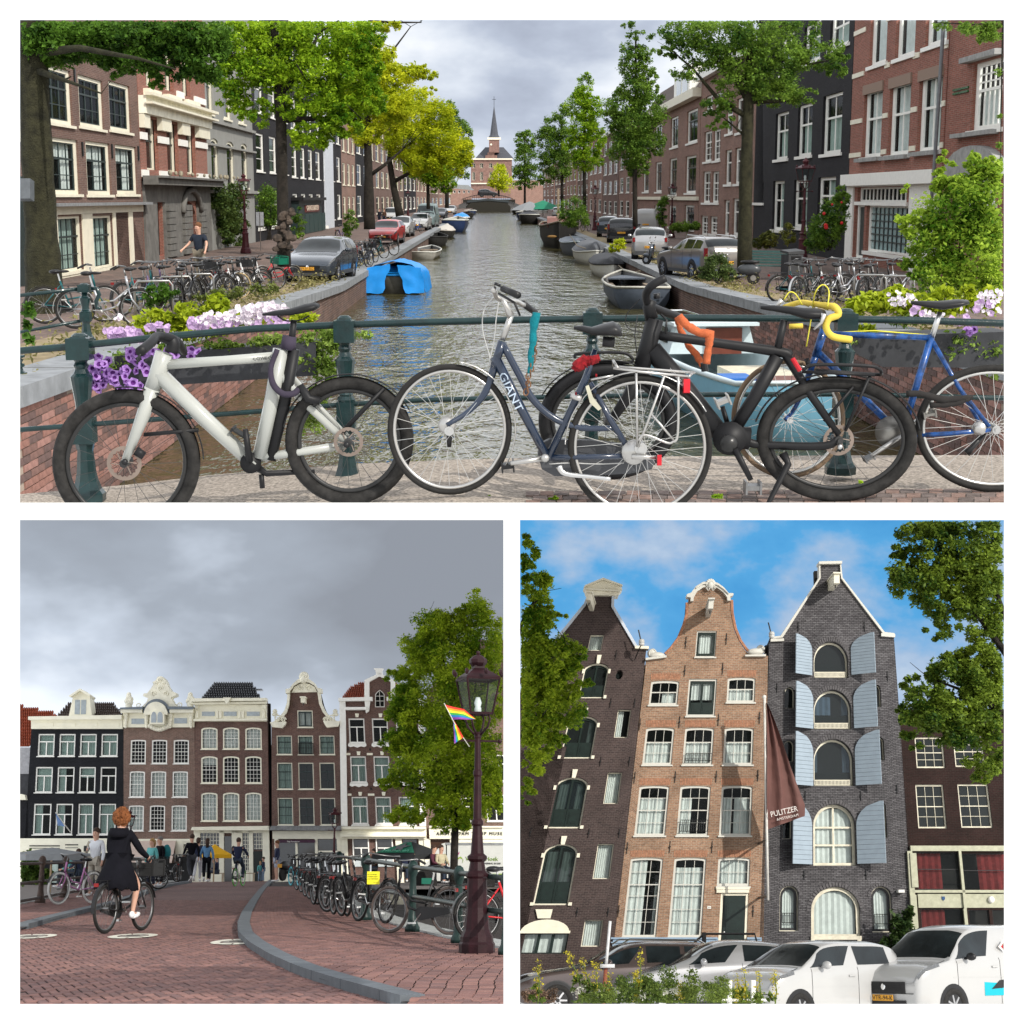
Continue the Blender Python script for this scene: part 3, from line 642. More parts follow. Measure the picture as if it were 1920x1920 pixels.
def person(name,label,Mw,top,legs,hair,pose='stand',sleeves=True,shorts=False,skirt=None,coat=False,shoe=None,group=None,bag=None,fem=False,sc_=1.0,hairlong=0,curly=False,arms=None,turn=0,phone=False,ears=True,det=1,inner=None):
 """x = to the person's left? here: +y is forward, +x right, z up (metres, 1.75 tall)"""
 Mw=Mw@Matrix.Scale(sc_,4);t=thing(name,label,'person',Mw,group);V=Vector;sh=.185 if not fem else .165
 J=dict(pel=V((0,0,.95)),wst=V((0,.01,1.08)),chs=V((0,.0,1.32)),nk=V((0,-.005,1.47)),hd0=V((0,.015,1.56)),hd1=V((0,.02,1.68)))
 hip=.09;kn={}
 if pose=='stand':L={1:[(.10,0,.93),(.11,.02,.50),(.12,-.02,.09),(.13,.13,.03)],-1:[(-.10,0,.93),(-.11,.02,.5),(-.12,-.02,.09),(-.14,.13,.03)]}
 elif pose=='walk':L={1:[(.10,0,.93),(.10,.2,.54),(.09,.26,.12),(.10,.42,.05)],-1:[(-.10,0,.93),(-.10,-.04,.5),(-.10,-.38,.2),(-.10,-.26,.08)]}
 elif pose=='ride':L={1:[(.10,.02,.93),(.13,.36,.66),(.12,.26,.22),(.13,.42,.20)],-1:[(-.10,.02,.93),(-.12,.30,.84),(-.12,.14,.47),(-.13,.30,.45)]}
 else:L={1:[(.10,0,.93),(.13,.42,.93),(.13,.42,.48),(.13,.56,.44)],-1:[(-.10,0,.93),(-.13,.42,.93),(-.13,.42,.48),(-.13,.56,.44)]}
 A=arms or{'stand':{1:[(.24,-.02,1.15),(.25,.06,.92)],-1:[(-.24,-.02,1.15),(-.25,.06,.92)]},'walk':{1:[(.25,-.12,1.16),(.26,-.1,.93)],-1:[(-.25,.08,1.16),(-.25,.24,1.0)]},'ride':{1:[(.29,.2,1.2),(.28,.44,1.1)],-1:[(-.29,.2,1.2),(-.28,.44,1.1)]},'sit':{1:[(.25,.08,1.16),(.15,.3,1.1)],-1:[(-.25,.08,1.16),(-.15,.3,1.1)]}}[pose]
 P={'pel':(J['pel'],.10),'wst':(J['wst'],.085),'chs':(J['chs'],.095),'nk':(J['nk'],.055),'hd0':(J['hd0'],.075),'hd1':(J['hd1'],.092),'hd2':(J['hd1']+V((0,0,.07)),.07),'nose':(J['hd0']+V((0,.105,.055)),.014)}
 ch=[['pel','wst','chs','nk','hd0','hd1','hd2'],['hd0','nose']]
 for s in(1,-1):
  h,k_,an,to=[V(q)for q in L[s]];P.update({f'h{s}':(h,.09),f'k{s}':(k_,.058),f'c{s}':(k_.lerp(an,.3),.056),f'a{s}':(an,.036),f't{s}':(to,.03)});ch.append(['pel',f'h{s}',f'k{s}',f'c{s}',f'a{s}',f't{s}'])
  el,wr=[V(q)for q in A[s]];d=(wr-el).normalized();hand=wr+d*.07;P.update({f's{s}':(V((s*sh,0,1.42)),.045),f'e{s}':(el,.04),f'w{s}':(wr,.026),f'p{s}':(hand,.03)});ch.append(['chs',f's{s}',f'e{s}',f'w{s}',f'p{s}'])
  side=d.cross(V((1,0,0))).normalized()if abs(d.x)<.9 else V((0,0,1))
  if det:
   for i in range(4):P[f'f{s}{i}']=(hand+side*(.026*(i-1.5))+d*(.07+.012*(1-abs(i-1.3)))+V((-s*.015,0,0)),.009);ch.append([f'p{s}',f'f{s}{i}'])
   P[f'th{s}']=(hand+side*.05+V((0,.02,0)),.011);ch.append([f'p{s}',f'th{s}'])
 obj('body',skin_mesh(ch,P,1),skin,t,smooth=True,local=True)
 T={'pel':(J['pel'],.142),'wst':(J['wst'],.125),'chs':(J['chs'],.15)};T['nk2']=(J['nk']+V((0,0,-.03)),.07);tc=[['pel','wst','chs','nk2']]
 if coat:T['hem']=(V((0,-.02,.74)),.21);T['pel']=(J['pel'],.165);T['wst']=(J['wst'],.14);tc[0]=['hem','pel','wst','chs','nk2']
 for s in(1,-1):
  T[f's{s}']=(P[f's{s}'][0],.072);T[f'e{s}']=(P[f'e{s}'][0],.055)
  if sleeves:T[f'w{s}']=(P[f'w{s}'][0],.04);tc.append(['chs',f's{s}',f'e{s}',f'w{s}'])
  else:T[f'e{s}']=(P[f's{s}'][0].lerp(P[f'e{s}'][0],.75),.062);tc.append(['chs',f's{s}',f'e{s}'])
 obj('coat' if coat else 'shirt',skin_mesh(tc,T,1),top,t,smooth=True,local=True)
 if legs is not None:
  T={'pel':(J['pel'],.135)};tc=[]
  for s in(1,-1):
   T[f'h{s}']=(P[f'h{s}'][0],.108);T[f'k{s}']=(P[f'k{s}'][0]if not shorts else P[f'h{s}'][0].lerp(P[f'k{s}'][0],.85),.078 if not shorts else .088);tc.append(['pel',f'h{s}',f'k{s}'])
   if not shorts:T[f'a{s}']=(P[f'a{s}'][0]+V((0,0,.03)),.06);tc[-1].append(f'a{s}')
  obj('shorts' if shorts else 'trousers',skin_mesh(tc,T,1),legs,t,smooth=True,local=True)
 sm=shoe or M('white_shoe',(.7,.7,.7),.6)
 for s in(1,-1):
  an,to=P[f'a{s}'][0],P[f't{s}'][0];d=(to-an);mb=MB();m_=an.lerp(to,.6);m_.z-=.02;a=math.atan2(d.z,d.y);R_=Matrix.Rotation(a+.35,3,'X');mb.ball(m_,.07,10,(.68,1.9,.6),R_);mb.ball(an+V((0,-.01,-.02)),.055,8,(.9,1,1));obj('shoe',mb,sm,t,smooth=True,local=True)
 c=J['hd1'];mb=MB()
 if curly:
  mb.ball(c+V((0,-.03,.01)),.105,10)
  for i in range(260):
   q=V((random.gauss(0,1),random.gauss(0,1)-.3,random.gauss(0,1)+.1)).normalized()
   if q.y>.55 and q.z<.45:continue
   mb.ball(c+V((q.x*.115,q.y*.115-.02,q.z*.135-.01))*1.0,.014+random.random()*.02,5)
 else:
  mb.ball(c+V((0,-.014,.035)),.105,14,(.95,1.02,1.0))
  if hairlong:mb.tube([c+V((0,-.07,.05)),c+V((0,-.10,-.06)),c+V((0,-.10,-.06-hairlong))],[.09,.085,.05],8)
 if hair:obj('hair',mb,hair,t,smooth=not curly,local=True)
 if not curly:
  fb=MB();fb.ball(c+V((0,.035,-.035)),.083,12,(.95,.9,1.15));f=obj('face',fb,skin,t,smooth=True,local=True)
  e=MB();
  for s in(1,-1):e.ball(c+V((s*.032,.105,-.012)),.010,6)
  e.box(c+V((0,.108,-.078)),(.045,.01,.009));obj('eyes_and_mouth',e,M('dark_feature',(.08,.03,.025),.6),f,local=True)
  e=MB();
  for s in(1,-1):e.ball(c+V((s*.086,.0,-.03)),.026,6,(.4,.8,1.2))
  obj('ears',e,skin,f,local=True)
 return t
 # PLACE 3 (lower right of the photograph): three warehouses, cars in front
CUR[0]=3
def sky3(nt):
 co=objco(nt);mp=nt.nodes.new('ShaderNodeMapping');link(nt,co,mp.inputs[0]);mp.inputs['Scale'].default_value=(.045,.045,.07);mp.inputs['Location'].default_value=(3.4,0,.35)
 n=noise_t(nt,mp.outputs[0],1.0,6,.55);sx=nt.nodes.new('ShaderNodeSeparateXYZ');link(nt,co,sx.inputs[0])
 ma=nt.nodes.new('ShaderNodeMath');ma.operation='MULTIPLY_ADD';ma.inputs[1].default_value=-.004;link(nt,sx.outputs[2],ma.inputs[0]);ma.inputs[2].default_value=.18
 ad=nt.nodes.new('ShaderNodeMath');ad.operation='ADD';link(nt,n,ad.inputs[0]);link(nt,ma.outputs[0],ad.inputs[1])
 return ramp(nt,ad.outputs[0],[(.36,(.045,.25,.55)),(.50,(.085,.33,.63)),(.60,(.32,.44,.61)),(.72,(.52,.60,.70))])
D3=68.0
mb=MB();mb.add([S3.at(960,960,170),S3.at(1890,960,170),S3.at(1890,1890,170),S3.at(960,1890,170)],[(0,1,2,3)])
struct('sky',mb,Memit_sky('blue_sky_with_cloud',sky3))
mb=MB();mb.add([S3.loc(-4,12,-1.3),S3.loc(30,12,-1.3),S3.loc(40,69,-1.3),S3.loc(-4,69,-1.3)],[(0,1,2,3)])
struct('street',mb,Mbrick('street_clinkers_sun',(.17,.12,.10),(.12,.09,.08),(.05,.045,.04)))
ppm=S3.ppm(D3)
F3=fac_flat(S3,D3,1516,-1300,1750,ppm);A3=F3.A
F3L=fac_flat(S3,D3+.02,1347,110,1750,ppm);AL=F3L.A
def R3(A,x0,x1,y0,y1):return rect(A(x0,y1),A(x1,y1),y0,y1)
b_orange=Mbrick('orange_brown_brick',(.32,.185,.115),(.21,.115,.073),(.31,.27,.21),stain=.3)
b_purple=Mbrick('dark_purple_brick',(.062,.042,.040),(.040,.028,.028),(.105,.085,.075),stain=.3)
b_grey=Mbrick('charcoal_painted_brick',(.13,.125,.13),(.075,.071,.075),(.018,.017,.018),stain=.3,bmp=1)
b_red=Mbrick('dark_red_brick',(.026,.010,.009),(.018,.007,.006),(.03,.025,.02))
arch_m=M('soldier_brick',(.33,.16,.095),.85,var=.35,scale=9)
bluep=M('pale_blue_shutter_paint',(.27,.33,.385),.5,var=.07,scale=3)
plinth=M('pale_blue_plinth_paint',(.24,.33,.43),.6,var=.06)
whiteb=M('bright_white_paint',(.52,.51,.46),.45,var=.04)
# middle house
h=House('canal_house','tall orange brown brick house with bell gable, three windows per floor and a green door',F3,S3.at(1288,1775,D3),b_orange,rec=.12)
def curve(pts):return[(A3(x,y),y)for x,y in pts]
out=curve([(1140,1865),(1430,1865),(1440,1230),(1404,1226),(1396,1218),(1386,1203),(1377,1182),(1371,1155),(1369,1125),(1362,1113),(1349,1103),(1331,1098),(1313,1101),(1300,1110),(1292,1122),(1290,1150),(1284,1172),(1275,1194),(1262,1213),(1246,1230),(1212,1237)])
def sash3(x0,x1,y0,y1,r,mid,cp=(0,1,.25,1),cur=cloth,**k):
 h.window(arch(A3(x0,y1),A3(x1,y1),y0,y1,3,6),fw=4.2,cols=3,rows=r,mids=[mid],frame=whiteb,bw=1.0,cur=cur,curpart=cp,sill=2.2,**k);h.soldier((A3(x0,y1)-1,A3(x1,y1)+1,y0-13,y0-1.5),arch_m)
sash3(1216,1270,1276,1322,[],.47,cp=(.45,1,.5,1));sash3(1362,1415,1270,1317,[],.47,cp=(0,1,.45,1))
for(x0,x1)in((1204,1259),(1279,1335),(1355,1411)):sash3(x0,x1,1364,1434,[.7],.38,cp=[(0,1,.38,1)])
for i,(x0,x1)in enumerate(((1189,1247),(1268,1327),(1348,1408))):sash3(x0,x1,1473,1567,[.22,.76],.49,cp=[[(0,1,.22,1)],[(0,.42,.22,1)],[(0,.35,.2,1),(.45,1,.2,1)]][i])
sash3(1166,1230,1608,1757,[.16,.48,.66,.83],.33,cp=[(0,.55,0,1),(.9,1,.3,1)]);sash3(1252,1315,1608,1757,[.16,.48,.66,.83],.33,cp=(0,1,.1,1));sash3(1344,1405,1608,1662,[.5],.99,cp=(0,1,0,1))
w=h.window(R3(A3,1303,1341,1183,1232),fw=2.2,frame=whiteb,bars=green_d,sash=5,cur=cloth,cols=1,sill=2)
w=h.window(R3(A3,1286,1340,1273,1343),fw=3.6,frame=whiteb,bars=green_d,sash=4.5,cols=2,bw=5,cur=cloth,sill=2,curpart=(0,1,.05,.55))
m2=MB();a0,a1=A3(1293,1340),A3(1334,1340)
for u0,u1 in((a0+1,(a0+a1)/2-1),((a0+a1)/2+1,a1-1)):bar(m2,F3,u0,u1,1317,1337,-.12,-.07);bar(m2,F3,u0+3,u1-3,1320,1334,-.07,-.055)
obj('loft_door_panel',m2,green_d,w)
d=h.window(R3(A3,1346,1400,1674,1778),fw=5,frame=cream,cols=1,gl=green_d,rec=.1,name='door')
m2=MB();a0,a1=A3(1352,1778)+1,A3(1395,1778)-1
bar(m2,F3,a0,a1,1679,1778,-.10,-.05);bar(m2,F3,a0+6,a1-6,1684,1745,-.05,-.03);bar(m2,F3,a0+9,a1-9,1688,1741,-.03,-.022);bar(m2,F3,a0+6,a1-6,1753,1775,-.05,-.03)
q=obj('door_leaf',m2,green_d,d);m2=MB().ball(F3(a0+3,1748,-.02),.05,8);obj('door_knob',m2,steel,q,smooth=True)
h.wall(out)
h.slab('door_transom',[rect(A3(1342,1670),A3(1405,1670),1664,1668),rect(A3(1343,1673),A3(1404,1673),1668.5,1674)],cream,0,.1)
h.slab('plinth',[rect(A3(1146,1790),A3(1345,1790),1759,1860),rect(A3(1400,1790),A3(1427,1790),1759,1860)],plinth,0,.07)
h.slab('plinth_ledge',[rect(A3(1145,1760),A3(1345,1760),1757.5,1761),rect(A3(1145,1768),A3(1345,1768),1766,1768),rect(A3(1400,1760),A3(1427,1760),1757.5,1761)],plinth,.07,.14)
top=[(1369,1128),(1368,1120),(1374,1118),(1374,1114),(1365,1114),(1356,1103),(1345,1095),(1331,1091),(1317,1093),(1304,1101),(1295,1113),(1287,1116),(1287,1121),(1294,1122),(1294,1129)]
inn=[(1299,1129),(1300,1122),(1306,1111),(1318,1103),(1331,1101),(1344,1104),(1355,1112),(1362,1121),(1363,1128)]
h.slab('gable_coping',[curve(top+inn)],whiteb,-.3,.22)
h.slab('gable_moulding',[curve([(x,y+2.5)for x,y in top[4:10]]+[(1304,1106),(1317,1098),(1331,1096.5),(1345,1100),(1356,1108)][::1])],whiteb,.22,.3)
h.slab('cornice',[curve([(1210,1239),(1249,1234),(1249,1230),(1210,1235)]),curve([(1396,1232),(1435,1232),(1435,1228),(1396,1229)])],whiteb,-.2,.2)
for sg,ca,cb in((1,1222,1226),(-1,1426,1219)):
 s_=scroll(F3,A3(ca,cb),cb,9,1.4,1.9,flip=sg,d=.12);s_.ball(F3(A3(ca,cb)+sg*12,cb+4,.1),.22,10,(1.6,.6,.7));s_.ball(F3(A3(ca,cb),cb,.05),.2,10,(1,.5,1));obj('gable_scroll',s_,whiteb,h.t,smooth=True)
s_=MB()
for k in range(7):a=math.pi*k/6;s_.ball(F3(A3(1331,1097)+7.5*math.cos(a),1098-6*math.sin(a),.25),.09,8,(1,.6,1.3))
s_.ball(F3(A3(1331,1097),1100,.28),.14,8,(1,.6,1.2));obj('gable_crest',s_,whiteb,h.t,smooth=True)
for sg in(1,-1):obj('crest_scroll',scroll(F3,A3(1331+sg*5,1107),1107,4.5,1.3,1.1,flip=sg,d=.28),whiteb,h.t,smooth=True)
for xs_ in([(1288,1130),(1288,1150),(1282,1172),(1272,1196),(1259,1214),(1247,1226)],[(1372,1125),(1373,1150),(1379,1178),(1388,1200),(1399,1216),(1409,1226)]):
 m2=MB().tube([F3(A3(x,y),y,-.02)for x,y in xs_],.07,5);obj('gable_edge_tiles',m2,arch_m,h.t)
def hoist(hh,F,A,x,y,w=9,hh_=10,L_=1.5,lean=0,m=whiteb):
 mb=MB();a=A(x,y);P=[F(a-w/2,y+hh_,0),F(a+w/2,y+hh_,0),F(a+w/2,y,0),F(a-w/2,y,0)];out_=(F(a,y,1)-F(a,y,0))*L_+(F(a+lean,y,0)-F(a,y,0));mb.hexa(P+[p+out_ for p in P])
 cap=[F(a-w*.7,y,0),F(a+w*.7,y,0),F(a+w*.7,y-2.5,0),F(a-w*.7,y-2.5,0)];mb.hexa(cap+[p+out_*1.08 for p in cap]);o=obj('hoist_beam',mb,m,hh.t)
 mb=MB();mb.tube([F(a+lean*.7,y+hh_,L_*.75),F(a+lean*.7,y+hh_+5,L_*.75)],.03,5);obj('hook',mb,black,o)
hoist(h,F3,A3,1328,1142,11,16,1.9,-5)
m2=[(A3(x,y),y)for x,y in((1200,1358),(1274,1354),(1347,1350),(1424,1346),(1190,1458),(1266,1457),(1343,1456),(1421,1454),(1286,1205),(1362,1198),(1284,1258),(1355,1254),(1176,1590),(1256,1588),(1335,1588),(1160,1708),(1412,1708))]
h.anchors(m2,11)
mb=MB();a0,a1=A3(1284,1432),A3(1331,1432)
def balc(a0,a1,b0,b1,n,m,hh,F,d=.12,par=None,th=.014):
 mb=MB()
 for b in(b0,b1):mb.tube([F(a0,b,d),F(a1,b,d)],th*1.2,4)
 for i in range(n+1):a=a0+(a1-a0)*i/n;mb.tube([F(a,b0,d),F(a,b1,d)],th,4)
 obj('balcony_rail',mb,m,par or hh.t)
balc(A3(1285,1428),A3(1333,1428),1413,1427,14,black,h,F3);balc(A3(1274,1560),A3(1325,1560),1538,1559,14,black,h,F3)
h.slab('house_number',[rect(A3(1326,1704),A3(1333,1704),1699,1704)],white,0,.02)
tx=text('house_number_lettering','207',.085,F3(A3(1327,1703),1703,.024),Rcols((1,0,0),S3.u),black,h.t,ex=.002)
mb=MB();mb.tube([S3.at(1285,1783,D3-2),S3.at(1320,1751,D3-2),S3.at(1415,1751,D3-2),S3.at(1420,1770,D3-2)],.05,6);mb.tube([S3.at(1320,1748,D3-2),S3.at(1320,1785,D3-2)],.09,6)
tag(obj('stoop_railing',mb,black),'black iron stoop railing in front of the green door of the orange brick house','railing')
# left house
h=House('warehouse','dark purple brick warehouse with white pedimented neck gable and green arched loft doors',F3L,S3.at(1040,1775,D3),b_purple,rec=.2)
def AC(pts):return[(AL(x,y),y)for x,y in pts]
out=AC([(880,1865),(1144,1865),(1212,1216),(1190,1213),(1146,1138),(1147,1119),(1106,1116),(1098,1136),(1040,1205),(985,1275),(962,1330)])
def loft(x0,x1,y0,y1,rise,cp):
 F=F3L;a0,a1=AL(x0,y1),AL(x1,y1)
 w=h.window(arch(a0,a1,y0,y1,rise),fw=3.0,frame=cream,bars=green_d,sash=4,cols=2,bw=4.5,gl=glass_d,cur=cloth if cp else None,curpart=cp or(0,1,0,1),rec=.25)
 m=MB();q0,q1=a0+4,a1-4;yb=y1-3;ym=y1-(y1-y0)*.38;c=(q0+q1)/2
 for u0,u1 in((q0,c-.8),(c+.8,q1)):bar(m,F,u0,u1,ym,yb,-.25,-.19);bar(m,F,u0+5,u1-5,ym+5,yb-6,-.19,-.165);bar(m,F,u0+7,u1-7,ym+8,yb-9,-.165,-.155)
 obj('loft_door_panel',m,green_d,w)
 cc=(a0+a1)/2;h.slab('keystone',[[(cc-4,y0+2),(cc+4,y0+2),(cc+6,y0-14),(cc-6,y0-14)]],cream,0,.14)
 h.slab('door_surround',[rect(a0-6,a0+1,y1-5,y1+1),rect(a1-1,a1+6,y1-5,y1+1),rect(a0-5,a0+1,y0+rise,y0+rise+8),rect(a1-1,a1+5,y0+rise,y0+rise+8)],cream,0,.1)
 return w
loft(1084,1132,1243,1309,12,None);loft(1050,1109,1342,1422,14,[(.75,1,.1,.7)]);loft(1025,1088,1457,1553,16,[(.1,.42,.1,.62),(.7,.95,.1,.62)]);loft(999,1066,1582,1697,18,[(.1,.45,.1,.62),(.6,.95,.1,.62)])
h.window(R3(AL,1101,1127,1190,1220),fw=2.2,frame=cream,cur=cloth,rec=.2)
for x0,x1,y0,y1 in((1151,1177,1330,1383),(1131,1159,1448,1507),(1111,1143,1582,1648),(1089,1125,1725,1775),(997,1020,1336,1385)):h.window(R3(AL,x0,x1,y0,y1),fw=2.0,frame=cream,cur=cloth,rec=.25,curpart=(0,1 if y0>1400 else .5,0,1))
c0=AL(1161,1265);h.window([(c0+10*math.cos(i*math.pi/8),1265+9*math.sin(i*math.pi/8))for i in range(16)],fw=1.2,frame=b_purple,rec=.22,gl=glass_d,name='round_window')
h.window(rect(AL(975,1790),AL(1060,1790),1750,1788),fw=2,frame=green_d,cols=3,bw=6,cur=cloth,rec=.2)
h.wall(out)
ca=(AL(975,1750)+AL(1066,1750))/2;h.slab('door_arch',[[(ca+46*math.cos(math.pi*i/12),1748-24*math.sin(math.pi*i/12))for i in range(13)]],cream,0,.08)
h.slab('arch_ledge',[rect(ca-48,ca+48,1745,1750)],cream,0,.16);h.slab('keystone',[[(AL(1008,1722),1722),(AL(1032,1722),1722),(AL(1036,1706),1705),(AL(1004,1706),1705)]],cream,0,.12)
h.slab('gable_coping',[AC([(1190,1213),(1194,1210),(1151,1137),(1152,1117),(1147,1119),(1146,1138)]),AC([(1098,1136),(1093,1134),(1020,1224),(1024,1228)]),AC([(1106,1116),(1101,1116),(1093,1136),(1098,1136)])],M('lead_grey_paint',(.48,.52,.58),.5,var=.08),-.25,.1)
h.slab('pediment',[AC([(1094,1104),(1130,1089),(1164,1101),(1166,1108),(1160,1113),(1159,1119),(1101,1118),(1098,1112),(1097,1108)])],cream,-.5,.25)
h.slab('pediment_moulding',[AC([(1094,1105),(1096,1101),(1130,1087),(1166,1100),(1166,1103),(1130,1091)]),AC([(1096,1109),(1161,1113),(1161,1110),(1096,1106)])],cream,.25,.42)
h.slab('shoulder_stone',[AC([(1190,1217),(1216,1218),(1216,1213),(1190,1212)])],cream,-.3,.2)
hoist(h,F3L,AL,1112,1134,12,12,2.3,-18,cream)
h.anchors([(AL(x,y),y)for x,y in((1155,1228),(1145,1318),(1190,1318),(1126,1428),(1180,1428),(1104,1562),(1161,1562),(1082,1710),(1140,1710),(1020,1429),(995,1560))],9)
def floodlight(px,py):
 mb=MB();P=S3.at(px,py,D3-.8);mb.ball(P,.13,10,(1,1,.8));mb.lathe([(.10,0),(.13,.12),(.08,.2)],10,Matrix.Translation(P));t_=tag(obj('gable_lamp',mb,M('lamp_grey',(.45,.45,.43),.4),smooth=True),'small white floodlight on an arm at the %s'%('joint of the purple and orange gables' if px<1300 else 'left shoulder of the grey gable'),'lamp')
 mb=MB();mb.tube([P,P+S3.u*.6+Vector((-.12,0,0))],.03,5);mb.tube([P,P-S3.u*.55+S3.f*.7+Vector((-.25,0,0))],.025,5);obj('arm',mb,black,t_)
floodlight(1203,1207);floodlight(1447,1193)
# right house
h=House('warehouse','charcoal painted brick warehouse with pointed gable and pale blue shutters beside arched windows',F3,S3.at(1570,1775,D3+.05),b_grey,rec=.3)
out=curve([(1421,1865),(1724,1865),(1676,1192),(1655,1189),(1576,1085),(1574,1057),(1537,1057),(1538,1085),(1467,1196),(1443,1199)])
AR=[(1526,1591,1203,1271),(1526,1597,1294,1367),(1526,1601,1386,1474)]
for i,(x0,x1,y0,y1)in enumerate(AR):
 a0,a1=A3(x0,y1),A3(x1,y1);w=h.window(arch(a0,a1,y0,y1,(a1-a0)*.48,14),fw=3.6,frame=cream,rec=.32,gl=Mglass('sky_reflection_glass',(.55,.7,.85),.35),cur=[None,cloth,cloth][i],curpart=[(0,1,0,1),[(0,.5,.1,.62),(.82,1,.1,.62)],[(0,.1,.1,.7),(.8,1,.1,.7)]][i])  # blue tint of the panes is a painted-in sky reflection
 balc(a0+4,a1-4,y1-12,y1-3,26,cream,h,F3,d=-.2,par=w,th=.02)
 m2=MB();bar(m2,F3,a0+3.5,a1-3.5,y1-25,y1-12,-.3,-.27);obj('glass_balustrade',m2,glass_d,w)
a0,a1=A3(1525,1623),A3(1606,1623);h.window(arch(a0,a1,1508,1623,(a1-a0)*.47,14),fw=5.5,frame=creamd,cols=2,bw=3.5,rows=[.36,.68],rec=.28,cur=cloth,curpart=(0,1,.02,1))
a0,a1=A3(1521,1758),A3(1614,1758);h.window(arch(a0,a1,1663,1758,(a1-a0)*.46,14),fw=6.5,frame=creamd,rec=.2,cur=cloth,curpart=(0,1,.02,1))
for x0,x1,y0,y1 in((1471,1489,1288,1328),(1470,1488,1388,1428),(1467,1484,1530,1573),(1640,1653,1284,1326),(1644,1659,1382,1426),(1648,1664,1504,1571)):
 a0,a1=A3(x0,y1),A3(x1,y1);h.window(arch(a0,a1,y0,y1,(a1-a0)*.5),fw=1.6,frame=cream,rec=.25,gl=glass_d)
for x0,x1,y0,y1 in((1461,1497,1661,1746),(1636,1675,1662,1748)):
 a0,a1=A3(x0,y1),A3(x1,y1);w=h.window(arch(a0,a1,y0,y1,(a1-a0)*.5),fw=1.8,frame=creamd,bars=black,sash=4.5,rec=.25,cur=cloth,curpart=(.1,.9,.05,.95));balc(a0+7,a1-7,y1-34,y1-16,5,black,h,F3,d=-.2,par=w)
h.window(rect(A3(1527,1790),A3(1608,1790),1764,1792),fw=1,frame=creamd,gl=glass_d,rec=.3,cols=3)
h.wall(out)
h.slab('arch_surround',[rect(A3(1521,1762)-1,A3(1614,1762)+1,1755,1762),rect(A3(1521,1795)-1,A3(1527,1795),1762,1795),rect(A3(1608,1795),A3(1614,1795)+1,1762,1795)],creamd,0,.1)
grs=M('grey_soldier_brick',(.09,.085,.088),.8,var=.4,scale=9)
def voussoirs(x0,x1,y0,y1,hh,F,A,m,rise=.5,n=18,w=9):
 a0,a1=A(x0,y1),A(x1,y1);c=(a0+a1)/2;r=(a1-a0)/2;cy=y0+r*rise*2;mb=MB()
 for i in range(n):
  t0=math.pi*(i+.12)/n;t1=math.pi*(i+.88)/n;q=[]
  for rr,tt in((r+1,t0),(r+w,t0),(r+w,t1),(r+1,t1)):q.append((c+rr*math.cos(tt),cy-rr*math.sin(tt)*(1 if rise>=.45 else rise*2)))
  slab(mb,F,q,0,.03)
 obj('brick_arch',mb,m,hh.t,kind='stuff')
for x0,x1,y0,y1 in AR+[(1525,1606,1508,1623),(1521,1614,1663,1758)]:voussoirs(x0,x1,y0,y1,h,F3,A3,grs,n=26)
for x0,x1,y0,y1 in((1461,1497,1661,1746),(1636,1675,1662,1748)):voussoirs(x0,x1,y0,y1,h,F3,A3,grs,n=14,w=7)
h.slab('gable_coping',[curve([(1655,1189),(1676,1192),(1676,1188),(1658,1186),(1579,1084),(1576,1057),(1574,1057),(1576,1085)]),curve([(1444,1199),(1467,1196),(1538,1085),(1537,1057),(1535,1057),(1535,1084),(1463,1193),(1444,1195)])],whiteb,-.3,.12)
h.slab('gable_cap',[curve([(1534,1060),(1577,1059),(1577,1054),(1534,1055)])],whiteb,-.4,.25)
h.slab('shoulder_stone',[curve([(1444,1204),(1469,1203),(1469,1198),(1444,1199)]),curve([(1651,1194),(1677,1196),(1677,1190),(1651,1188)])],whiteb,0,.15)
hoist(h,F3,A3,1557,1091,13,17,1.5,-1,cream)
h.anchors([(A3(x,y),y)for x,y in((1457,1290),(1497,1175),(1621,1175),(1664,1268),(1455,1375),(1510,1492),(1614,1492),(1682,1480),(1452,1490),(1508,1640),(1624,1640))],9)
h.slab('security_camera',[rect(A3(1681,1674),A3(1692,1674),1669,1674)],white,0,.4)
def shutter(x0,x1,yt,yb,outer,i):
 """arched plank shutter swung open; hinge side is next to the window"""
 hing=x1 if outer<0 else x0;a_h=A3(hing,yb);a_f=A3(x0 if outer<0 else x1,yb);ang=.55;P0=F3(a_h,yb,.05);Wd=abs(a_f-a_h);par=h.t
 n=13;hgt=yb-yt;pm=[];first=None
 g=MB()
 for k in range(n):
  b0=yb-hgt*(k+1)/n+.25;b1=yb-hgt*k/n-.25
  def e(b):
   u=(yb-b)/hgt;
   if u<.62:return 0.0
   v=(u-.62)/.38;return Wd*(1-math.sqrt(max(0,1-v*v)))*1.0
  q=[(e(b1),b1),(Wd,b1),(Wd,b0),(min(e(b0),Wd-.5),b0)]
  mbk=MB();pts=[]
  for(u,b)in q:fr=u/ppm;pts.append(F3(a_h+outer*u*math.cos(.25),b,.06+fr*.62))
  nrm=(pts[1]-pts[0]).cross(pts[2]-pts[1]).normalized();
  if nrm.dot(S3.f)>0:nrm=-nrm
  mbk.hexa([p for p in pts]+[p+nrm*.05 for p in pts])
  if first is None:first=obj('shutter',mbk,bluep,par)
  else:obj('plank',mbk,bluep,first)
for i,(xl0,xl1,yt,yb,xr0,xr1)in enumerate(((1485,1521,1193,1267,1597,1637,),(1485,1523,1281,1367,1602,1641),(1484,1523,1374,1474,1605,1648),(1479,1521,1506,1621,1608,1656))):
 shutter(xl0,xl1,yt,yb,-1,i);shutter(xr0,xr1,yt-2,yb-1,1,i)
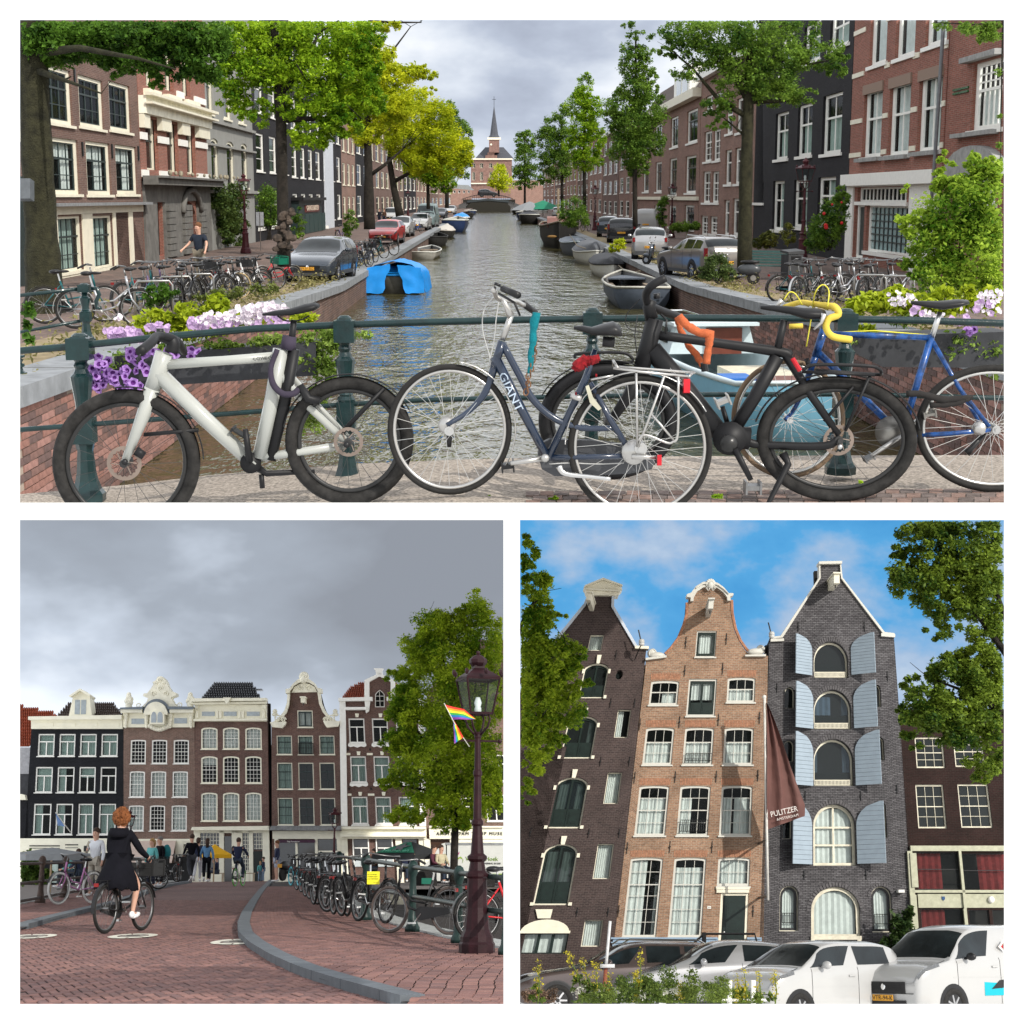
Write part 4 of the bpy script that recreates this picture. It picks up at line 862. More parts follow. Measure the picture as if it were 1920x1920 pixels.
 # far right house
h=House('corner_house','dark red brick house with cream timber shop front partly hidden by a tree',F3,S3.at(1800,1775,D3+.3),b_red,rec=.15)
F3.fn_=F3.fn
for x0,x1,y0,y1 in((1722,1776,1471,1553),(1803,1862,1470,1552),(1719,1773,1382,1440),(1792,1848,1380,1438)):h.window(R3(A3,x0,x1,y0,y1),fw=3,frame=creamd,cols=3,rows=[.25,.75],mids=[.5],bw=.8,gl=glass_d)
cur_r=M('dark_red_curtain',(.16,.02,.02),.9,var=.3)
for x0,x1,y0,y1,cp in((1722,1806,1598,1668,[(0,.6,0,1)]),(1810,1900,1600,1671,[(.35,1,0,1)]),(1730,1812,1704,1760,[(0,.6,0,1)]),(1820,1860,1706,1760,[(0,.1,0,1)]),(1866,1900,1706,1760,[(0,.1,0,1)])):h.window(R3(A3,x0,x1,y0,y1),fw=1.5,frame=black,mids=[.45]if y0<1650 else[],cols=1,gl=glass,cur=cur_r,curpart=cp)
h.wall(curve([(1719,1865),(1960,1865),(1930,1330),(1686,1330)]))
h.slab('shop_front_frame',[R3(A3,1706,1960,1586,1596),R3(A3,1710,1960,1669,1674),R3(A3,1712,1722,1596,1795),R3(A3,1806,1811,1596,1704),R3(A3,1813,1819,1704,1790)],M('shaded_green_cream',(.36,.36,.26),.5,var=.15),0,.16)  # greenish cream, its colour darkened to stand for the tree's shade
h.slab('shop_front_panel',[R3(A3,1722,1806,1676,1702),R3(A3,1812,1960,1676,1702)],MATS['shaded_green_cream'],0,.05);h.slab('pilaster',[R3(A3,1708,1720,1600,1664),R3(A3,1710,1722,1678,1770)],MATS['shaded_green_cream'],.16,.22)
mb=MB().ball(F3(A3(1857,1687),1687,.1),.14,12);obj('globe_lamp',mb,white,h.t,smooth=True)
h.slab('shield',[[(A3(1765,1684),1681),(A3(1771,1684),1681),(A3(1771,1684),1686),(A3(1768,1689),1689),(A3(1765,1684),1686)]],M('blue_enamel',(.02,.06,.15),.3),.05,.08)
h=House('neighbour_house','brick house half hidden behind the tree at the left edge of the sunny street',F3L,S3.at(960,1775,D3+2),b_purple);h.wall(rect(880,985,1400,1865))
# banner
fm_=M('brown_banner_cloth',(.115,.052,.044),.75,var=.15,scale=2);Db=D3-2.2
def Bn(px,py,d=0):return S3.at(px,py,Db)-S3.f*d
t=thing('banner','long brown banner with white lettering hanging between the orange and grey houses','banner',S3.at(1437,1690,Db))
mb=MB();nx,ny=16,26;vs=[]
for j in range(ny+1):
 v=j/ny;y=1318+v*(1556-1318);
 for i in range(nx+1):
  u=i/nx;xl=1437;xr=1437+72*min(1,v*1.12)**.85;x=xl+(xr-xl)*u;yy=y-u*max(0,v-.5)*52
  vs.append(Bn(x,yy,.10*math.sin(u*13+v*3)+.05*math.sin(u*29+v*11)*v+.03*random.random()))
mb.add(vs,[(j*(nx+1)+i,j*(nx+1)+i+1,(j+1)*(nx+1)+i+1,(j+1)*(nx+1)+i)for j in range(ny)for i in range(nx)]);cl=obj('cloth',mb,fm_,t,smooth=True)
lm=M('letter_white',(.7,.66,.62),.6,var=.03);R_=Rcols(Vector((1,0,.23)),Vector((-.22,0,1)))
text('lettering','PULITZER',15/S3.ppm(Db),Bn(1444,1533,.24),R_,lm,cl,ex=.003,sx=.82);text('lettering','AMSTERDAM',7/S3.ppm(Db),Bn(1455,1540,.25),R_,lm,cl,ex=.003,sx=.95,spacing=1.15)
mb=MB();mb.tube([Bn(1433.5,1308),Bn(1436.5,1500),Bn(1440,1688)],.055,8);mb.ball(Bn(1433,1307),.09,8);obj('pole',mb,M('banner_pole',(.62,.60,.56),.5),t,smooth=True)
mb=MB();mb.tube([Bn(1438,1575),Bn(1438,1575)+S3.f*2.2],.05,5);mb.tube([Bn(1439,1680),Bn(1439,1680)+S3.f*2.2],.05,5);obj('wall_bracket',mb,black,t)
# cars
carw=M('white_car_paint',(.37,.37,.365),.22,var=.02,scale=2,coat=.6);carb=M('brown_metallic_paint',(.07,.053,.05),.25,.35,var=.06,scale=3,coat=.7);cars=M('silver_car_paint',(.33,.33,.335),.25,.45,var=.05,scale=3,coat=.7)
def car3(kind,xf,D,rz,paint,label,hs=-1.3,**k):
 P=S3.loc(0,D,hs);P.x=(xf-CX)/FPX*(D*math.cos(S3.a)-hs*math.sin(S3.a));return car(k.pop('name','parked_car'),label,kind,S3.mat(P,rz),paint,group='cars parked in the sun',**k)
car3('wagon',955,35.5,.12,carb,'brown metallic estate car with silver roof rails parked under the purple warehouse',rails=True,plate='')
car3('hatch',1146,34.0,.10,cars,'silver hatchback parked between the brown estate and the white city car')
car3('small',1398,31.0,.60,carw,'small white city car with orange plate parked left of the white van',plate='T-482-XB')
v=car3('van',1662,31.5,.62,carw,'white delivery van with a red diamond logo and turquoise stripe parked at the right edge',plate='VTR-94-K',cat='van',name='delivery_van')
mt=M('turquoise_vinyl',(.0,.33,.40),.4,var=.03);Wv=.93
for nm,pts,m,of in(('stripe',[(1.75,.50),(4.4,.50),(4.4,.62),(1.75,.75)],mt,.004),('side_moulding',[(1.95,.62),(4.4,.76),(4.4,.92),(2.2,.78)],black,.012),('logo',[(2.28,1.40),(2.68,1.13),(3.08,1.40),(2.68,1.67)],M('pale_vinyl',(.72,.66,.6),.4,var=.02),.0),('logo_panel',[(2.35,1.40),(2.68,1.17),(3.01,1.40),(2.68,1.63)],M('red_vinyl',(.36,.02,.03),.4,var=.03),.006)):
 for sd in(1,-1):
  q=MB();q.prism([Vector((x,sd*(Wv+of+(0 if z<1.2 else-.085*(z-1.1))),z))for x,z in pts],Vector((0,sd*.006,0)));obj(nm,q,m,v,local=True)
R_=Matrix(((1,0,0),(0,0,-1),(0,1,0)));q=text_mb('IJSKOUD',.2,Vector((2.40,-(Wv+.012),1.33)),R_,sx=.75,ex=.02);obj('lettering',q,M('letter_white',(.7,.66,.62)),v,local=True)
q=text_mb('www.ijskoud.nl',.09,Vector((1.9,-(Wv+.006),.98)),R_,ex=.002);obj('lettering',q,M('letter_grey',(.45,.45,.45)),v,local=True)
person('person','dark haired passer-by whose head shows between the silver hatchback and the white city car',S3.mat(S3.at(1450,1925,40),1.4,.97),M('dark_top',(.02,.02,.03),.8),M('dark_jeans',(.02,.03,.05),.8),M('brown_hair',(.04,.02,.012),.7),hairlong=.1)
mb=MB();mb.tube([S3.at(1131,1885,29),S3.at(1136,1814,29)],.035,8);t_=tag(obj('street_pole',mb,M('rusty_pole',(.20,.06,.035),.8,var=.4,scale=12),smooth=True),'leaning pole, rusty red below and grey above, in front of the silver hatchback','pole')
mb=MB();mb.tube([S3.at(1136,1814,29),S3.at(1144,1727,29)],.026,8);mb.box(S3.at(1139,1811,28.9),(.25,.03,.06));obj('upper_tube',mb,M('grey_pole',(.5,.5,.5),.5),t_,smooth=True)
for px,lb in((1368,'white thin marker post among the weeds left of the orange plate'),(1412,'white thin marker post in front of the orange plate of the city car')):
 mb=MB();mb.tube([S3.at(px,1884,24),S3.at(px,1838,24)],.035,6);mb.tube([S3.at(px-15,1875,24),S3.at(px+30,1875,24)],.02,5);tag(obj('marker_post',mb,white),lb,'post')
 # weeds and mulleins along the quay
weed=Mleaf('weed_leaf',(.045,.085,.015),(.20,.26,.05),.35);yel=Mleaf('yellow_flower',(.36,.30,.02),(.60,.52,.05),.3);wfl=Mleaf('white_flower',(.6,.6,.5),(.8,.8,.72),.3);dry=Mleaf('dry_stalk',(.16,.10,.07),(.26,.18,.12),.2)
bl=[]
for i in range(60):x=random.uniform(1075,1425);bl.append((x,1890-random.random()*62*(1-abs(x-1260)/260),11,22,random.uniform(-1,1)))
o=foliage('weeds',pxblobs(S3,24,bl),30000,.038,weed,clump=.8,kind='stuff',shell=.1,flat=0);
foliage('small_white_flowers',pxblobs(S3,23.5,[(x,1862,12,12)for x in range(1085,1280,16)]),900,.035,wfl,kind='stuff',clump=.8,shell=.1)
foliage('dry_umbels',pxblobs(S3,24,[(985+k*8,1868,10,15)for k in range(8)]),2600,.03,dry,kind='stuff',clump=.6,shell=.1)
for k,(px,pt,pb,ln)in enumerate(((1008,1808,1872,0),(1064,1787,1850,28),(1090,1800,1860,20),(1118,1808,1870,-6),(1200,1787,1870,-4),(1191,1830,1880,0),(1382,1833,1882,2),(1395,1822,1884,2),(1422,1820,1884,0),(1275,1845,1884,4),(1452,1822,1882,0),(1140,1825,1880,6))):
 P0,P1=S3.at(px+ln,pb+15,23.5),S3.at(px,pt,23.5);t=thing('mullein',['yellow mullein stalk at the far left in front of the brown car','bent yellow mullein leaning left over the brown car door','yellow mullein beside the bent one','short yellow mullein left of the rusty pole','tall yellow mullein in front of the silver car bonnet','low mullein stalk beside the tall one at the silver car','mullein stalk by the left white marker post','mullein stalk in front of the orange plate, left one','mullein stalk in front of the orange plate, right one','low yellow mullein in front of the silver car wheel','mullein stalk in front of the white city car headlight','thin mullein stalk right of the rusty pole'][k],'plant',P0,'yellow mulleins in the weeds')
 mb=MB().tube([P0,P0.lerp(P1,.5)+Vector((.03,0,.0)),P1],[.012,.010,.004],5);obj('stem',mb,weed,t)
 foliage('flower_spike',[(P0.lerp(P1,.35+.65*i/9),(.05,.05,.06))for i in range(10)],130,.036,yel,t,clump=.8,nclump=40,shell=.3);foliage('leaves',[(P0.lerp(P1,.15),(.12,.12,.12)),(P0.lerp(P1,.35),(.07,.07,.1))],90,.09,weed,t)
foliage('ivy',pxblobs(S3,D3-1.2,[(1690,1740,14,26),(1676,1770,18,14),(1705,1715,8,14),(1712,1765,18,20)]),2600,.22,Mleaf('ivy_leaf',(.012,.03,.008),(.06,.10,.02),.2),kind='stuff',clump=.6)
# trees
lf3=Mleaf('sunny_leaf',(.07,.18,.012),(.55,.66,.05),.5);lf3d=Mleaf('dark_elm_leaf',(.02,.06,.008),(.24,.33,.035),.35)
tree('leafy_tree','sunlit green tree hanging into the left side of the sunny street',S3,34,[(960,1080,6),(950,1500,9),(945,1790,12)],[[(955,1300,5),(1010,1240,3),(1060,1200,1.5)],[(955,1400,5),(1010,1350,3),(1060,1320,1.5)],[(952,1250,5),(985,1150,3),(1015,1110,1.5)]],[(985,1040,24,45),(990,1250,50,60),(1020,1160,24,30),(1000,1430,24,30),(1040,1390,24,20),(1005,1105,34,40),(1000,1190,42,60),(1035,1250,52,55),(1070,1230,28,40),(1000,1320,60,55),(1055,1330,45,38),(1095,1285,28,18),(1010,1390,40,35),(990,1480,22,28),(1055,1152,12,8)],52000,8.0,lf3,clump=.28,nclump=520,shell=.35)
tree('leafy_tree','large dark green elm overhanging the right side of the sunny street',S3,30,[(1905,1000,10),(1915,1400,14),(1920,1700,20)],[[(1905,1250,8),(1830,1150,4),(1760,1080,2)],[(1905,1350,7),(1820,1300,3.5),(1740,1270,1.5)],[(1900,1200,6),(1850,1060,3),(1800,1010,1.5)]],[(1740,1010,70,45),(1830,1020,70,60),(1720,1085,55,45),(1800,1100,70,60),(1860,1120,50,60),(1770,1165,45,32),(1850,1200,45,40),(1745,1185,12,28),(1790,1260,60,34),(1850,1280,60,50),(1730,1300,45,40),(1775,1340,70,42),(1720,1360,40,30),(1840,1350,50,30),(1690,1335,20,12),(1830,1240,40,40),(1870,1180,30,60),(1780,1215,28,22),(1800,1070,60,50),(1720,1390,26,16),(1800,1380,60,20),(1860,1300,30,60),(1870,1400,26,50),(1845,1440,40,24),(1875,1060,20,60),(1700,1045,30,26),(1770,1130,50,30)],84000,8.5,lf3d,clump=.28,nclump=560,shell=.35)
# PLACE 2 (lower left): brick road over a canal bridge, gabled houses, cyclists
CUR[0]=2
def sky2(nt):
 co=objco(nt);mp=nt.nodes.new('ShaderNodeMapping');link(nt,co,mp.inputs[0]);mp.inputs['Scale'].default_value=(.030,.03,.055);mp.inputs['Location'].default_value=(1.7,0,4.3)
 n=noise_t(nt,mp.outputs[0],1.0,5,.5);sx=nt.nodes.new('ShaderNodeSeparateXYZ');link(nt,co,sx.inputs[0])
 a=nt.nodes.new('ShaderNodeMath');a.operation='MULTIPLY_ADD';a.inputs[1].default_value=.0055;link(nt,sx.outputs[0],a.inputs[0]);a.inputs[2].default_value=-.59
 b=nt.nodes.new('ShaderNodeMath');b.operation='MULTIPLY_ADD';b.inputs[1].default_value=.014;link(nt,sx.outputs[2],b.inputs[0]);link(nt,a.outputs[0],b.inputs[2])
 d=nt.nodes.new('ShaderNodeMath');d.operation='ADD';link(nt,b.outputs[0],d.inputs[0]);link(nt,n,d.inputs[1])
 return ramp(nt,d.outputs[0],[(.24,(.80,.86,.94)),(.36,(.52,.58,.67)),(.48,(.33,.37,.43)),(.68,(.245,.268,.31))])
mb=MB();mb.add([S2.at(30,960,190),S2.at(960,960,190),S2.at(960,1890,190),S2.at(30,1890,190)],[(0,1,2,3)])
struct('sky',mb,Memit_sky('grey_cloud_deck',sky2))
D2=100.0;ppm2=S2.ppm(D2);F2=fac_flat(S2,D2,390,-5000,1600,ppm2);A2=F2.A;GH=-1.04
def R2(x0,x1,y0,y1):return rect(A2(x0,y1),A2(x1,y1),y0,y1)
def C2(pts):return[(A2(x,y),y)for x,y in pts]
b_black=Mbrick('black_painted_brick',(.022,.023,.028),(.017,.018,.022),(.012,.012,.014),stain=.25,bmp=.8)
b_br2=Mbrick('brown_gable_brick',(.22,.128,.104),(.15,.092,.076),(.28,.23,.19),stain=.25)
b_dk2=Mbrick('dark_brown_gable_brick',(.165,.088,.072),(.115,.063,.053),(.20,.155,.135),stain=.25)
w2_=white;white=M('bright_window_paint',(.92,.91,.86),.45,var=.05);cream2=M('warm_cream_paint',(.88,.85,.70),.5,var=.07,scale=2);creams=M('sculpted_cream_stone',(.86,.83,.69),.65,var=.15,scale=2,bmp=.2)
red_tile=M('red_roof_tile',(.33,.075,.035),.75,var=.35,scale=3);dark_tile=M('slate_roof_tile',(.035,.036,.042),.55,var=.35,scale=3)
green_c=M('sage_curtain',(.40,.50,.46),.9,var=.12)
def tiles(hh,F,poly,mat,step=4.0,rowh=4.0,d=-.3,depth=3.0,name='roof'):
 """pantile roof face: sloped slab with rows of rounded tiles"""
 ax=[p[0]for p in poly];bx=[p[1]for p in poly];b0,b1=min(bx),max(bx)
 def G(a,b):return S2.at(390+(a-390)*(b+5000)/6600,b,D2-d+depth*(b1-b)/(b1-b0))
 mb=MB();mb.add([G(a,b)for a,b in poly],[]);mb.f=[tuple(t)for t in tessellate_polygon([[Vector((a,b,0))for a,b in poly]])]
 r=obj(name,mb,mat,hh.t)
 def xr(b):
  xs=[];n=len(poly)
  for i in range(n):
   (x0,y0),(x1,y1)=poly[i],poly[(i+1)%n]
   if(y0-b)*(y1-b)<0:xs.append(x0+(x1-x0)*(b-y0)/(y1-y0))
  return(min(xs),max(xs))if len(xs)>1 else None
 mb=MB();b=b1-.3
 while b>b0+.5:
  q=xr(b)
  if q:
   a=q[0]
   while a<q[1]-step*.5:
    e=.045;P=[G(a+step*u,b)for u in(0,.25,.5,.75,1)];Q=[G(a+step*u,b-rowh*.95)for u in(0,.25,.5,.75,1)];up=-S2.f*.0+S2.u*.0
    nn=(P[4]-P[0]).cross(Q[0]-P[0]).normalized();nn=-nn if nn.dot(S2.f)>0 else nn
    h_=[0,.08,.11,.08,0];mb.add([p+nn*(h_[i]+.05)for i,p in enumerate(P)]+[p+nn*h_[i]for i,p in enumerate(Q)],[(0,1,6,5),(1,2,7,6),(2,3,8,7),(3,4,9,8),(4,3,2,1,0)])
    a+=step
  b-=rowh
 obj('tile_rows',mb,mat,r,kind='stuff')
 return r
def win2(h,x0,x1,y0,y1,style,i=0):
 if style=='modern':h.window(R2(x0,x1,y0,y1),fw=2.2,frame=white,cols=1,mids=[.34],bw=.9,cur=green_c if i%4!=3 else None,curpart=(0,.6 if i%5==1 else 1,0,1),rec=.12,sill=1.2)
 elif style=='tee':
  w=h.window(R2(x0,x1,y0,y1),fw=2.4,frame=white,mids=[.33],bw=.9,cur=green_c if i%4!=3 else None,curpart=[(0,1,0,1),(0,.45,0,1),(0,1,0,.4),(0,1,0,1)][i%4],rec=.12,sill=1.2)
  a0,a1=A2(x0,y1),A2(x1,y1);m=MB();c=(a0+a1)/2;bar(m,F2,c-1,c+1,y0+(y1-y0)*.36,y1-2,-.12,-.08);obj('mullion',m,white,w)
 elif style=='grid':h.window(arch(A2(x0,y1),A2(x1,y1),y0,y1,1.5,6),fw=2.4,frame=white,cols=4,rows=[.17,.34,.67,.84],mids=[.5],bw=.55,cur=cloth if i%3 else None,curpart=(0,1,0,1)if i%2 else[(0,.4,0,1),(.75,1,0,1)],rec=.1,sill=1.0)
 elif style=='six':h.window(R2(x0,x1,y0,y1),fw=1.8,frame=cream2,bars=M('dark_sash',(.025,.04,.04),.4),cols=2,rows=[.66],mids=[.33],bw=.9,sash=.8,cur=green_c if i%3==0 else None,gl=glass if i%3==0 else glass_d,rec=.12,sill=1.0)
def base2(x):return S2.at(x,1655,D2)
# black house
h=House('gabled_house','black painted house with cream cornice and four white windows per floor',F2,base2(140),b_black)
for i,(x0,x1)in enumerate(((70,101),(110,140),(149,180),(189,220))):win2(h,x0,x1,1376,1418,'modern' if 0 else 'tee',0)
for i,(x0,x1)in enumerate(((65,97),(106,138),(147,178),(187,217))):win2(h,x0,x1,1438,1486,'tee',i)
for i,(x0,x1)in enumerate(((61,94),(103,135),(145,174),(184,216))):win2(h,x0,x1,1507,1565,'tee',(1,1,0,0)[i])
h.wall(C2([(41,1665),(233,1665),(231,1345),(60,1345)]));h.slab('shop_front',[R2(37,233,1572,1600)],cream2,0,.2)
h.slab('cornice',[C2([(60,1367),(231,1367),(231,1349),(60,1349)])],cream2,0,.2);h.slab('cornice_ledge',[C2([(58,1351),(232,1350),(232,1342),(58,1345)])],cream2,0,.6)
h.slab('frieze_panel',[R2(66+k*41,102+k*41,1356,1362)for k in range(4)],cream2,.2,.24)
h.slab('louvre',[R2(57,114,1585,1587),R2(124,148,1583,1585),R2(57,114,1590,1591),R2(124,148,1589,1590)],black,.2,.23)
h.slab('shop_door',[R2(95,108,1618,1655),R2(125,141,1616,1655)],M('pale_green_door',(.45,.55,.50),.5),0,.1)
tiles(h,F2,C2([(108,1344),(232,1344),(212,1322),(128,1322)]),M('brown_roof_tile',(.075,.052,.042),.8,var=.4,scale=3),4,5);h.slab('gutter',[C2([(126,1324),(213,1324),(212,1321),(126,1321)])],M('lead',(.33,.35,.38),.5),-3.2,-2.9)
dk=MB();m=h.slab('dormer',[C2([(131,1343),(174,1343),(170,1310),(173,1306),(155,1294),(137,1306),(138,1310)])],cream2,-.9,.25)
h.slab('dormer_window',[R2(142,151.5,1313,1340),R2(153.5,163,1313,1340)],M('dormer_glass',(.32,.37,.40),.08,spec=.8),.25,.27);h.slab('dormer_pediment',[C2([(134,1307),(155,1293),(175,1305),(173,1308),(155,1297),(137,1309)])],cream2,.25,.7)
# neighbour sliver with red roof
h=House('gabled_house','sliver of a low red pantile roofed house at the left edge by the black house',F2,base2(45),b_black)
h.wall(C2([(20,1665),(52,1665),(53,1500),(20,1500)]));tiles(h,F2,C2([(20,1400),(55,1400),(62,1392),(108,1341),(70,1333),(20,1322)]),red_tile,4.2,6,d=-1.5);h.slab('side_wall',[R2(20,50,1400,1450)],M('grey_boards',(.36,.36,.38),.7),-1.5,-.6)
h.slab('scallop_slates',[R2(20,50,1450,1500)],dark_tile,-1.5,-.6);h.slab('cornice',[C2([(30,1500),(52,1500),(50,1491),(42,1489),(30,1493)])],cream2,0,.4);h.slab('shop_front',[R2(20,47,1575,1665)],cream2,0,.15)
# ornate brown house
h=House('gabled_house','brown brick house with ornate cream sculpted gable and round attic window',F2,base2(300),b_br2)
for r,(y0,y1,off)in enumerate(((1387,1432,0),(1446,1495,-2),(1510,1558,-4))):
 for i,x in enumerate((244,284,325)):win2(h,x+off,x+off+29,y0,y1,'grid',[0,0,0,1,1,1,1,0,1][r*3+i])
h.wall(C2([(230,1665),(366,1665),(365,1345),(232,1345)]))
h.slab('attic_band',[C2([(232,1364),(365,1364),(365,1338),(232,1338)])],cream2,0,.2);h.slab('cornice',[C2([(231,1338),(271,1338),(271,1330),(231,1331)]),C2([(322,1338),(366,1338),(366,1330),(322,1330)])],creams,0,.7)
h.slab('cornice_top',[C2([(231,1332),(272,1332),(274,1327),(231,1329)]),C2([(320,1332),(366,1332),(366,1327),(318,1327)])],M('lead_blue',(.16,.19,.22),.5),0,.85)
sc_=[(253,1330),(268,1326),(277,1317),(280,1309),(270,1306),(272,1301),(278,1301),(286,1291),(290,1284),(288,1280),(294,1277),(298,1270),(305,1269),(311,1274),(314,1280),(317,1288),(323,1297),(332,1300),(332,1305),(322,1309),(326,1317),(334,1325),(347,1328),(347,1332),(253,1332)]
h.slab('gable_top',[C2(sc_)],creams,-.5,.35)
h.slab('round_pediment',[[(A2(297,1332)+26*math.cos(math.pi*i/14),1338-26*math.sin(math.pi*i/14))for i in range(15)]],M('lead_blue',(.16,.19,.22),.5),.3,.55)
h.slab('round_arch',[[(A2(297,1332)+23*math.cos(math.pi*i/14),1342-24*math.sin(math.pi*i/14))for i in range(15)]],creams,.5,.8)
c_=A2(300,1358);h.slab('round_window_frame',[arch(c_-14,c_+14,1334,1360,13)],cream2,.5,.9);h.slab('round_window',[arch(c_-11,c_-1,1337,1357,9),arch(c_+1,c_+11,1337,1357,9)],M('dormer_glass',(.32,.37,.40),.08,spec=.8),.9,.92)
h.slab('attic_window',[R2(248,272,1348,1358),R2(328,352,1347,1357)],M('dormer_glass',(.32,.37,.40),.08),.2,.24)
for x,y,r,fl in((290,1302,5,1),(314,1302,5,-1),(302,1292,5,1),(262,1324,5,1),(340,1323,5,-1),(302,1277,5,1),(295,1283,3,-1),(309,1283,3,1)):obj('gable_scroll',scroll(F2,A2(x,y),y,r,1.3,1.2,fl,.38),creams,h.t,smooth=True)
for x,y in((243,1318),(358,1318)):
 s_=MB()
 for dx,dy,r in((0,10,.25),(-1,4,.2),(2,0,.22),(-3,-3,.2),(3,-6,.2),(0,-10,.2),(0,-15,.16)):s_.ball(F2(A2(x+dx,y+dy),y+dy,.2),r,7)
 obj('roof_figure',s_,creams,h.t,smooth=True)
for x in(238,277,321,360):
 s_=MB();
 for k in range(5):s_.ball(F2(A2(x,1350),1341+k*5.5,.3),.18-.02*k,7,(1,.8,1.2))
 obj('console',s_,creams,h.t,smooth=True)
s_=MB();
for k in range(9):s_.ball(F2(A2(300,1360)-18+k*4.5,1362+6*math.sin(math.pi*k/8),.25),.16,6)
obj('festoon',s_,creams,h.t,smooth=True)
h.slab('shop_front',[R2(228,366,1573,1578),R2(330,345,1580,1615),R2(362,366,1578,1655)],cream2,0,.25)
h.slab('shop_window_frame',[R2(330,362,1578,1583)],cream2,0,.2);h.slab('shop_window',[R2(233,330,1618,1655),R2(335,360,1583,1603),R2(335,360,1606,1655)],black,0,.06)
star=MB()
for k in range(4):a=k*math.pi/2;cc=(A2(348,1593),1593);star.tube([F2(cc[0]+9*math.cos(a),cc[1]+8*math.sin(a),.12),F2(cc[0]+3*math.cos(a+math.pi/4),cc[1]+3*math.sin(a+math.pi/4),.12),F2(cc[0]+9*math.cos(a+math.pi/2),cc[1]+8*math.sin(a+math.pi/2),.12)],.03,4)
obj('window_tracery',star,cream2,h.t)
# cornice house with slate roof
h=House('gabled_house','brown house with cream classical attic and steep slate roof',F2,base2(435),b_dk2)
for r,(y0,y1)in enumerate(((1364,1405),(1418,1469),(1486,1540))):
 for i,x in enumerate((377,418,460)):
  a0,a1=A2(x,y1),A2(x+31,y1);h.window(arch(a0,a1,y0,y1,4,8),fw=2.6,frame=cream2,bars=white,cols=4,rows=[.18,.36,.68,.84],mids=[.5],bw=.55,cur=cloth if(r!=1 or i==0)else None,curpart=(0,1,0,1 if r!=1 else .3),rec=.08,sill=1.0)
h.wall(C2([(364,1665),(506,1665),(501,1315),(366,1315)]))
h.slab('attic_band',[C2([(366,1353),(501,1353),(501,1322),(366,1322)])],cream2,0,.2);h.slab('attic_base',[C2([(365,1353),(502,1352),(502,1348),(365,1349)])],cream2,.2,.45)
h.slab('cornice',[C2([(364,1323),(502,1321),(502,1317),(364,1319)])],cream2,.2,.6);h.slab('cornice_top',[C2([(363,1318),(503,1316),(503,1311),(363,1312)])],cream2,.2,.9)
h.slab('attic_window',[R2(x,x+24,1335,1343)for x in(380,421,464)],M('dormer_glass',(.32,.37,.40),.08),.2,.24);h.slab('pilaster',[R2(x,x+5,1334,1347)for x in(369,406,412,448,454,493)]+[R2(367,373,1323,1331),R2(493,500,1322,1330)],cream2,.2,.34)
h.slab('cornice_crest',[C2([(424,1311),(438,1311),(434,1320),(431,1323),(428,1320)])],cream2,.9,1.1)
tiles(h,F2,C2([(378,1312),(490,1312),(472,1283),(402,1283)]),dark_tile,4.6,4.4,depth=3.5);h.slab('ridge',[C2([(398,1284),(475,1283),(474,1280),(398,1281)])],M('lead',(.33,.35,.38),.5),-4.2,-3.6)
h.slab('shop_cornice',[C2([(362,1557),(508,1557),(506,1549),(364,1551)])],cream2,0,.7);h.slab('shop_front',[R2(364,376,1557,1655),R2(412,421,1557,1655),R2(436,456,1557,1655),R2(468,476,1557,1655),R2(494,507,1557,1655),R2(376,494,1557,1562),R2(456,470,1634,1655),R2(376,412,1636,1655)],cream2,0,.2)
h.slab('shop_window',[R2(376,412,1562,1636),R2(421,436,1568,1655),R2(456,468,1562,1634),R2(476,494,1562,1593)],M('shop_dark_glass',(.03,.03,.03),.1,spec=.7),0,.05);h.slab('shop_door',[R2(476,495,1596,1655)],M('black_green_door',(.012,.018,.016),.35),0,.12)
g_=MB()
for x in list(range(382,412,6)):bar(g_,F2,A2(x,1590),A2(x,1590)+.8,1562,1600,.05,.09)
for y in range(1569,1600,7):bar(g_,F2,A2(376,y),A2(412,y),y,y+.8,.05,.09)
for x in(460,464,481,486,490):bar(g_,F2,A2(x,1590),A2(x,1590)+.8,1562,1592 if x>470 else 1634,.05,.09)
for y in range(1569,1634,7):bar(g_,F2,A2(456,y),A2(468,y),y,y+.8,.05,.09)
for y in range(1569,1593,7):bar(g_,F2,A2(476,y),A2(494,y),y,y+.8,.05,.09)
obj('glazing_bars',g_,cream2,h.t)
h=House('alley_wall','dark narrow alley between the cornice house and the bell gable house',F2,base2(506),b_black);h.wall(C2([(500,1665),(512,1665),(509,1395),(500,1395)]),d=-1.0)
# bell gable
h=House('gabled_house','dark brown house with cream bell gable and purple shop sign',F2,base2(575),b_dk2)
for r,(y0,y1)in enumerate(((1379,1415),(1430,1480),(1496,1547))):
 for i,x in enumerate((519,559,599)):
  x+=(0,1,2)[r];win2(h,x,x+29,y0,y1,'six',0 if(r==0 or i==0)else 1)
h.window(R2(558,587,1332,1364),fw=1.8,frame=cream2,bars=M('dark_sash',(.025,.04,.04),.4),sash=2.5,cols=2,bw=3,cur=cloth,rec=.1,sill=1)
out=[(510,1665),(642,1665),(638,1358),(620,1350),(609,1335),(603,1320),(598,1300),(596,1295),(588,1283),(571,1276),(554,1283),(545,1295),(543,1320),(537,1336),(525,1350),(509,1358)]
h.wall(C2(out))
h.slab('gable_coping',[C2([(545,1300),(545,1297),(552,1287),(562,1281),(571,1279),(581,1281),(591,1287),(597,1297),(597,1300),(604,1300),(604,1292),(596,1291),(590,1281),(582,1275),(571,1272),(560,1275),(551,1283),(544,1292),(537,1293),(537,1301)])],creams,-.4,.4)
h.slab('gable_panel',[C2([(547,1299),(553,1288),(562,1283),(571,1281),(581,1283),(590,1288),(595,1298)])],creams,0,.15)
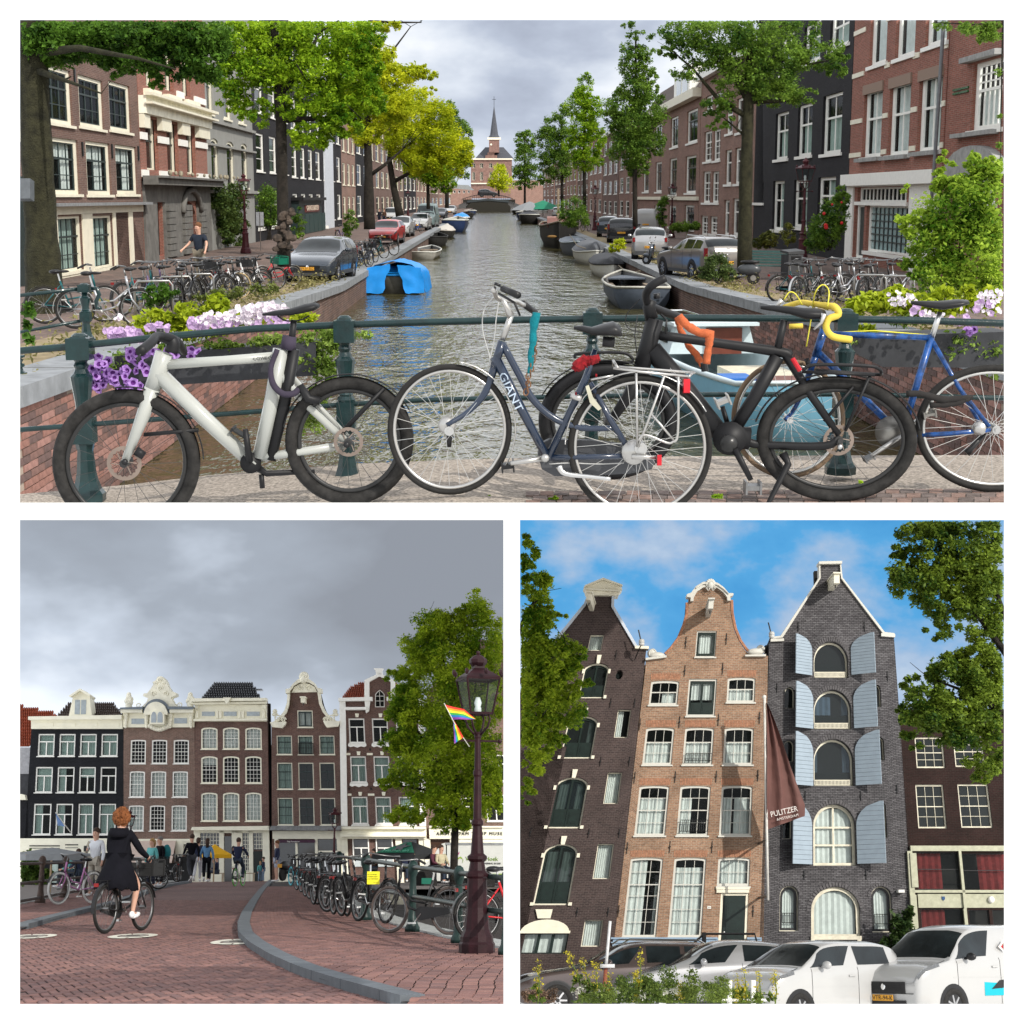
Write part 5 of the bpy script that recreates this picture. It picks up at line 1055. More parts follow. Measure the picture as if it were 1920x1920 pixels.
h.slab('gable_side',[C2([(540,1301),(544.5,1301),(543,1322),(538,1337),(527,1351),(515,1357),(510,1356),(524,1346),(534,1333),(539,1318)]),C2([(596,1299),(601,1299),(603,1317),(609,1331),(619,1345),(635,1354),(633,1357),(618,1351),(606,1336),(599,1320)])],creams,-.3,.25)
for sg,x in((1,522),(-1,623)):
 for k,(dx,dy,r)in enumerate(((0,0,7),(11,2,5))):obj('gable_scroll',scroll(F2,A2(x+sg*dx,1352),1348+dy,r,1.5,1.5,sg,.3),creams,h.t,smooth=True)
 s_=MB();s_.ball(F2(A2(x-sg*6,1335),1334,.1),.15,8);s_.ball(F2(A2(x-sg*6,1335),1340,.1),.2,8,(1,1,.6));obj('finial',s_,creams,h.t,smooth=True)
h.slab('gable_console',[C2([(508,1355),(538,1354),(536,1360),(530,1366),(512,1364)]),C2([(607,1352),(638,1353),(635,1363),(614,1365),(610,1359)])],creams,0,.45)
s_=MB();
for k in range(7):a=math.pi*k/6;s_.ball(F2(A2(571,1268)+5*math.cos(a),1270-5*math.sin(a),.3),.17,7)
s_.ball(F2(A2(571,1275),1275,.35),.25,8);obj('gable_crest',s_,creams,h.t,smooth=True)
for sg in(1,-1):obj('crest_scroll',scroll(F2,A2(571+sg*7,1290),1291,5,1.2,1,sg,.2),creams,h.t,smooth=True)
hoist(h,F2,A2,571,1311,8,9,.9,0,cream2)
balc(A2(561,1414),A2(588,1414),1394,1414,9,black,h,F2,th=.02)
h.slab('lead_ledge',[C2([(508,1557),(642,1558),(642,1549),(512,1549)])],M('lead_roof',(.20,.205,.21),.6,var=.3),0,.8);h.slab('shop_front',[R2(512,640,1558,1573),R2(517,524,1573,1655),R2(593,598,1573,1640),R2(635,642,1573,1655),R2(598,635,1595,1598),R2(524,593,1637,1655),R2(556,560,1580,1637)],cream2,0,.25)
h.slab('purple_sign_board',[R2(524,592,1575,1580)],M('purple_board',(.06,.02,.045),.5),.2,.4);h.slab('shop_window',[R2(524,593,1580,1637),R2(598,635,1574,1637)],M('shop_dark_glass',(.03,.03,.03),.1),0,.05)
text('sign_lettering','Bags Accessories',3.4/ppm2,F2(A2(540,1579),1579,.42),Rcols((1,0,0),S2.u),white,h.t,ex=.005)
# right brick house with pilasters
h=House('gabled_house','brown brick house with white pilasters, red tiled roof and pointed dormer gable',F2,base2(710),b_dk2)
for r,(y0,y1)in enumerate(((1347,1393),(1418,1467),(1494,1545))):
 for i,x in enumerate((655,699,744)):
  x+=(0,3,6)[r];w_=29 if i<3 else 0;win2(h,x,x+30,y0,y1,'tee',0 if r else 3)
  h.slab('keystone',[C2([(x+12,y0-2),(x+17,y0-2),(x+18,y0-9),(x+11,y0-9)])],cream2,0,.12);h.slab('carved_sill',[C2([(x-2,y1+6),(x+2,y1+8),(x+8,y1+6.5),(x+15,y1+9),(x+22,y1+6.5),(x+28,y1+8),(x+32,y1+6),(x+32,y1+2),(x-2,y1+2)])]if r<2 else[R2(x-2,x+32,y1+2,y1+4)],white,0,.12)
h.window([(a,b)for a,b in C2([(703,1326),(721,1326),(721,1302),(717,1297),(712,1293),(707,1297),(703,1302)])],fw=1.4,frame=white,cols=2,rows=[.35,.65],bw=.8,rec=.1)
h.wall(C2([(637,1665),(797,1665),(790,1312),(738,1312),(736,1278),(712,1268),(692,1278),(689,1312),(637,1312)]))
h.slab('pilaster',[C2([(640,1549),(652,1549),(648,1313),(637,1313)]),C2([(787,1549),(799,1549),(795,1313),(784,1313)])],white,0,.2)
h.slab('cornice',[C2([(636,1316),(699,1315),(699,1308),(636,1310)]),C2([(648,1332),(688,1332),(688,1327),(648,1327)]),C2([(726,1315),(790,1315),(790,1308),(726,1308)])],white,0,.5)
h.slab('gable_coping',[C2([(684,1308),(693,1308),(693,1279),(712,1269),(733,1279),(733,1308),(741,1308),(740,1276),(712,1263),(684,1276)]),C2([(706,1265),(717,1265),(717,1256),(719,1254),(701,1254),(704,1257)])],white,-.4,.3)
h.slab('console',[C2([(687,1338),(692,1334),(695,1312),(684,1312),(686,1332)])],white,0,.3)
tiles(h,F2,C2([(642,1310),(684,1310),(684,1282),(672,1284),(656,1292)]),red_tile,3.6,3.6);tiles(h,F2,C2([(741,1310),(790,1310),(780,1290),(741,1284)]),red_tile,3.6,3.6)
h.anchors([(A2(x,y),y)for x,y in((653,1405),(694,1405),(655,1479),(696,1479))],3);h.slab('belt_block',[C2([(650,1416),(657,1416),(657,1412),(650,1412)]),C2([(688,1416),(699,1416),(699,1412),(688,1412)]),C2([(652,1492),(659,1492),(659,1488),(652,1488)]),C2([(690,1492),(702,1492),(702,1488),(690,1488)])],cream2,0,.08)
h.slab('shop_cornice',[C2([(640,1573),(800,1573),(800,1554),(640,1554)])],cream2,0,.4);h.slab('cornice_ledge',[R2(640,800,1550,1555),R2(640,800,1566,1569)],cream2,.4,.7);h.slab('shop_front',[R2(636,655,1573,1655),R2(746,758,1573,1655),R2(790,808,1573,1655)],cream2,.02,.22)
h.slab('shop_window',[R2(665,692,1574,1612),R2(709,737,1574,1612),R2(760,786,1574,1655)],M('shop_dark_glass',(.03,.03,.03),.1),0,.05);h.slab('window_frame',[R2(663,665,1572,1625),R2(692,694,1572,1625),R2(707,709,1572,1625),R2(737,739,1572,1625),R2(665,692,1589,1591),R2(709,737,1589,1591),R2(678,680,1591,1625),R2(722,724,1591,1625)],white,0,.12);h.slab('frosted_pane',[R2(665,678,1611,1625),R2(680,692,1611,1625),R2(709,722,1611,1625),R2(724,737,1611,1625)],M('frosted',(.5,.55,.56),.6),.05,.07)
# museum house
h=House('museum_house','brown brick corner house with cream museum fascia behind the tree',F2,base2(880),b_br2)
for x0,x1,y0,y1 in((821,846,1495,1545),(868,898,1495,1545),(914,950,1490,1540),(830,856,1415,1465),(880,906,1415,1465),(926,950,1415,1465),(830,856,1330,1385),(880,906,1330,1385)):win2(h,x0,x1,y0,y1,'tee',3)
h.wall(C2([(795,1665),(1000,1665),(985,1200),(880,1200),(800,1300)]))
h.slab('fascia',[R2(806,990,1551,1573)],cream2,0,.4);h.slab('fascia_ledge',[R2(806,990,1549,1552)],cream2,.4,.6);h.slab('shop_window',[R2(812,844,1576,1655)],M('brown_window',(.05,.025,.015),.3),0,.05);h.slab('shop_front',[R2(800,812,1573,1655),R2(844,990,1573,1580)],cream2,0,.3)
text('fascia_lettering','AMSTERDAM TULIP MUSEUM',8.6/ppm2,F2(A2(819,1566),1566,.45),Rcols((1,0,0),S2.u),black,h.t,ex=.02,sx=1.0,spacing=1.32)
white=w2_
# ground
clk=Mbrick('red_brown_clinkers',(.20,.115,.103),(.165,.098,.09),(.06,.045,.04),bw=.21,bh=.075,ms=.006,stain=.3,blotch=.35,bmp=.8)
def G2(px,py,dh=0):return S2.gnd(px,py,GH+dh)
def poly_ground(pts,dh,name,mat,kind='structure',parent=None):
 mb=MB();P=[G2(x,y,dh)for x,y in pts];k=mb.add(P,[])
 for i,p in enumerate(P):x,d,h_=S2.xdh(p);mb.uv[i]=(x,d/2.6)
 mb.f=[tuple(t)for t in tessellate_polygon([[Vector((S2.xdh(p)[0],S2.xdh(p)[1],0))for p in P]])]
 return obj(name,mb,mat,parent,kind=kind)
road=poly_ground([(20,1900),(960,1900),(960,1657),(300,1657),(20,1745)],-.03,'road',M('joint_sand',(.030,.022,.020),.95,var=.3,scale=20))
KR=[(512,1653),(497,1672),(484,1694),(473,1718),(469,1738),(475,1758),(497,1777),(540,1802),(600,1828),(680,1853),(760,1874),(800,1886)]
KL=[(350,1655),(316,1660),(280,1669),(240,1684),(200,1697),(150,1709),(90,1724),(25,1742)]
def lp(pts):return[S2.xdh(G2(x,y))for x,y in pts]
KRm=lp(KR);KLm=lp(KL)
def x_at(poly,d):
 for(x0,d0,_),(x1,d1,_)in zip(poly,poly[1:]):
  if(d0-d)*(d1-d)<=0 and d0!=d1:return x0+(x1-x0)*(d-d0)/(d1-d0)
 return poly[-1][0]if d<min(p[1]for p in poly)else poly[0][0]
RAIL=[(560,1652),(632,1694),(700,1730),(760,1750),(830,1768),(960,1796)];RAILm=lp(RAIL)
LRAIL=[(330,1655),(190,1668),(120,1683),(25,1705)];LRAILm=lp(LRAIL)
pav_m=[]
for i,c in enumerate(((.195,.105,.092),(.168,.094,.085),(.215,.117,.10),(.150,.088,.082),(.182,.10,.09))):pav_m.append(M('clinker_%s'%('red','brown','light','dark','rose')[i],c,.85,var=.25,scale=3.5,bmp=.4,spec=.15))
BW,BH,KS=.128,.064,2.6
def in_road(x,d):return x<x_at(KRm,d)+.1 and x>x_at(KLm,d)-.1
def in_walk(x,d):return x>x_at(KRm,d)+.26 and x<x_at(RAILm,d)+.05
blk=[]
c45=math.sqrt(.5);n_=0
for I in range(-150,350):
 for J in range(-150,380):
  for hor in(0,1):
   u0=I*BH;v0=J*BH
   if(I-J)%4==0 and hor==0:cu,cv,wu,wv=u0+BH,v0+BH/2,2*BH,BH
   elif(I-J)%4==3 and hor==1:cu,cv,wu,wv=u0+BH/2,v0+BH,BH,2*BH
   else:continue
   x=(cu-cv)*c45;d=11+((cu+cv)*c45)*KS
   if d<11 or d>43:continue
   P=S2.loc(x,d,GH);px=CX+FPX*P.x/P.y
   if px<30 or px>960:continue
   if in_road(x,d):blk.append((d,x,wu,wv,math.pi/4,0))
def bond(x_lo,x_hi,d0,d1):
 d=d0;r=0
 while d<d1:
  a_,b_=x_lo(d),x_hi(d);x=a_-random.random()*.01-(BW/2 if r%2 else 0)
  while x<b_:
   P=S2.loc(x,d,GH);px=CX+FPX*P.x/P.y
   if 28<px<960:blk.append((d,x,BW,BH,0,1))
   x+=BW
  d+=BH*KS;r+=1
bond(lambda d:x_at(KRm,d)+.02,lambda d:x_at(RAILm,d)+.08,11.1,60)
bond(lambda d:x_at(LRAILm,d)-.05,lambda d:x_at(KLm,d)-.02,23,66)
blk.sort(key=lambda b:b[0]);print('pavers',len(blk))
def brick_mb(wu,wv,e=.004):
 mb=MB();w,v=wu/2-e,wv/2-e;b=.006;mb.add([(-w,-v,-.04),(w,-v,-.04),(w,v,-.04),(-w,v,-.04),(-w,-v,-.006),(w,-v,-.006),(w,v,-.006),(-w,v,-.006),(-w+b,-v+b,0),(w-b,-v+b,0),(w-b,v-b,0),(-w+b,v-b,0)],[(0,1,5,4),(1,2,6,5),(2,3,7,6),(3,0,4,7),(4,5,9,8),(5,6,10,9),(6,7,11,10),(7,4,8,11),(8,9,10,11)]);return mb
pm={}
WM[road.name]=road.matrix_basis.copy();rinv=WM[road.name].inverted()
far={i:MB()for i in range(5)}
for k,(d,x,wu,wv,rot,typ)in enumerate(blk):
 hgt=GH+(.0 if typ==0 else .07)+random.uniform(-.003,.002);mi=random.randrange(5);Mx=S2.mat(S2.loc(x,d,hgt));Sh=Matrix.Diagonal((1,KS,1,1))@Matrix.Rotation(rot+(random.gauss(0,.01)if k>=300 else 0),4,'Z')
 if k<300:
  key=(wu>wv,typ,mi)
  if key not in pm:
   b_=brick_mb(wu,wv);me=bpy.data.meshes.new('brick');me.from_pydata([tuple(Sh@p)for p in b_.v],[],b_.f);me.materials.append(pav_m[mi]);pm[key]=me
  o=bpy.data.objects.new('brick',pm[key]);COL.objects.link(o);o.parent=road;o.matrix_basis=rinv@Mx;WM[o.name]=Mx;reg(o)
 else:
  b_=brick_mb(wu,wv);B_=[Mx@(Sh@p)for p in b_.v[4:]];far[mi].add(B_,[(4,5,6,7),(0,1,5,4),(1,2,6,5),(2,3,7,6),(3,0,4,7)])
for mi,m_ in far.items():
 if m_.v:obj('brick_paving',m_,pav_m[mi],road,kind='stuff')
poly_ground([(350,1654),(512,1652),(500,1668),(490,1684),(482,1696),(236,1689),(262,1678),(280,1669)],-.012,'far_paving',clk,parent=road)
walk=poly_ground([(512,1654),(560,1652),(632,1694),(700,1730),(760,1750),(960,1796),(960,1900),(800,1900),(760,1880),(600,1835),(480,1770),(474,1720),(500,1675)],.035,'pavement',M('joint_sand',(.030,.022,.020),.95))
poly_ground([(330,1653),(190,1668),(25,1705),(25,1745),(200,1697),(280,1667),(352,1653)],.035,'pavement',M('joint_sand',(.030,.022,.020),.95))
kst=M('blue_grey_kerb_stone',(.095,.107,.12),.7,var=.22,scale=5,bmp=.25)
def kerb(pts,wid,side,label,top=.08):
 P=[Vector(p)for p in lp(pts)];root=thing('kerb',label,'kerb',S2.loc(P[len(P)//2].x,P[len(P)//2].y,GH));del root['category'];del root['label'];root['kind']='structure'
 L=[P[0]];
 for a,b in zip(P,P[1:]):
  n=max(1,int((b-a).length/.25));
  for i in range(1,n+1):L.append(a.lerp(b,i/n))
 for _ in range(4):L=[L[0]]+[(L[i-1]+L[i]*2+L[i+1])/4 for i in range(1,len(L)-1)]+[L[-1]]
 def off(i,s):
  t=(L[min(i+1,len(L)-1)]-L[max(i-1,0)]);n=Vector((t.y,-t.x,0)).normalized();return L[i]+n*s*side
 i=0
 while i<len(L)-1:
  j=min(i+4,len(L)-1);mb=MB()
  for q in range(i,j):
   e0=.03 if q==i else 0;e1=.03 if q==j-1 else 0
   a0,a1,b0,b1=off(q,0),off(q,wid),off(q+1,0),off(q+1,wid);a0,b0=a0.lerp(b0,e0),b0.lerp(a0,e1);a1,b1=a1.lerp(b1,e0),b1.lerp(a1,e1)
   mb.hexa([S2.loc(v.x,v.y,GH-.05)for v in(a0,a1,b1,b0)]+[S2.loc(v.x,v.y,GH+top)for v in(a0.lerp(a1,.06),a1,b1,b0.lerp(b1,.06))])
  obj('kerb_stone',mb,kst,root);i=j
kerb(KR,.20,1 if KRm[0][1]>KRm[-1][1]else-1,'')
kerb(KL,.22,-1,'')
stp=M('pale_quay_stone',(.36,.37,.36),.8,var=.15,scale=3,bmp=.2)
def strip(pts,w,dh,mat,name,side=1):
 P=[Vector(p)for p in lp(pts)];root=None
 for a,b in zip(P,P[1:]):
  n=max(1,round((b-a).length/1.2));t=(b-a).normalized();nn=Vector((t.y,-t.x,0))*side
  for i in range(n):
   u,v=a.lerp(b,i/n+.004),a.lerp(b,(i+1)/n-.004);mb=MB();mb.hexa([S2.loc(q.x,q.y,GH-.3)for q in(u,v,v+nn*w,u+nn*w)]+[S2.loc(q.x,q.y,GH+dh)for q in(u,v,v+nn*w,u+nn*w)])
   if root is None:root=obj(name,mb,mat,kind='structure')
   else:obj('stone',mb,mat,root)
 return root
strip(RAIL,.42,.095,stp,'quay_edge',-1 if RAILm[0][1]>RAILm[-1][1]else 1);strip(LRAIL,.42,.095,stp,'quay_edge',1)
for(px,py,lb)in((250,1755,'round road cover ringed with white paint right behind the cyclist'),(443,1766,'round road cover ringed with white paint near the kerb bend'),(58,1756,'round road cover ringed with white paint at the left edge')):
 c=G2(px,py,.004);mb=MB();A_=S2.mat(c)@Matrix.Diagonal((.7,1.55,1,1))
 def rg(r0,r1,z,a0=0,a1=2*math.pi,n=24):
  vs=[];
  for i in range(n+1):a=a0+(a1-a0)*i/n;vs+=[A_@Vector((r0*math.cos(a),r0*math.sin(a),z)),A_@Vector((r1*math.cos(a),r1*math.sin(a),z))]
  o=mb.add(vs,[]);mb.f+=[(o+2*i,o+2*i+1,o+2*i+3,o+2*i+2)for i in range(n)]
 for k in range(9):rg(.27+random.uniform(0,.02),.45+random.uniform(-.02,.02),.004,k*2*math.pi/9+.04,(k+1)*2*math.pi/9-.03,5)
 t_=tag(obj('road_cover',mb,M('road_white',(.70,.68,.58),.8,var=.08)),lb,'manhole cover','painted round covers in the brick road')
 mb=MB();rg(0.0,.25,.003);obj('concrete_ring',mb,M('concrete',(.27,.25,.22),.9),t_);mb=MB();mb.box(c+S2.u*.006,(.16,.14,.006),S2.M.to_3x3());obj('valve_lid',mb,M('iron_lid',(.06,.055,.05),.7),t_)
 # canal on the right: far quay and dark water
mb=MB();mb.add([S2.loc(x,d,-2.3)for x,d in((-30,30),(0.3,14),(8,8),(20,20),(20,90),(-30,90))],[(0,1,2,3,4,5)]);water_m,nt_,b_=nodes_of('dark_canal_water');b_.inputs['Base Color'].default_value=(.035,.030,.014,1);b_.inputs['Roughness'].default_value=.12;bump(nt_,b_,noise_t(nt_,objco(nt_),1.6,3),.35,.1);struct('water',mb,water_m)
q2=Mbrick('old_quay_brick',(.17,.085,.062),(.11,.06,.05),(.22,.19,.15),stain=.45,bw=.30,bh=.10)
def quay_wall(px0,px1,yt,yb,D,name,lb,mat,y1t=None,y1b=None):
 P=[S2.at(px0,yb,D),S2.at(px1,y1b or yb,D),S2.at(px1,y1t or yt,D),S2.at(px0,yt,D)];mb=MB();mb.hexa(P+[p+S2.f*.6 for p in P])
 for i,p in enumerate(mb.v):mb.uv[i]=(p.x,p.z)
 return tag(obj(name,mb,mat),lb,'quay wall')
w_=quay_wall(640,757,1668,1790,40,'quay_wall','brick quay wall with stone corner beyond the yellow sign',q2)
mb=MB();
for k in range(7):mb.box(S2.at(745+random.uniform(-8,3),1676+k*16,39.95),(random.uniform(.25,.5),.2,.19))
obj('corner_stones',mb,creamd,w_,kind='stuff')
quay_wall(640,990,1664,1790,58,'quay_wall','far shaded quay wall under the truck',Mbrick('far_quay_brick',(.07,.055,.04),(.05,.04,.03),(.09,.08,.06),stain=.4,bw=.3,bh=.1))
mb=MB();mb.add([S2.at(640,1668,40),S2.at(990,1666,58),S2.at(990,1655,99),S2.at(600,1655,99)],[(0,1,2,3)]);struct('far_street',mb,M('far_pavement',(.15,.13,.12),.9,var=.2))
mb=MB();mb.add([S2.loc(x,d,-1.52)for x,d in((-40,60),(-7.5,60),(6,100.2),(-40,100.2))]+[S2.loc(x,d,-1.5)for x,d in((-7,60),(-2,60),(6,100.2),(-7,100.2))],[(0,1,2,3),(4,5,6,7)]);struct('far_street',mb,M('far_pavement',(.15,.13,.12),.9,var=.2))
# railings
grn=M('bridge_green_paint',(.012,.027,.024),.4,var=.35,scale=12,bmp=.1,spec=.2)
def post_mb(P,k=1.0):
 return MB().lathe([(.12*k,0),(.12*k,.06*k),(.085*k,.12*k),(.06*k,.3*k),(.055*k,.45*k),(.075*k,.5*k),(.06*k,.55*k),(.05*k,.8*k),(.075*k,.86*k),(.085*k,.96*k),(.06*k,1.02*k),(.02*k,1.05*k)],8,S2.mat(P))
t=thing('bridge_railing','dark green bridge railing on the right with bicycles leaning against it','railing',G2(745,1748));X=[(600,1672,1.2),(634,1694,1.15),(684,1725,1.07),(773,1747,.96),(860,1768,.9),(950,1790,.86)]
for x,y,k in X:obj('post',post_mb(G2(x,y,.09),k*.93),grn,t,smooth=True)
for hh in(.88,.48):
 mb=MB().tube([G2(x,y,.09+hh*k)if False else G2(x,y,.09)+S2.u*hh*k for x,y,k in X],.032,8);obj('rail',mb,grn,t,smooth=True)
t=thing('bridge_railing','rust stained bridge railing at the left edge behind the man with the phone','railing',G2(120,1683));X=[(20,1705,.98),(75,1693,.98),(120,1683,.98),(157,1677,.98),(190,1670,.98),(260,1660,.9)];rst=M('rusty_green_paint',(.055,.035,.028),.7,var=.6,scale=8,bmp=.3)
for x,y,k in X:obj('post',post_mb(G2(x,y,.09),k),rst,t,smooth=True)
for hh in(.88,.48,.12):mb=MB().tube([G2(x,y,.09)+S2.u*hh*k for x,y,k in X],.032,8);obj('rail',mb,rst,t,smooth=True)
# big lamp
LP=G2(894,1786,.07);street_lamp('street_lamp','tall oxblood crown street lamp in the right foreground with rainbow flags',S2.mat(LP,.35),H=3.16,paint=M('oxblood_dark',(.018,.005,.007),.5,spec=.15,var=.35,scale=10,bmp=.15),group='crown street lamps by the bridge road')
D_=S2.xdh(LP)[1]
rb=[(.62,.03,.02),(.75,.25,.02),(.75,.62,.03),(.04,.32,.06),(.02,.16,.42),(.20,.04,.28)]
for(P4,lb,vert)in(([(834,1321),(870,1330),(892,1348),(853,1351)],'rainbow flag waving in front of the lamp glass',0),([(851,1350),(869,1382),(858,1392),(851,1394)],'small rainbow flag drooping below the other rainbow flag',1)):
 t=thing('rainbow_flag',lb,'flag',S2.at(P4[0][0],P4[0][1],D_-.3),'rainbow flags on the lamp');n=8
 for s in range(6):
  mb=MB();vs=[]
  for i in range(n+1):
   u=i/n
   for v in(s/6,(s+1)/6):
    if not vert:a=Vector(P4[0]).lerp(Vector(P4[1])if u<.5 else Vector(P4[1]),min(1,u*2))if u<=.5 else Vector(P4[1]).lerp(Vector(P4[2]),u*2-1);b=Vector((840,1334)).lerp(Vector((853,1351)),0);b=Vector((850,1349)).lerp(Vector((891,1349)),u);a=Vector(P4[0]).lerp(Vector(P4[1]),u*2)if u<.5 else a
    else:a=Vector(P4[0]).lerp(Vector(P4[1]),u);b=Vector((850,1352)).lerp(Vector((852,1395)),u)
    q=a.lerp(b,v);vs.append(S2.at(q.x,q.y,D_-.3)+S2.f*.03*math.sin(u*9+v*2))
  mb.add(vs,[(2*i,2*i+1,2*i+3,2*i+2)for i in range(n)]);obj('stripe',mb,M('rainbow_%s'%('red','orange','yellow','green','blue','violet')[s],rb[s],.7,var=.05),t,smooth=True)
 mb=MB().tube([S2.at(833,1319,D_-.3),S2.at(850,1352,D_-.3),S2.at(869,1384,D_-.25),S2.at(880,1400,D_-.1)],.005,5);obj('stick',mb,white,t)
for px,py,sz,lb in((625,1655,52,'small crown street lamp in front of the purple shop sign'),(237,1660,52,'small crown street lamp behind the red haired cyclist')):
 P=S2.at(px,py,62);street_lamp('street_lamp',lb,S2.mat(P,.3),H=2.75,det=0,group='crown street lamps by the bridge road')
 # tree on the right
lf2=Mleaf('maple_leaf',(.11,.23,.012),(.60,.72,.05),.5)
tree('maple_tree','bushy green maple behind the tall street lamp',S2,48,[(850,1300,4),(855,1500,6),(850,1662,8)],[[(852,1480,4),(800,1400,2.5),(760,1330,1)],[(853,1500,4),(790,1480,2.5),(730,1470,1)],[(852,1400,4),(890,1300,2),(900,1200,1)],[(850,1350,3),(830,1230,2),(800,1160,1)]],[(886,1146,34,40),(826,1176,50,35),(911,1206,50,60),(791,1216,39,35),(846,1246,75,50),(761,1266,28,26),(776,1326,48,45),(856,1336,70,60),(926,1306,30,60),(756,1396,35,32),(816,1416,75,50),(906,1426,50,60),(751,1452,24,26),(806,1482,52,40),(876,1492,60,40),(846,1537,40,26),(931,1482,30,40),(742,1341,12,10),(728,1465,22,16),(738,1395,26,22),(742,1268,20,18),(735,1335,18,14),(765,1530,40,14)],130000,5.8,lf2,clump=.3,nclump=1150,shell=.35)
# truck
t=thing('box_truck','white box truck with bulb grower lettering parked on the far quay','truck',S2.at(890,1662,60));Dt=60;tw=M('truck_white',(.56,.57,.54),.4,var=.04)
def T2(px,py,d=0):return S2.at(px,py,Dt)-S2.f*d
def tbox(x0,x1,y0,y1,d0,d1):
 mb=MB();P=[T2(x0,y1,d1),T2(x1,y1,d1),T2(x1,y0,d1),T2(x0,y0,d1)];mb.hexa(P+[p+S2.f*(d1-d0)for p in P]);return mb
obj('cargo_box',tbox(838,1010,1583,1646,-2.2,0),tw,t);obj('box_trim',tbox(836,1010,1580,1584,-2.2,.04),steel,t);obj('chassis',tbox(800,1010,1647,1656,-1.8,-.2),black,t)
cab=[(776,1652),(778,1634),(784,1628),(792,1625),(808,1609),(836,1609),(836,1652)]
mb=MB();mb.prism([T2(x,y,-.1)for x,y in cab],S2.f*1.9);obj('cab',mb,tw,t);mb=MB();mb.prism([T2(x,y,0)for x,y in((808,1608),(836,1606),(836,1580),(828,1582))],S2.f*1.9);obj('wind_deflector',mb,tw,t)
mb=MB();mb.prism([T2(x,y,-.06)for x,y in((797,1634),(811,1616),(832,1616),(832,1634))],S2.f*.02);obj('cab_window',mb,M('car_glass',(.02,.03,.032),.06,spec=.8),t)
for px in(796,905):mb=MB().lathe([(.42,-.15),(.46,-.1),(.46,.1),(.42,.15),(.25,.16)],18,Matrix.Translation(T2(px,1655,0))@S2.M@Matrix.Rotation(math.pi/2,4,'X'));obj('wheel',mb,rubber,t)
pt=S2.ppm(Dt);R_=Rcols((1,0,0),S2.u)
text('lettering','Van den Hoek',11/pt,T2(873,1614,.02),R_,M('leaf_green_print',(.16,.28,.02),.5),t,ex=.005,sx=.95);text('lettering','FLOWERING BULBS',4.6/pt,T2(899,1620.5,.02),R_,dgrey,t,ex=.005)
for pts,m_ in(([(851,1595),(848,1608),(851,1620),(859,1624),(854,1612),(853,1600)],M('logo_green',(.03,.14,.03),.5)),([(856,1604),(862,1596),(861,1600),(858,1606)],M('logo_magenta',(.35,.02,.16),.5)),([(856,1618),(857,1609),(864,1606),(869,1612),(867,1619),(868,1611),(862,1609),(858,1613)],M('logo_lime',(.22,.34,.03),.5))):mb=MB();mb.prism([T2(x,y,.02)for x,y in pts],S2.f*.01);obj('logo',mb,m_,t)
obj('lime_stripe',tbox(912,1010,1638,1644,-.05,.02),M('logo_lime',(.22,.34,.03),.5),t)
# parasols
def parasol(name,label,px,yt,yb,wpx,D,mat,val=None,pole_y=1655,k=.55,sides=4,rz=.5,two=None):
 P=S2.at(px,yb,D);w=wpx/S2.ppm(D)/2;hgt=(yb-yt)/S2.ppm(D);t=thing(name,label,'parasol',S2.mat(S2.at(px,pole_y,D),rz));z0=(P-S2.at(px,pole_y,D)).dot(S2.u)
 r=w*(1.0 if sides>6 else 1.15);mb=MB();A=[Vector((r*math.cos(2*math.pi*(i+.5)/sides),r*math.sin(2*math.pi*(i+.5)/sides),z0))for i in range(sides)];ap=Vector((0,0,z0+hgt));n_=len(A)
 vs=[ap]+A;mid=[(ap+a)/2-Vector((0,0,hgt*.04))for a in A];vs+=mid;fs=[]
 for i in range(n_):j=(i+1)%n_;fs+=[(0,1+n_+i,1+n_+j),(1+n_+i,1+i,1+j,1+n_+j)]
 c=MB();c.add(vs,fs);cn=obj('canopy',c,mat,t,local=True)
 v=MB();o=v.add(A+[a-Vector((0,0,.18))for a in A],[(i,(i+1)%n_,n_+(i+1)%n_,n_+i)for i in range(n_)]);obj('valance',v,val or mat,t,local=True)
 mb=MB().tube([(0,0,0),(0,0,z0+hgt)],.035,6);obj('pole',mb,M('parasol_pole',(.35,.25,.15),.6),t,local=True)
 mb=MB()
 for a in A:mb.tube([ap-Vector((0,0,.3)),a],.015,4)
 obj('ribs',mb,M('parasol_pole',(.35,.25,.15),.6),t,local=True)
 return t,cn,A,ap
parasol('parasol','bright yellow parasol over the cafe door',400,1583,1602,62,80,M('yellow_canvas',(.66,.36,.012),.8,var=.06),k=.5)
t,cn,A,ap=parasol('parasol','black and green parasol with a star in front of the truck cab',770,1578,1602,128,62,M('black_canvas',(.025,.027,.028),.8,var=.1),pole_y=1660,rz=.15+math.pi/4)
gm=M('green_canvas',(.012,.16,.09),.8,var=.08)
i0=min(range(4),key=lambda i:(WM[t.name]@((A[i]+A[(i+1)%4])/2)).x+(WM[t.name]@((A[i]+A[(i+1)%4])/2)).y*.8)
a,b=A[i0],A[(i0+1)%4];n_=(a-ap).cross(b-ap).normalized();n_=n_ if n_.z>0 else-n_;mb=MB();mb.add([ap.lerp(a,.12)+n_*.03,ap.lerp(a,.93)+n_*.03,ap.lerp(b,.93)+n_*.03,ap.lerp(b,.12)+n_*.03],[(0,1,2,3)]);obj('green_panel',mb,gm,t,local=True)
mid=ap.lerp((a+b)/2,.55)+n_*.05;rr=(b-a).normalized();ua=(ap-(a+b)/2).normalized();
if(WM[t.name].to_3x3()@rr).x<0:rr=-rr
mb=MB();P=[mid+(rr*math.cos(math.pi/2+k*math.pi/5)+ua*math.sin(math.pi/2+k*math.pi/5))*(.42 if k%2==0 else .17)for k in range(10)];mb.prism(P,n_*.01);obj('star',mb,black,t,local=True)
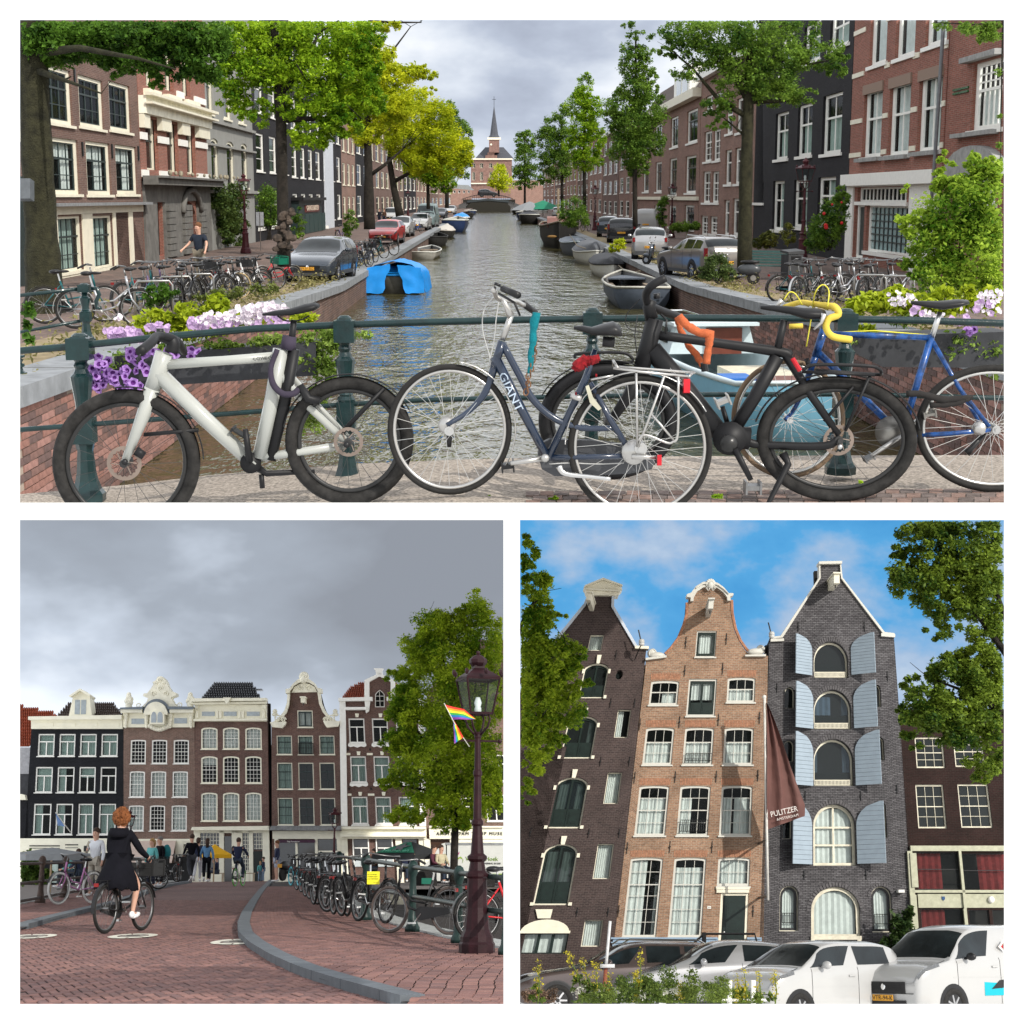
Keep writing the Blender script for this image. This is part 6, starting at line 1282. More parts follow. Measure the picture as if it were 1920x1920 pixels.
o_=a if(a-b).dot(rr)<0 else b;R_=Matrix((rr,ua,n_)).transposed();q=text_mb('Heineken',.34,ap.lerp(o_,.88)+rr*.25+n_*.05,R_,ex=.004);obj('lettering',q,M('pale_green_print',(.10,.42,.27),.6),t,local=True)
parasol('parasol','wide grey parasol at the left edge over the terrace',92,1589,1602,170,50,M('grey_canvas',(.20,.21,.22),.85,var=.1),pole_y=1690,rz=.1,sides=8)
mb=MB();P=[S2.at(240,1577,D2-.3),S2.at(330,1576,D2-.3),S2.at(322,1616,D2-2.6),S2.at(238,1616,D2-2.6)];mb.hexa(P+[p-S2.u*.06 for p in P]);t_=tag(obj('awning',mb,M('pink_white_awning',(.60,.48,.42),.8,var=.05)),'pale pink awning behind the couple in turquoise jackets','awning')
# terrace clutter and greenery on the left
foliage('hedge',pxblobs(S2,55,[(50,1622,24,22),(78,1640,18,14),(40,1645,16,12)]),5000,.16,Mleaf('hedge_leaf',(.03,.07,.01),(.12,.18,.03),.3),kind='stuff')
# people
blk_c=M('black_cloth',(.007,.007,.010),.9,var=.2,spec=.08);nvy=M('navy_cloth',(.015,.02,.05),.85,var=.15);jean=M('dark_jeans',(.02,.032,.06),.85,var=.2);ljean=M('light_jeans',(.16,.22,.30),.85);wht_c=M('white_tshirt',(.62,.64,.68),.85,var=.05);trq=M('turquoise_jacket',(.10,.36,.36),.7,var=.1);teal=M('teal_backpack',(.01,.14,.16),.7,var=.1);beige=M('beige_trousers',(.33,.30,.25),.85,var=.08);red_h=M('curly_red_hair',(.15,.050,.014),.8,var=.5,scale=20,bmp=.5);brn_h=M('brown_hair',(.04,.02,.012),.7,var=.3);bld_h=M('blond_hair',(.30,.18,.07),.7,var=.3)
bike_b=M('black_frame_paint',(.014,.014,.015),.3,var=.3);bik_w=M('white_frame_paint',(.6,.6,.6),.3)
pR,pF=G2(197,1755),G2(263,1736);ang=.62;BM=S2.mat(pR.lerp(pF,.5),math.atan2((S2.xdh(pF)[1]-S2.xdh(pR)[1]),(S2.xdh(pF)[0]-S2.xdh(pR)[0])),1.0)
xr,dr,_=S2.xdh(pR);xf,df,_=S2.xdh(pF);rz=math.acos(min(1,(263-197)/S2.ppm((dr+df)/2)/1.08))+.24;mid=G2(230,1748);sB=1.0
BM=S2.mat(mid,rz,1.0);bicycle('bicycle','black city bicycle with front crate ridden by the red haired cyclist',BM,bike_b,basket=M('black_crate',(.015,.015,.015),.6),det=1)
PM=BM@Matrix.Translation((-.20,0,.06))@Matrix.Rotation(-math.pi/2,4,'Z')
t=person('person','red haired cyclist in a black knee length coat and white trainers',PM,blk_c,None,red_h,pose='ride',coat=True,fem=True,curly=True,sc_=.95,arms={1:[(.27,.16,1.16),(.27,.40,1.06)],-1:[(-.27,.16,1.16),(-.27,.40,1.06)]})
mb=MB();rows=[(1.32,.0,.17,.13),(1.12,-.01,.17,.14),(1.0,-.02,.20,.17),(.88,-.03,.25,.22),(.74,-.04,.31,.27),(.60,-.05,.35,.31),(.585,-.05,.33,.29)];n=22
for z,y,rx,ry in rows:mb.v+=[Vector((rx*math.cos(2*math.pi*k/n)*(1+.04*math.sin(5*k)),y+ry*math.sin(2*math.pi*k/n)*(1+.05*math.cos(7*k)),z-.03*math.cos(3*k)*(z<.8)))for k in range(n)]
mb.f=[(i*n+k,i*n+(k+1)%n,(i+1)*n+(k+1)%n,(i+1)*n+k)for i in range(len(rows)-1)for k in range(n)]
obj('coat_skirt',mb,blk_c,t,smooth=True,local=True)
mb=MB();mb.lathe([(.15,1.36),(.17,1.42),(.14,1.5),(.10,1.46)],14,Matrix.Translation((0,-.05,0)));obj('hood',mb,blk_c,t,smooth=True,local=True)
def stand(px,py,rz,lb,top,legs,hair,D=None,sc_=1.0,**k):
 P=G2(px,py,k.pop('dh',.07))if D is None else S2.at(px,py,D);return person('person',lb,S2.mat(P,rz),top,legs,hair,sc_=sc_,**k)
stand(146+29,1680,math.pi-.3,'smiling man in white t-shirt and open jacket looking at his phone',wht_c,beige,brn_h,arms={1:[(.26,.05,1.17),(.10,.28,1.22)],-1:[(-.24,-.02,1.15),(-.25,.06,.92)]})
P=S2.mat(G2(175,1680,.07),math.pi-.3)
j_=M('cream_jacket_sleeve',(.42,.38,.30),.85);mb=MB();mb.tube([P@Vector(v)for v in((.17,0,1.43),(.27,.05,1.17),(.13,.25,1.21))],[.08,.065,.05],8);tag(obj('jacket',mb,j_,smooth=True),'cream sleeve jacket worn open by the man with the phone','jacket')
mb=MB();mb.box(P@Vector((.10,.37,1.25)),(.08,.015,.15),S2.M.to_3x3());tag(obj('smartphone',mb,black),'dark phone in the hand of the smiling man','phone')
stand(282,1665,math.pi*.85,'blond woman in a light turquoise jacket on the left pavement',trq,M('dark_leggings',(.012,.014,.028),.9),bld_h,fem=True,hairlong=.14,sc_=.93)
stand(297,1661,math.pi*.75,'grey haired woman with teal backpack beside the blond woman',blk_c,blk_c,M('grey_hair',(.16,.14,.13),.8,var=.3),fem=True)
mb=MB();q=G2(303,1661,.07);mb.ball(q+S2.u*1.22+Vector((.12,.1,0)),.2,10,(.8,.8,1.4));tag(obj('backpack',mb,teal,smooth=True),'teal backpack on the grey haired woman','backpack')
stand(357,1654,.5,'walker in a black hoodie and grey trousers left of the yellow parasol',blk_c,M('grey_trousers',(.04,.042,.05),.9),brn_h,D=66,pose='walk',sc_=1.05);stand(369,1654,.1,'walker in navy with white trousers left of the yellow parasol',nvy,M('white_trousers',(.5,.5,.53),.85),brn_h,D=68,pose='walk',sc_=1.0,hairlong=.05)
stand(386,1655,.2,'girl in a blue denim jacket and black leggings under the yellow parasol',M('denim_jacket',(.10,.22,.38),.85),blk_c,brn_h,D=66,pose='walk',fem=True,hairlong=.2,sc_=.97)
stand(405,1666,1.5,'small seated person on the bench below the yellow parasol',nvy,jean,brn_h,D=84,pose='sit',sc_=.9)
stand(518,1653,math.pi/2+.4,'bearded man in navy sweater and pale shorts standing at the end of the kerb',nvy,M('pale_shorts',(.33,.35,.42),.85),M('ginger_hair',(.12,.05,.02),.8),D=73,shorts=True,sc_=1.0)
stand(493,1655,math.pi*.6,'dark haired adult in navy crouched by the green door',nvy,ljean,brn_h,D=88,sc_=.75);stand(487,1655,math.pi*1.2,'small child in turquoise beside the adult in navy',trq,ljean,bld_h,D=88,sc_=.62)
xr,dr,_=S2.xdh(G2(444,1662));BM2=S2.mat(S2.loc(xr,dr+.4,GH),math.pi/2-.12);bicycle('bicycle','bicycle with lime green wheel ridden away over the bridge',BM2,bik_w,tyre=M('lime_tyre',(.10,.45,.06),.6),basket=None,det=0)
person('person','cyclist in navy sweater and jeans riding away over the bridge',BM2@Matrix.Translation((-.2,0,.07))@Matrix.Rotation(-math.pi/2,4,'Z'),nvy,jean,brn_h,pose='ride')
def chair(px,py,D,rz,who):
 t=thing('terrace_chair','dark terrace chair under the '+CL.pop(0),'chair',S2.mat(S2.at(px,py,D),rz),'terrace chairs')
 obj('seat',MB().box((0,.18,.42),(.42,.42,.04)),black,t,local=True);obj('backrest',MB().box((0,-.04,.66),(.42,.03,.45)),black,t,local=True)
 for x in(-.19,.19):
  for y in(0,.37):obj('leg',MB().box((x,y,.2),(.03,.03,.4)),black,t,local=True)
CL=['guest in blue behind the rusty railing','guest behind the pink bicycle','guest behind the yellow sign','guest under the black parasol','guest in the beige top','guest in the plum top']
for i,(px,py,D,c_,lb)in enumerate(((143,1650,60,nvy,'seated terrace guest in blue behind the rusty railing'),(128,1652,62,trq,'seated terrace guest behind the pink bicycle'),(700,1640,70,M('brown_top',(.10,.05,.03),.8),'terrace guest seated behind the yellow sign'),(758,1642,66,nvy,'terrace guest seated under the black parasol'),(826,1644,58.5,M('beige_top',(.40,.36,.24),.8),'terrace guest in a beige top in front of the truck door'),(812,1644,58.5,M('plum_top',(.08,.02,.035),.8),'terrace guest in a plum top in front of the truck cab'))):(stand(px,py+8+.46*S2.ppm(D),math.pi*(.4+.2*i),lb,c_,jean,brn_h,D=D,pose='sit',sc_=.95),chair(px,py+8,D,math.pi*(.4+.2*i),''))
# bicycles by the right railing
def bike_px(x0,y0,x1,y1,lb,fm=None,dh=.09,**k):
 a,b=S2.xdh(G2(x0,y0,dh)),S2.xdh(G2(x1,y1,dh));sc_=k.pop('sc_',1.0);c_=min(1,abs(x1-x0)/S2.ppm((a[1]+b[1])/2)/(1.08*sc_));rz=math.acos(c_)if b[1]>a[1]else-math.acos(c_);rz=(rz if x1>x0 else math.pi-rz)+math.atan2(-(a[0]+b[0])/2,(a[1]+b[1])/2)
 return bicycle('bicycle',lb,S2.mat(G2((x0+x1)/2,(y0+y1)/2,dh),rz,sc_),fm or bike_b,group='bicycles leaning on the right bridge railing',**k)
brt=M('brown_tyre',(.075,.058,.052),.8,var=.2)
bike_px(843,1764,732,1740,'black bicycle with brown tyres leaning between the yellow sign and the big lamp',tyre=brt,lady=True,sc_=.88)
bike_px(612,1702,664,1722,'black bicycle with silver rims just left of the yellow sign',lean=.05,sc_=.93);bike_px(588,1690,608,1706,'black bicycle third from the yellow sign',lean=.05,sc_=1.0)
bike_px(572,1675,590,1690,'dark bicycle deep in the row at the railing',sc_=1.0);bike_px(556,1664,573,1676,'dark bicycle with a red rear light near the far end of the row',sc_=1.0)
bike_px(545,1656,560,1666,'bicycle with turquoise rims at the far end of the row',rim=M('turquoise_rim',(.06,.40,.48),.4),tyre=M('turquoise_rim',(.06,.40,.48),.4),sc_=1.0)
bike_px(625,1708,650,1726,'black bicycle on the near side of the row',sc_=.93)
bike_px(600,1684,628,1697,'black bicycle behind the nearest one in the row',sc_=1.0)
for i,(x0,y0,x1,y1,lb)in enumerate(((640,1712,676,1728,'black bicycle at the foot of the yellow sign post'),(670,1722,720,1738,'black bicycle between the sign post and the brown tyred bicycle'),(580,1682,600,1692,'black bicycle between two others in the middle of the row'),(564,1668,582,1680,'dark bicycle half hidden in the far half of the row'),(595,1692,622,1704,'silver bicycle in the near half of the row'),(610,1696,640,1712,'black bicycle overlapping the silver one in the row'))):bike_px(x0,y0,x1,y1,lb,fm=bike_b if i!=4 else M('silver_frame_paint',(.35,.36,.38),.3,.5),lean=.1*(-1)**i,sc_=.95)
redp=M('red_frame_paint',(.45,.015,.02),.3);P_=G2(948,1770,.09);t=bicycle('bicycle','red bicycle cut off by the right edge behind the street lamp',S2.mat(P_+Vector((.1,.1,0)),.35,.86),redp,det=1,group='bicycles leaning on the right bridge railing')
# bicycles on the left
pk=M('pink_frame_paint',(.40,.16,.34),.35);a=S2.xdh(G2(88,1697,.08));bicycle('bicycle','pink framed bicycle with white tyres leaning at the left railing',S2.mat(S2.loc(a[0]+.42,a[1]+.75,GH+.08),math.pi+1.1,1.0),pk,tyre=M('white_tyre',(.62,.62,.60),.7),rack=False,chaincase=False)
for i,(px,py,D,rz)in enumerate(((300,1655,62,1.9),(318,1654,66,1.3),(336,1654,64,1.7),(206,1664,58,.4))):bicycle('bicycle',['bicycle parked behind the couple, left one','bicycle parked behind the couple, middle one','bicycle with a basket parked left of the walkers','bicycle parked behind the red haired cyclist'][i],S2.mat(S2.at(px,py,D),rz),bik_w if i==0 else bike_b,basket=M('black_crate',(.015,.015,.015),.6)if i==2 else None,det=0,group='bicycles parked across the bridge')
bicycle('bicycle','black cargo bicycle parked between the couple and the red haired cyclist',S2.mat(G2(266,1668,.08),.6),bike_b,basket=M('black_crate',(.015,.015,.015),.6),det=0)
# small things
mb=MB();c=S2.at(700,1646,D_+6);mb.box(c,(.18,.01,.18),S2.M.to_3x3());ys=tag(obj('warning_sign',mb,M('sign_yellow',(.72,.66,.02),.5,var=.04)),'yellow notice tied to the bridge railing','sign')
for k,s_ in enumerate(('LET OP! FIETSEN','WORDEN VANAF','3 JULI VERWIJDERD')):text('lettering',s_,.018,c-S2.f*.01+S2.u*(.04-.03*k)-Vector((.08,0,0)),Rcols((1,0,0),S2.u),black,ys,ex=.001)
text('arrow','<----',.03,c-S2.f*.01-S2.u*.07+Vector((0,0,0)),Rcols((1,0,0),S2.u),black,ys,ex=.001)
mb=MB();c=S2.at(800,1652,D_+8);mb.box(c,(.16,.01,.09),S2.M.to_3x3());tag(obj('green_sign',mb,M('sign_green',(.005,.11,.07),.5)),'dark green blank sign behind the railing under the truck cab','sign')
mb=MB();mb.prism([F2(A2(x,y),y,1.5)for x,y in((117,1526),(134,1551),(127,1549),(121,1549))],S2.f*.05);t_=tag(obj('blue_flag',mb,M('blue_flag',(.13,.22,.42),.7)),'small pale blue flag hanging at the black house','flag');mb=MB();mb.tube([F2(A2(117,1525),1525,1.5),F2(A2(132,1560),1560,0)],.03,5);obj('flag_pole',mb,white,t_)
for i,(px,py)in enumerate(((403,1646),(461,1647))):
 t=thing('bench',('wooden bench under the yellow parasol','wooden bench in front of the many paned shop window')[i],'bench',S2.mat(S2.at(px,1654,86)),'benches in front of the cafe')
 for y_ in(-.12,0,.12):mb=MB();mb.box((0,y_,.45),(.9,.1,.05));obj('seat_slat',mb,M('pale_bench_wood',(.42,.34,.24),.7),t,local=True)
 for x_ in(-.4,.4):mb=MB();mb.box((x_,0,.22),(.06,.3,.44));obj('leg',mb,M('pale_bench_wood',(.42,.34,.24),.7),t,local=True)
t=thing('moped','black moped with orange plate at the far end of the bicycle row','scooter',S2.mat(S2.at(541,1652,68),1.2));
for x_ in(-.5,.55):mb=MB().lathe([(.15,-.06),(.25,-.06),(.27,0),(.25,.06),(.15,.06)],14,Matrix.Translation((x_,0,.27))@Matrix.Rotation(math.pi/2,4,'X'));obj('wheel',mb,rubber,t,local=True)
mb=MB();mb.ball((-.35,0,.62),.3,10,(1.4,.55,.7));mb.ball((.35,0,.75),.2,8,(.5,.8,1.6));mb.box((0,0,.35),(.7,.3,.12));mb.tube([(.5,0,.3),(.35,0,1.0),(.3,.25,1.08)],.03,6);mb.tube([(.35,0,1.0),(.3,-.25,1.08)],.03,6);obj('body',mb,black,t,smooth=True,local=True)
mb=MB();mb.box((-.78,0,.62),(.02,.2,.15));obj('number_plate',mb,M('plate_orange',(.62,.30,.03)),t,local=True)
# PLACE 1 (upper half): canal seen from a bridge with four bicycles at the railing
CUR[0]=1;ca1=math.cos(S1.a);sa1=math.sin(S1.a);AX=-35/FPX*ca1
def sky1(nt):
 co=objco(nt);mp=nt.nodes.new('ShaderNodeMapping');link(nt,co,mp.inputs[0]);mp.inputs['Scale'].default_value=(.0042,.0042,.0085);mp.inputs['Location'].default_value=(5.2,0,1.1)
 n=noise_t(nt,mp.outputs[0],1.0,6,.52)
 return ramp(nt,n,[(.33,(.30,.335,.42)),(.43,(.43,.48,.58)),(.51,(.62,.67,.75)),(.60,(.86,.88,.91))])
mb=MB();mb.add([S1.at(20,400,1300),S1.at(1900,400,1300),S1.at(1900,20,1300),S1.at(20,20,1300)],[(0,1,2,3)]);struct('sky',mb,Memit_sky('broken_white_cloud',sky1))
HW=-3.9;XL,XR,FL_,FR_=-5.2,6.6,-16.0,16.6
_hs=[(0,-1.7),(17,-2.02),(28,-2.24),(37,-2.5),(55,-2.93),(3000,-2.95)]
def HS(D):
 for(a,b),(c,d)in zip(_hs,_hs[1:]):
  if D<=c:return b+(d-b)*(D-a)/(c-a)
 return-2.95
def og(px,py,hf=HS):
 lo,hi=5.0,1500.0
 for _ in range(50):
  D=(lo+hi)/2;P=S1.at(px,py,D)
  if P.dot(S1.u)>hf(D):lo=D
  else:hi=D
 return S1.at(px,py,lo),lo
def ow(px,py):return og(px,py,lambda D:HW)
wm,nt_,b_=nodes_of('canal_water');b_.inputs['Base Color'].default_value=(.062,.054,.020,1);b_.inputs['Roughness'].default_value=.07;b_.inputs['Specular IOR Level'].default_value=.2
co_=objco(nt_);mp_=nt_.nodes.new('ShaderNodeMapping');link(nt_,co_,mp_.inputs[0]);mp_.inputs['Scale'].default_value=(1.0,.42,1)
n1=noise_t(nt_,mp_.outputs[0],1.0,4,.55);n2=noise_t(nt_,mp_.outputs[0],4.0,3,.5);ad=nt_.nodes.new('ShaderNodeMath');ad.operation='MULTIPLY_ADD';ad.inputs[1].default_value=.22;link(nt_,n2,ad.inputs[0]);link(nt_,n1,ad.inputs[2]);bump(nt_,b_,ad.outputs[0],.62,.26)
mb=MB();mb.add([S1.loc(x,d,HW)for x,d in((-12,12),(14,12),(14+AX*600,700),(-12+AX*600,700))],[(0,1,2,3)]);struct('water',mb,wm)
DS=[11,17,22,28,37,46,55,90,150,300,620]
pvm=Mbrick('street_clinkers',(.17,.115,.095),(.12,.09,.078),(.07,.06,.05),bw=.4,bh=.2,stain=.3)
for nm,x0,x1 in(('street_left',-22,XL-.35),('street_right',XR+.35,24)):
 mb=MB();vs=[]
 for d in DS:vs+=[S1.loc(x0+AX*d,d,HS(d)-.03),S1.loc(x1+AX*d,d,HS(d)-.03)]
 mb.add(vs,[(2*i,2*i+1,2*i+3,2*i+2)for i in range(len(DS)-1)])
 for i,p in enumerate(mb.v):x,d,h_=S1.xdh(p);mb.uv[i]=(x,d/2.4)
 struct(nm,mb,pvm)
dirt=M('straw_strip',(.21,.165,.095),.95,var=.35,scale=3,bmp=.4)
for x0,x1,e0,e1 in((XL-2.0,XL-.38,17,120),(XR+.38,XR+1.7,20,150)):
 mb=MB();vs=[];Dz=[d for d in DS if e0<=d<=e1]
 for d in Dz:vs+=[S1.loc(x0+AX*d,d,HS(d)-.022),S1.loc(x1+AX*d,d,HS(d)-.022)]
 mb.add(vs,[(2*i,2*i+1,2*i+3,2*i+2)for i in range(len(Dz)-1)]);struct('verge',mb,dirt)
qb=Mbrick('quay_brick',(.15,.085,.068),(.10,.062,.055),(.20,.17,.14),bw=.55,bh=.085,stain=.4)
cop=M('bluestone_coping',(.20,.21,.22),.75,var=.25,scale=3,bmp=.3);jm=M('pale_mortar',(.26,.21,.17),.9,var=.3,scale=4)
bmats=[M('quay_brick_%s'%n_,c,.85,var=.25,scale=9,bmp=.4)for n_,c in(('red',(.23,.115,.09)),('brown',(.165,.092,.076)),('dark',(.115,.072,.064)),('rose',(.27,.145,.12)))]
def quay(x,sg,lb,dn,df):
 t=thing('quay_wall',lb,'quay wall',S1.loc(x+AX*dn,dn,HW));mb=MB();vs=[]
 for d in DS:
  if d>=dn-8:vs+=[(S1.loc(x+AX*d,d,HW-.1),d,HW),(S1.loc(x+AX*d,d,HS(d)-.2),d,HS(d))]
 mb.add([v[0]for v in vs],[(2*i,2*i+2,2*i+3,2*i+1)for i in range(len(vs)//2-1)])
 for i,v in enumerate(vs):mb.uv[i]=(v[1],v[2])
 obj('wall_face',mb,qb,t)
 base_b={};far_=[MB()for _ in bmats];mb=MB();mb.add([S1.loc(x+sg*.012+AX*d,d,h_)for d,h_ in((dn,HW),(df,HW),(df,HS(df)-.2),(dn,HS(dn)-.2))],[(0,1,2,3)]);obj('mortar',mb,jm,t)
 cnt=0;LB,HB=.52,.078;W_inv=WM[t.name].inverted();rows=int((HS(dn)-.2-HW)/(HB+.012))
 cells=[]
 d=dn
 while d<df:
  for r in range(rows):
   hc=HW+.05+r*(HB+.013);dd=d+(LB/2 if r%2 else 0)
   if hc<HS(dd)-.24:cells.append((dd,hc))
  d+=LB+.03
 for dd,hc in cells:
  w_=.012+random.uniform(-.002,.006);mi=random.randrange(4);Mx=S1.mat(S1.loc(x+sg*.012+AX*dd,dd,hc));lb_=LB*random.uniform(.96,1.0)
  P_=S1.loc(x+AX*dd,dd,hc);px=CX+FPX*P_.x/P_.y;py=CY-FPX*P_.z/P_.y
  vis=30<px<1890 and py<950
  if not vis:continue
  if cnt<300:
   if mi not in base_b:b2=MB().box((0,0,0),(.03,LB,HB));me=bpy.data.meshes.new('brick');me.from_pydata([tuple(p)for p in b2.v],[],b2.f);me.materials.append(bmats[mi]);base_b[mi]=me
   o=bpy.data.objects.new('brick',base_b[mi]);COL.objects.link(o);o.parent=t;o.matrix_basis=W_inv@Mx@Matrix.Translation((sg*(w_-.012),0,0));WM[o.name]=Mx;reg(o);cnt+=1
  else:b2=MB().box((sg*(w_-.012),0,0),(.03,LB,HB));far_[mi].add([Mx@p for p in b2.v],b2.f)
 for mi,m_ in enumerate(far_):
  if m_.v:obj('brick_field',m_,bmats[mi],t,kind='stuff')
 d=dn-6
 while d<260:
  L_=2.4 if d<90 else 7;mb=MB();e=.03;y0,y1=d+e,d+L_-e;j=random.uniform(-.012,.012)
  a,b=(x+sg*.10,x-sg*.62);mb.hexa([S1.loc(q+AX*y,y,HS(y)-.21)for q,y in((a,y0),(b,y0),(b,y1),(a,y1))]+[S1.loc(q+AX*y,y,HS(y)+.03+j)for q,y in((a,y0),(b,y0),(b,y1),(a,y1))])
  obj('coping_stone',mb,cop,t);d+=L_
 return t
quay(XL,1,'left canal wall of worn red brick under a bluestone coping',16,46);quay(XR,-1,'right canal wall of pale red brick under a bluestone coping',19,40)
# facades
SD=2.4
def mkF(x0):
 def fn(u,v,d):D=u*SD;sg=1 if x0<0 else-1;return S1.loc(x0+AX*D+sg*d,D,-v)
 F=Fac(fn,lambda a,b:(a,b),1,1)
 def U(px):return x0/((px-960)/FPX*ca1-AX)/SD
 def B(px,y):D=U(px)*SD;rz_=(CY-y)/FPX;return-(D*(rz_*ca1-sa1)/(ca1+rz_*sa1))
 F.U=U;F.B=B;return F
FL,FR=mkF(FL_),mkF(FR_)
b1a=Mbrick('plum_brick',(.15,.082,.066),(.115,.065,.055),(.19,.15,.125),stain=.22);b1b=Mbrick('pink_brick',(.25,.13,.10),(.19,.10,.08),(.26,.21,.17),stain=.2);b1c=Mbrick('red_facade_brick',(.27,.095,.07),(.21,.075,.055),(.25,.18,.14),stain=.15)
b1d=Mbrick('black_facade_brick',(.022,.021,.024),(.016,.015,.018),(.012,.012,.013),stain=.3);gpl=M('grey_plaster',(.23,.23,.215),.85,var=.1,scale=1);gst=M('dark_grey_stone',(.13,.125,.115),.85,var=.3,scale=2,bmp=.3)
dsash=M('dark_green_sash',(.018,.030,.030),.4);curt_g=M('pale_green_curtain',(.42,.52,.48),.9)
def w1(h,x0,x1,y0,y1,cols=3,rows=(.5,),mids=(.36,),fr=None,bars=None,cur=None,cp=(0,1,0,1),fw=.13,rec=.14,ar=0,sill=.08,gl=None,sash=None,wide=True,name='window'):
 """y0,y1 measured at the window's left edge x0 (left side) or its near edge"""
 F=h.F;u0,u1=sorted((F.U(x0),F.U(x1)));xr=x0;v0,v1=F.B(xr,y0),F.B(xr,y1)
 poly=rect(u0,u1,v0,v1)if not ar else arch(u0,u1,v0,v1,ar,8)
 return h.window(poly,fw=fw,cols=cols,rows=rows,mids=mids,frame=fr or cream,bars=bars or fr or cream,bw=.035,cur=cur,curpart=cp,sill=sill,rec=rec,gl=gl or glass_d,sash=sash,name=name)
def hs1(name,lb,F,x0,x1,mat,top,bot=None,walls=True,cat='house'):
 u0,u1=sorted((F.U(x0),F.U(x1)));D=u0*SD;h=House(name,lb,F,F((u0+u1)/2,2.9,0),mat,rec=.14,cat=cat);h.u=(u0,u1);h.top=-top;h.bot=3.0;return h
def fin(h,**k):h.wall(rect(h.u[0],h.u[1],h.top,h.bot),**k)
def R1(h,x0,x1,y0,y1):u0,u1=sorted((h.F.U(x0),h.F.U(x1)));return rect(u0,u1,h.F.B(x0,y0),h.F.B(x0,y1))
h=hs1('canal_house','house with dark green ground floor behind the big left tree trunk',FL,20,89,b1a,14);w1(h,40,60,150,260);fin(h);h.slab('shop_front',[R1(h,20,86,330,640)],dsash,0,.15)
h=hs1('canal_house','plum brick house with three window bays and cream ground floor',FL,89,266,b1a,15)
for x0,x1,a,b in((94,144,118,228),(157,202,138,236),(213,252,150,243),(101,151,256,364),(165,210,263,365),(220,259,270,364)):w1(h,x0,x1,a,b,cols=3,rows=(.68,),mids=(.34,),bars=dsash,cur=cloth if b>300 else None,cp=[(0,1,0,.3),(.6,1,.3,1)],fw=.15,gl=glass,sash=.05)
for x0,x1 in((-40,10),):pass
for x0,x1,a,b in((104,150,406,513),(170,208,405,506)):w1(h,x0,x1,a,b,cols=4,rows=(.72,),mids=(.36,),bars=dsash,fr=cream,cur=curt_g,fw=.1,gl=glass)
for x0,x1 in((214,238),(246,266)):w1(h,x0,x1,398,520,cols=1,rows=(),mids=(.2,),bars=cream,fr=cream,gl=dsash,fw=.08,sill=None,rec=.1,name='door')
fin(h);
mb=MB();u0,u1=h.u
for a,b,c,d in((u0,u0+.9,384,530),):pass
h.slab('ground_floor_panel',[rect(u0,FL.U(104)-.02,FL.B(95,384),2.95),rect(FL.U(150)+.02,FL.U(170)-.02,FL.B(95,384)+.35,2.95),rect(FL.U(208)+.02,FL.U(214)-.02,FL.B(95,384)+.35,2.95),rect(FL.U(238)+.02,FL.U(246)-.02,FL.B(95,384)+.35,2.95),rect(FL.U(104)-.02,u1,FL.B(95,384),FL.B(104,403)),rect(FL.U(104),FL.U(150),FL.B(104,514),2.95),rect(FL.U(170),FL.U(208),FL.B(170,507),2.95)],cream,0,.05)
h.slab('lead_ledge',[rect(u0-.1,u1+.1,FL.B(95,381),FL.B(95,387))],M('lead_roof',(.20,.205,.21),.6),.02,.45)
for px,y in((92,265),(158,268),(213,272),(262,276),(150,130)):mb=MB();bar(mb,FL,FL.U(px)-.03,FL.U(px)+.03,FL.B(px,y-2),FL.B(px,y+25),.01,.06);obj('wall_anchor',mb,black,h.t)
h=hs1('canal_house','house with carved grey stone portal and red brick piers banded in white',FL,267,391,b1c,14)
for x0,x1,a,b in((278,301,220,318),(317,338,229,322),(353,370,237,326),(283,298,60,160),(318,334,80,168),(350,364,95,178)):w1(h,x0,x1,a,b,cols=1,rows=(),mids=(.42,),bars=dsash,fr=cream,fw=.1,sill=None,rec=.3)
w1(h,291,303,380,480,cols=1,rows=(),mids=(.2,),fr=gst,gl=glass_d,rec=.3,sill=None,fw=.1);w1(h,338,366,378,505,cols=2,rows=(),mids=(),fr=gst,bars=gst,gl=dsash,rec=.5,ar=1.0,sill=None,fw=.12,name='door')
fin(h);u0,u1=h.u;B=FL.B;vb=B(267,340)
h.slab('stone_ground_floor',[rect(u0,FL.U(290)-.02,vb,2.95),rect(FL.U(304),FL.U(337)-.02,vb,2.95),rect(FL.U(367),u1,vb,2.95),rect(FL.U(290)-.02,FL.U(304),vb,B(291,379)),rect(FL.U(337)-.02,FL.U(367),vb,B(338,377))],gst,0,.12)
h.slab('stone_cornice',[rect(u0-.1,u1+.2,B(267,333),B(267,346))],gst,.12,.8);h.slab('stone_ledge',[rect(u0-.1,u1+.2,B(267,329),B(267,333))],gst,.1,1.0)
mb=MB();cu=(FL.U(338)+FL.U(366))/2;mb.tube([FL(cu+math.cos(t_)*(1.05),B(352,398)-math.sin(t_)*1.15,.2)for t_ in[math.pi*i/10 for i in range(11)]],.16,6);obj('arch_moulding',mb,gst,h.t,smooth=True)
for k in range(8):
 for pxx in(306,336,368):mb=MB();v=B(306,385)+k*(2.9-B(306,385))/8;bar(mb,FL,FL.U(pxx),FL.U(pxx)+.9,v,v+.28,.12,.26);obj('stone_block',mb,gst,h.t)
h.slab('frieze',[rect(u0,u1,B(267,178),B(267,212))],creams if 'sculpted_cream_stone' in MATS else cream,0,.35);h.slab('frieze_ledge',[rect(u0-.05,u1+.1,B(267,172),B(267,178)),rect(u0-.05,u1+.1,B(267,190),B(267,194))],cream,.35,.7)
